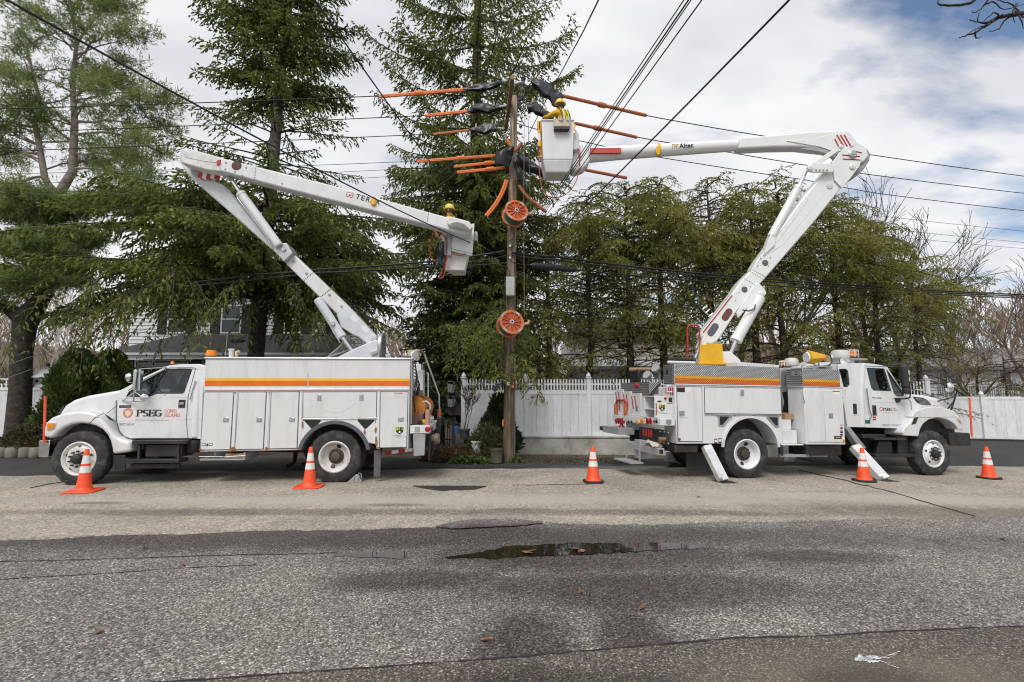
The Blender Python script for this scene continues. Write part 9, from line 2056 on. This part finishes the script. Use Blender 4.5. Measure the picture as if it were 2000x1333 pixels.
def person(label,loc,face,pose,top=0,vest=True,tall=1.0,pants=JEAN):
 """face: heading angle (0 = towards +Y); pose: dict of overrides in body space (x right, y forward, z up)"""
 t = thing('person',label,'person',loc); t.rotation_euler = (0,0,face); t.scale = (tall,) * 3
 J = dict(pelvis=((0,0,0.95),(0.155,0.11)),waist=((0,0.01,1.10),(0.145,0.105)),chest=((0,0.0,1.30),(0.175,0.12)),upper=((0,-0.01,1.43),(0.14,0.09)),neck=((0,0.0,1.51),0.058),jaw=((0,0.025,1.58),0.075),head=((0,0.015,1.66),0.092),crown=((0,0.0,1.73),0.075),nose=((0,0.125,1.635),0.014),chin=((0,0.085,1.565),0.035))
 E = [('pelvis','waist'),('waist','chest'),('chest','upper'),('upper','neck'),('neck','jaw'),('jaw','head'),('head','crown'),('head','nose'),('jaw','chin')]
 for s_,sg in (('l',-1),('r',1)):
  J.update({s_ + 'sh': ((sg * 0.185,-0.01,1.41),0.075),s_ + 'el': ((sg * 0.26,0.02,1.13),0.052),s_ + 'wr': ((sg * 0.25,0.18,0.93),0.034),s_ + 'pm': ((sg * 0.24,0.235,0.865),(0.04,0.022)),
                  s_ + 'hip': ((sg * 0.095,0,0.87),0.098),s_ + 'kn': ((sg * 0.11,0.02,0.49),0.066),s_ + 'an': ((sg * 0.115,-0.02,0.10),0.047),s_ + 'ball': ((sg * 0.125,0.10,0.045),(0.045,0.04)),s_ + 'toe': ((sg * 0.13,0.18,0.035),(0.04,0.03))})
  E += [('upper',s_ + 'sh'),(s_ + 'sh',s_ + 'el'),(s_ + 'el',s_ + 'wr'),(s_ + 'wr',s_ + 'pm'),('pelvis',s_ + 'hip'),(s_ + 'hip',s_ + 'kn'),(s_ + 'kn',s_ + 'an'),(s_ + 'an',s_ + 'ball'),(s_ + 'ball',s_ + 'toe')]
 for k_,v in pose.items(): J[k_] = (v,J[k_][1])
 for s_,sg in (('l',-1),('r',1)):
  wr,pm = Vector(J[s_ + 'wr'][0]),Vector(J[s_ + 'pm'][0]); d = (pm - wr).normalized(); lat = d.cross(Vector((0,0.5,1))).normalized(); cu = lat.cross(d)
  if not any(s_ + 'pm' == k_ for k_ in pose): pm = wr + d * 0.085; J[s_ + 'pm'] = (tuple(pm),J[s_ + 'pm'][1])
  for fi,(off,ln) in enumerate(((-0.030,0.068),(-0.010,0.078),(0.010,0.073),(0.029,0.056))):
   b = pm + lat * off + d * 0.02; m_ = b + d * ln * 0.5 + cu * 0.006; e = m_ + d * ln * 0.4 - cu * 0.03
   for nm,q_,r_ in (('a',b,0.0105),('b',m_,0.0095),('c',e,0.008)): J[f'{s_}f{fi}{nm}'] = (tuple(q_),r_)
   E += [(s_ + 'pm',f'{s_}f{fi}a'),(f'{s_}f{fi}a',f'{s_}f{fi}b'),(f'{s_}f{fi}b',f'{s_}f{fi}c')]
  tb_ = wr + d * 0.03 - lat * sg * 0.035; te = tb_ + d * 0.05 - lat * sg * 0.025 - cu * 0.01
  J[s_ + 'ta'] = (tuple(tb_),0.013); J[s_ + 'tb'] = (tuple(te),0.010); E += [(s_ + 'wr',s_ + 'ta'),(s_ + 'ta',s_ + 'tb')]
 reg = {}
 for k_ in J:
  if k_ in ('neck','jaw','head','crown','nose','chin') or k_[1:] in ('pm','ta','tb') or k_[1:2] == 'f': reg[k_] = 2
  elif k_ in ('pelvis',) or k_[1:] in ('hip','kn'): reg[k_] = 1
  elif k_[1:] in ('an','ball','toe'): reg[k_] = 3
  else: reg[k_] = 0
 body('body',J,E,'pelvis',reg,[JACK,pants,SKIN,BOOT],t)
 h = Vector(J['head'][0]); cr = Vector(J['crown'][0]); ax = (cr - Vector(J['jaw'][0])).normalized(); fw = Vector((0,1,0))
 hat = MB(); c_ = h + ax * 0.035
 sh_ = lambda i,j,r_: r_
 hat.lathe([(0.150,-0.012),(0.152,0.0),(0.118,0.012),(0.116,0.04),(0.105,0.085),(0.075,0.118),(0.035,0.132),(0.001,0.134)],c_,ax,28); ho = hat.build('hard_hat',HATY,t,smooth=40)
 MB().lathe([(0.1185,0.018),(0.1175,0.042)],c_,ax,28,caps=False).build('hat_band',mat('hat_reflector',(0.6,0.6,0.58),0.4),ho)
 lft = ax.cross(fw).normalized(); nose = Vector(J['nose'][0])
 f2 = (nose - h); f2 = (f2 - ax * f2.dot(ax)).normalized(); lf = ax.cross(f2).normalized()
 eb = MB(); 
 for sg in (-1,1): eb.lathe([(0.001,-0.012),(0.009,-0.008),(0.012,0),(0.009,0.008),(0.001,0.012)],h + f2 * 0.088 + lf * sg * 0.035 + ax * 0.0,f2,10)
 eb.build('eyes',BLK,t)
 er = MB()
 for sg in (-1,1): er.lathe([(0.001,-0.012),(0.026,-0.008),(0.032,0.0),(0.024,0.01),(0.001,0.012)],h + lf * sg * 0.097 - ax * 0.015 - f2 * 0.01,lf,12)
 er.build('ears',SKIN,t)
 MB().lathe([(0.094,0.0),(0.104,0.03),(0.108,0.07)],h - f2 * 0.018 - ax * 0.065,ax,20,caps=False,mod=lambda i,j,r_: r_).build('hair',HAIR,t)
 mo = MB().lathe([(0.001,-0.004),(0.022,0),(0.001,0.004)],Vector(J['chin'][0]) + f2 * 0.03 + ax * 0.028,f2,10).build('mouth',mat('lips',(0.3,0.11,0.09),0.5),t)
 if vest:
  V = MB(); C_,U_,Wt = Vector(J['chest'][0]),Vector(J['upper'][0]),Vector(J['waist'][0])
  for sg in (-1,1):
   for back in (-1,1):
    y_ = back * 0.150
    P = [Wt + Vector((sg * 0.07,y_ * 0.9,0)),C_ + Vector((sg * 0.085,y_,0)),U_ + Vector((sg * 0.09,y_ * 0.72,0.03)),U_ + Vector((sg * 0.095,0.0,0.085))]
    for (o_,w_,m_,nm) in ((0,0.045,VEST,'vest_panel'),(0.006,0.016,mat('vest_tape',(0.75,0.75,0.72),0.35),'vest_tape')):
     mb = MB()
     for p in P:
      q_ = p + Vector((0,back * o_,o_)); mb.v += [tuple(q_ - Vector((w_,0,0))),tuple(q_ + Vector((w_,0,0)))]
     mb.f = [(2 * i,2 * i + 1,2 * i + 3,2 * i + 2) for i in range(3)]; mb.build(nm,m_,t,smooth=60)
 return t
# worker in the left bucket: in profile, looking to picture left
bc = F1.M @ Vector((F1.p(897,480,1.52)[0],1.52,0)); hz = atY(875,400,bc.y).z
hx_ = atY(876,412,bc.y).x
person('worker in yellow hard hat and lime vest standing in the left bucket',(hx_ + 0.06,bc.y + 0.02,hz - 1.80 * 0.97),rad(78),dict(lel=(-0.26,0.14,1.15),lwr=(-0.2,0.33,1.08),rel=(0.26,0.12,1.15),rwr=(0.18,0.32,1.1),jaw=(0,0.04,1.575),head=(0,0.045,1.655),crown=(0,0.035,1.725),nose=(0,0.155,1.625),chin=(0,0.105,1.555)),tall=0.97)
# worker in the right bucket: back to the camera, leaning towards the pole, arms up to the line
cx2 = atY(1097,206,12.35); 
person('worker in amber jacket and yellow hard hat standing in the right bucket',(cx2.x + 0.02,12.22,atY(1097,197.5,12.3).z - 1.78),rad(28),dict(upper=(-0.03,0.02,1.43),neck=(-0.03,0.05,1.505),jaw=(-0.03,0.085,1.565),head=(-0.03,0.09,1.645),crown=(-0.03,0.085,1.715),nose=(-0.03,0.2,1.61),chin=(-0.03,0.15,1.545),
  lsh=(-0.205,0.03,1.40),lel=(-0.36,0.2,1.30),lwr=(-0.34,0.42,1.42),rsh=(0.175,0.03,1.41),rel=(0.30,0.16,1.22),rwr=(0.2,0.38,1.34)),tall=1.0)
w2 = bpy.data.objects.get('person.001')
HARN = mat('harness_brown',(0.20,0.075,0.03),0.6)
for sg in (-1,1): MB().tube([(-0.02 + sg * 0.10,-0.155,1.08),(-0.02 + sg * 0.11,-0.165,1.28),(-0.03 + sg * 0.10,-0.10,1.45),(-0.03 + sg * 0.10,0.02,1.51)],0.016,6).build('harness_strap',HARN,w2)
MB().tube([(0.15 * math.cos(a),0.12 * math.sin(a),1.06) for a in np.linspace(0,6.2832,21)],0.022,6,caps=False).build('work_belt',HARN,w2)
fp_ = atG(588,911)
person('person in blue jeans standing behind the left truck, only the legs visible',(fp_.x,fp_.y,fp_.z),rad(100),dict(lkn=(-0.11,0.1,0.5),lan=(-0.115,0.14,0.10),lball=(-0.125,0.26,0.045),ltoe=(-0.13,0.34,0.035),rkn=(0.11,-0.02,0.49),ran=(0.115,-0.16,0.11),rball=(0.125,-0.05,0.045),rtoe=(0.13,0.03,0.035)),tall=0.98)
# ------------------------------------------------------------------ cones
def cone(label,px,py,h,black,rz,scale=1.0):
 p = atG(px,py); t = thing('traffic_cone',label,'traffic cone',p + Vector((0,0,0.014)),'orange traffic cones along the trucks'); t.rotation_euler = (0,0,rz)
 b = 0.19 if black else 0.25; zb = 0.045 if black else 0.03
 bs = MB(); c_ = 0.06
 bs.prism([(-b + c_,-b),(b - c_,-b),(b,-b + c_),(b,b - c_),(b - c_,b),(-b + c_,b),(-b,b - c_),(-b,-b + c_)],0,zb).xform(lambda v: Vector((v.x,v.z,v.y)))
 bs.build('base',CONEB if black else CONEO,t,bevel=0.012)
 rb_,rt_ = (0.135,0.034) if black else (0.125,0.032)
 rz_ = lambda z: rb_ + (rt_ - rb_) * (z - zb) / (h - zb)
 z1,z2,z3,z4 = h * 0.45,h * 0.60,h * 0.66,h * 0.85
 MB().lathe([(rb_ + 0.03,zb + 0.001),(rb_ + 0.01,zb + 0.015),(rz_(0.1),0.1),(rz_(h - 0.01),h - 0.01),(rt_ * 0.9,h),(rt_ * 0.6,h + 0.0)],(0,0,0),n=40).build('cone_body',CONEO,t,smooth=40)
 for a,c in ((z1,z2),(z3,z4)): MB().lathe([(rz_(a),a - 0.001),(rz_(a) + 0.003,a),(rz_(c) + 0.003,c),(rz_(c),c + 0.001)],n=40,caps=False).build('reflective_collar',CONEW,t)
cone('cone with orange base in front of the left truck front wheel',163,962,0.745,False,0.15); cone('cone with orange base beside the left truck rear wheel',604,953,0.74,False,0.1)
cone('cone with black base between the two trucks',1159,944,0.70,True,0.05); cone('cone with black base in front of the front outrigger',1688,942,0.70,True,0.1); cone('cone with black base beyond the right truck bumper',1932,936.5,0.72,True,0.2)
# wheel chocks
ck = atG(692,944); t = thing('wheel_chock','grey steel wheel chock against the left truck rear tyre','wheel chock',ck + Vector((0,0,0.014)),group='wheel chocks')
cb = MB(); cb.prism([(-0.15,0),(0.16,0),(0.06,0.15),(0.02,0.15)],0.0,0.18); cb.build('wedge',ALU,t,bevel=0.008)
for x in (-0.02,0.07): MB().tube([(x,-0.01,0.03),(x + 0.02,-0.012,0.13)],0.01,6).build('rib',GREYST,t)
MB().tube([(0.05,0.09,0.15),(0.05,0.09,0.17),(0.10,0.09,0.16),(0.12,0.09,0.08)],0.008,6).build('handle',GREYST,t)
ck = atG(617,944); t = thing('wheel_chock','half hidden steel wheel chock behind the cone at the left truck rear tyre','wheel chock',ck + Vector((0,0.12,0.014)),group='wheel chocks')
MB().prism([(-0.06,0),(0.12,0),(0.03,0.12)],0.0,0.18).build('wedge',ALU,t,bevel=0.008)
MB().prism([(-0.2,0),(0.16,0),(0.10,0.05),(0.02,0.09),(-0.1,0.06)],0,0.2).build('rubber_chock',BLACKP,at=(0,0,0),bevel=0.01,label='low black rubber chock on the ground under the right truck rear',cat='wheel chock').location = atG(1320,911)
# ------------------------------------------------------------------ hung on the buckets
def FBw(px,py,d): return FB.M @ FB.p3(px,py,d)
A,B = FBw(1081,256,-0.52),FBw(1115,231,-0.52)
t = thing('tool_bag','beige canvas tool bag hanging on the rim of the right bucket','bag',Vector(((A.x + B.x) / 2,A.y,A.z)))
MB().add([(A.x,A.y - 0.06,A.z + 0.08),(B.x - 0.03,A.y - 0.06,A.z + 0.08),(B.x,A.y - 0.02,B.z - 0.02),(A.x,A.y - 0.02,B.z - 0.02),(A.x + 0.01,A.y + 0.05,A.z + 0.08),(B.x - 0.03,A.y + 0.05,A.z + 0.08),(B.x,A.y + 0.055,B.z - 0.02),(A.x,A.y + 0.055,B.z - 0.02)],[(0,1,2,3),(5,4,7,6),(3,2,6,7),(4,5,1,0),(1,5,6,2),(4,0,3,7)]).build('pouch',CANV,t,world=True,bevel=0.02,seg=3)
MB().box(A.x + 0.01,B.x - 0.045,A.y - 0.068,A.y + 0.052,A.z,A.z + 0.079).build('leather_base',mat('bag_leather',(0.035,0.03,0.028),0.6),t,world=True,bevel=0.012)
for s_ in (0.3,0.42,0.75): MB().tube([(A.x + (B.x - A.x) * s_,A.y - 0.03,B.z + 0.02),(A.x + (B.x - A.x) * s_,A.y - 0.055,B.z - 0.08),(A.x + (B.x - A.x) * (s_ + 0.1),A.y - 0.055,B.z - 0.10),(A.x + (B.x - A.x) * (s_ + 0.14),A.y - 0.04,B.z - 0.0)],0.012,6).build('strap',mat('bag_strap',(0.55,0.5,0.42),0.9),t,world=True)
A,B = FBw(1053,238,-0.40),FBw(1054,287,-0.40); t = thing('bolt_cutter','yellow insulated cutter hanging on the left side of the right bucket','tool',A)
MB().tube([A,A.lerp(B,.12),A.lerp(B,.35),A.lerp(B,.5)],[0.05,0.06,0.05,0.03],10).build('head',YELP,t,world=True); MB().tube([A.lerp(B,.5),A.lerp(B,.78)],0.032,10).build('white_grip',WHP,t,world=True); MB().tube([A.lerp(B,.78),B],[0.035,0.04],10).build('handle',YELP,t,world=True)
MB().tube([A.lerp(B,.05) + Vector((0,-0.06,0)),A.lerp(B,.33) + Vector((0,-0.06,0))],0.012,6).build('slot',BLK,t,world=True)
MB().tube([FBw(1056,240,-0.3),FBw(1057,308,-0.3)],0.022,8).build('hot_stick',YELP,at=FBw(1056,240,-0.3),label='thin yellow stick behind the cutter on the right bucket',cat='tool')
MB().tube([FBw(x,y,-0.42) for x,y in ((1121,240),(1124,246),(1120,252),(1125,257),(1122,262))],0.018,7).build('yellow_rope',YELP,at=FBw(1121,240,-.42),label='short yellow rope hanging at the right corner of the right bucket',cat='rope')
A = F1.M @ F1.p3(929,464,1.55); t = thing('tool_pouch','small beige pouch hanging right of the left bucket','bag',A)
MB().box(A.x - 0.05,A.x + 0.05,A.y - 0.1,A.y + 0.1,A.z - 0.12,A.z + 0.12).build('pouch',CANV,t,world=True,bevel=0.03,seg=3); MB().box(A.x - 0.04,A.x + 0.05,A.y - 0.09,A.y + 0.09,A.z - 0.2,A.z - 0.125).build('leather_base',MATS['bag_leather'],t,world=True,bevel=0.01)
# ------------------------------------------------------------------ pots and garden clutter by the pole
def potlike(name,label,px,py_top,py_bot,wpx,Y,m,taper=0.8,cat='pot',z=None,rim=True):
 c_ = atY(px,py_bot,Y); h = atY(px,py_top,Y).z - c_.z; r_ = wpx / 2 / 1000 * Y; t = thing(name,label,cat,c_)
 MB().lathe([(r_ * taper,0),(r_ * (taper * 0.4 + 0.6),h * 0.6),(r_,h),(r_ * 0.9,h),(r_ * 0.85,h * 0.85),(0.001,h * 0.85)],c_,n=24).build('pot_body',m,t,world=True,smooth=40)
 if rim: MB().lathe([(r_ * 1.06,h - 0.04),(r_ * 1.06,h + 0.004),(r_ * 0.95,h + 0.006)],c_,n=24,caps=False).build('rim',m,t,world=True)
 return t,c_,h,r_
WPOT = mat('pot_white',(0.68,0.67,0.64),0.6,var=0.08,dirt=(0.25,0.23,0.2),dirt_amt=0.7,dscale=5)
potlike('plant_pot','white plastic bucket pot in front of the dry shrub',930,862,884,21,13.75,WPOT)
potlike('plant_pot','charcoal plastic plant pot behind the white bucket pot',907,839,858,20,14.3,mat('pot_charcoal',(0.05,0.05,0.055),0.6))
potlike('plant_pot','small blue plant pot beside the charcoal pot',892,833,848,9,14.4,mat('pot_blue',(0.03,0.14,0.36),0.5))
potlike('planter','mossy concrete planter touching the pole base',970,877,904,23,13.35,mat('planter_moss',(0.09,0.085,0.06),0.9,var=0.3),0.95)
gpz = atG(882,885); t = thing('bucket_post','dark post with a plum box below the hanging metal pails','post',(X_at(886,15.2),15.2,0))
MB().box(X_at(883,15.2),X_at(890,15.2),15.15,15.25,0,pz(752,15.2)).build('post_shaft',PLUM,t,world=True,bevel=0.008); MB().box(X_at(878,15.2),X_at(898,15.2),15.0,15.3,pz(812,15.2),pz(794,15.2)).build('plum_box',PLUM,t,world=True,bevel=0.02)
GALV = mat('galvanised',(0.42,0.43,0.44),0.35,metal=0.7,var=0.2,vscale=10)
for (py0,py1,lb) in ((751,767,'galvanised metal pail, upper one on the dark post'),(780,795,'galvanised metal pail, lower one on the dark post')):
 c_ = atY(880,py1,14.9); h = atY(880,py0,14.9).z - c_.z; t = thing('metal_pail',lb,'pail',c_,'metal pails on the post')
 MB().lathe([(0.085,0),(0.12,h),(0.11,h),(0.08,0.02),(0.001,0.02)],c_,(0.12,0,1),20).build('pail_body',GALV,t,world=True,smooth=40)
 MB().tube([c_ + Vector((-0.11 * math.cos(rad(a)),0,h + 0.09 * math.sin(rad(a)))) for a in range(0,181,20)],0.006,5).build('handle',GALV,t,world=True)
c_ = atY(907,842,14.3); t = thing('rose_bush','leafless thorny bush growing from the charcoal pot','shrub',c_); mb = MB(); bare_tree(mb,c_,1.5,77,0.015,0.55,5,0.05,4,minr=0.004); bare_tree(mb,c_ + Vector((0.05,0,0)),1.3,78,0.012,0.6,5,0.3,4,minr=0.004)
mb.build('stems',TWIGD,t,world=True,smooth=60)
# fallen leaves on the road
LEAF = mat('dead_leaf',(0.20,0.085,0.04),0.8,var=0.35,vscale=12,randobj=0.3)
lf = MB(); lf.v = [(0,-0.05,0.004),(0.022,-0.02,0.014),(0.026,0.012,0.012),(0,0.06,0.02),(-0.026,0.012,0.010),(-0.022,-0.02,0.008),(0,0.0,0.002)]; lf.f = [(6,0,1),(6,1,2),(6,2,3),(6,3,4),(6,4,5),(6,5,0)]
l0 = None; q = random.Random(21)
for (px,py,s_,lb) in ((1028,1081,1.5,'brown leaf floating at the left end of the long puddle'),(1036,1078,1.2,'second brown leaf floating at the left end of the long puddle'),(1124,1074,1.5,'reddish leaf floating in the middle of the long puddle'),(1136,1078,1.2,'small reddish leaf floating near the puddle middle'),(948,1251,1.0,'curled brown leaf on the asphalt near the dark wet streaks'),
                         (192,1235,0.9,'brown leaf on the left asphalt'),(1253,1188,0.9,'thin brown leaf on the asphalt right of the wet streak'),(1364,971,1.0,'brown leaf on the sandy shoulder'),(1133,1157,0.7,'dark leaf on the wet asphalt below the puddle'),(284,1071,0.9,'dark leaf at the road edge below the left truck'),(1958,1053,1.2,'brown leaf on the asphalt at far right'),(358,1104,0.8,'brown leaf on the pale streak at left')):
 if l0 is None: o = l0 = lf.build('dead_leaf',LEAF,smooth=0)
 else: o = l0.copy(); COL.objects.link(o)
 o.location = atG(px,py,0.008 if py > 1015 else 0.022); o.rotation_euler = (q.uniform(-.1,.1),q.uniform(-.1,.1),q.uniform(0,6.28)); o.scale = (s_,s_,s_); props(o,lb,'leaf','fallen leaves on the road')
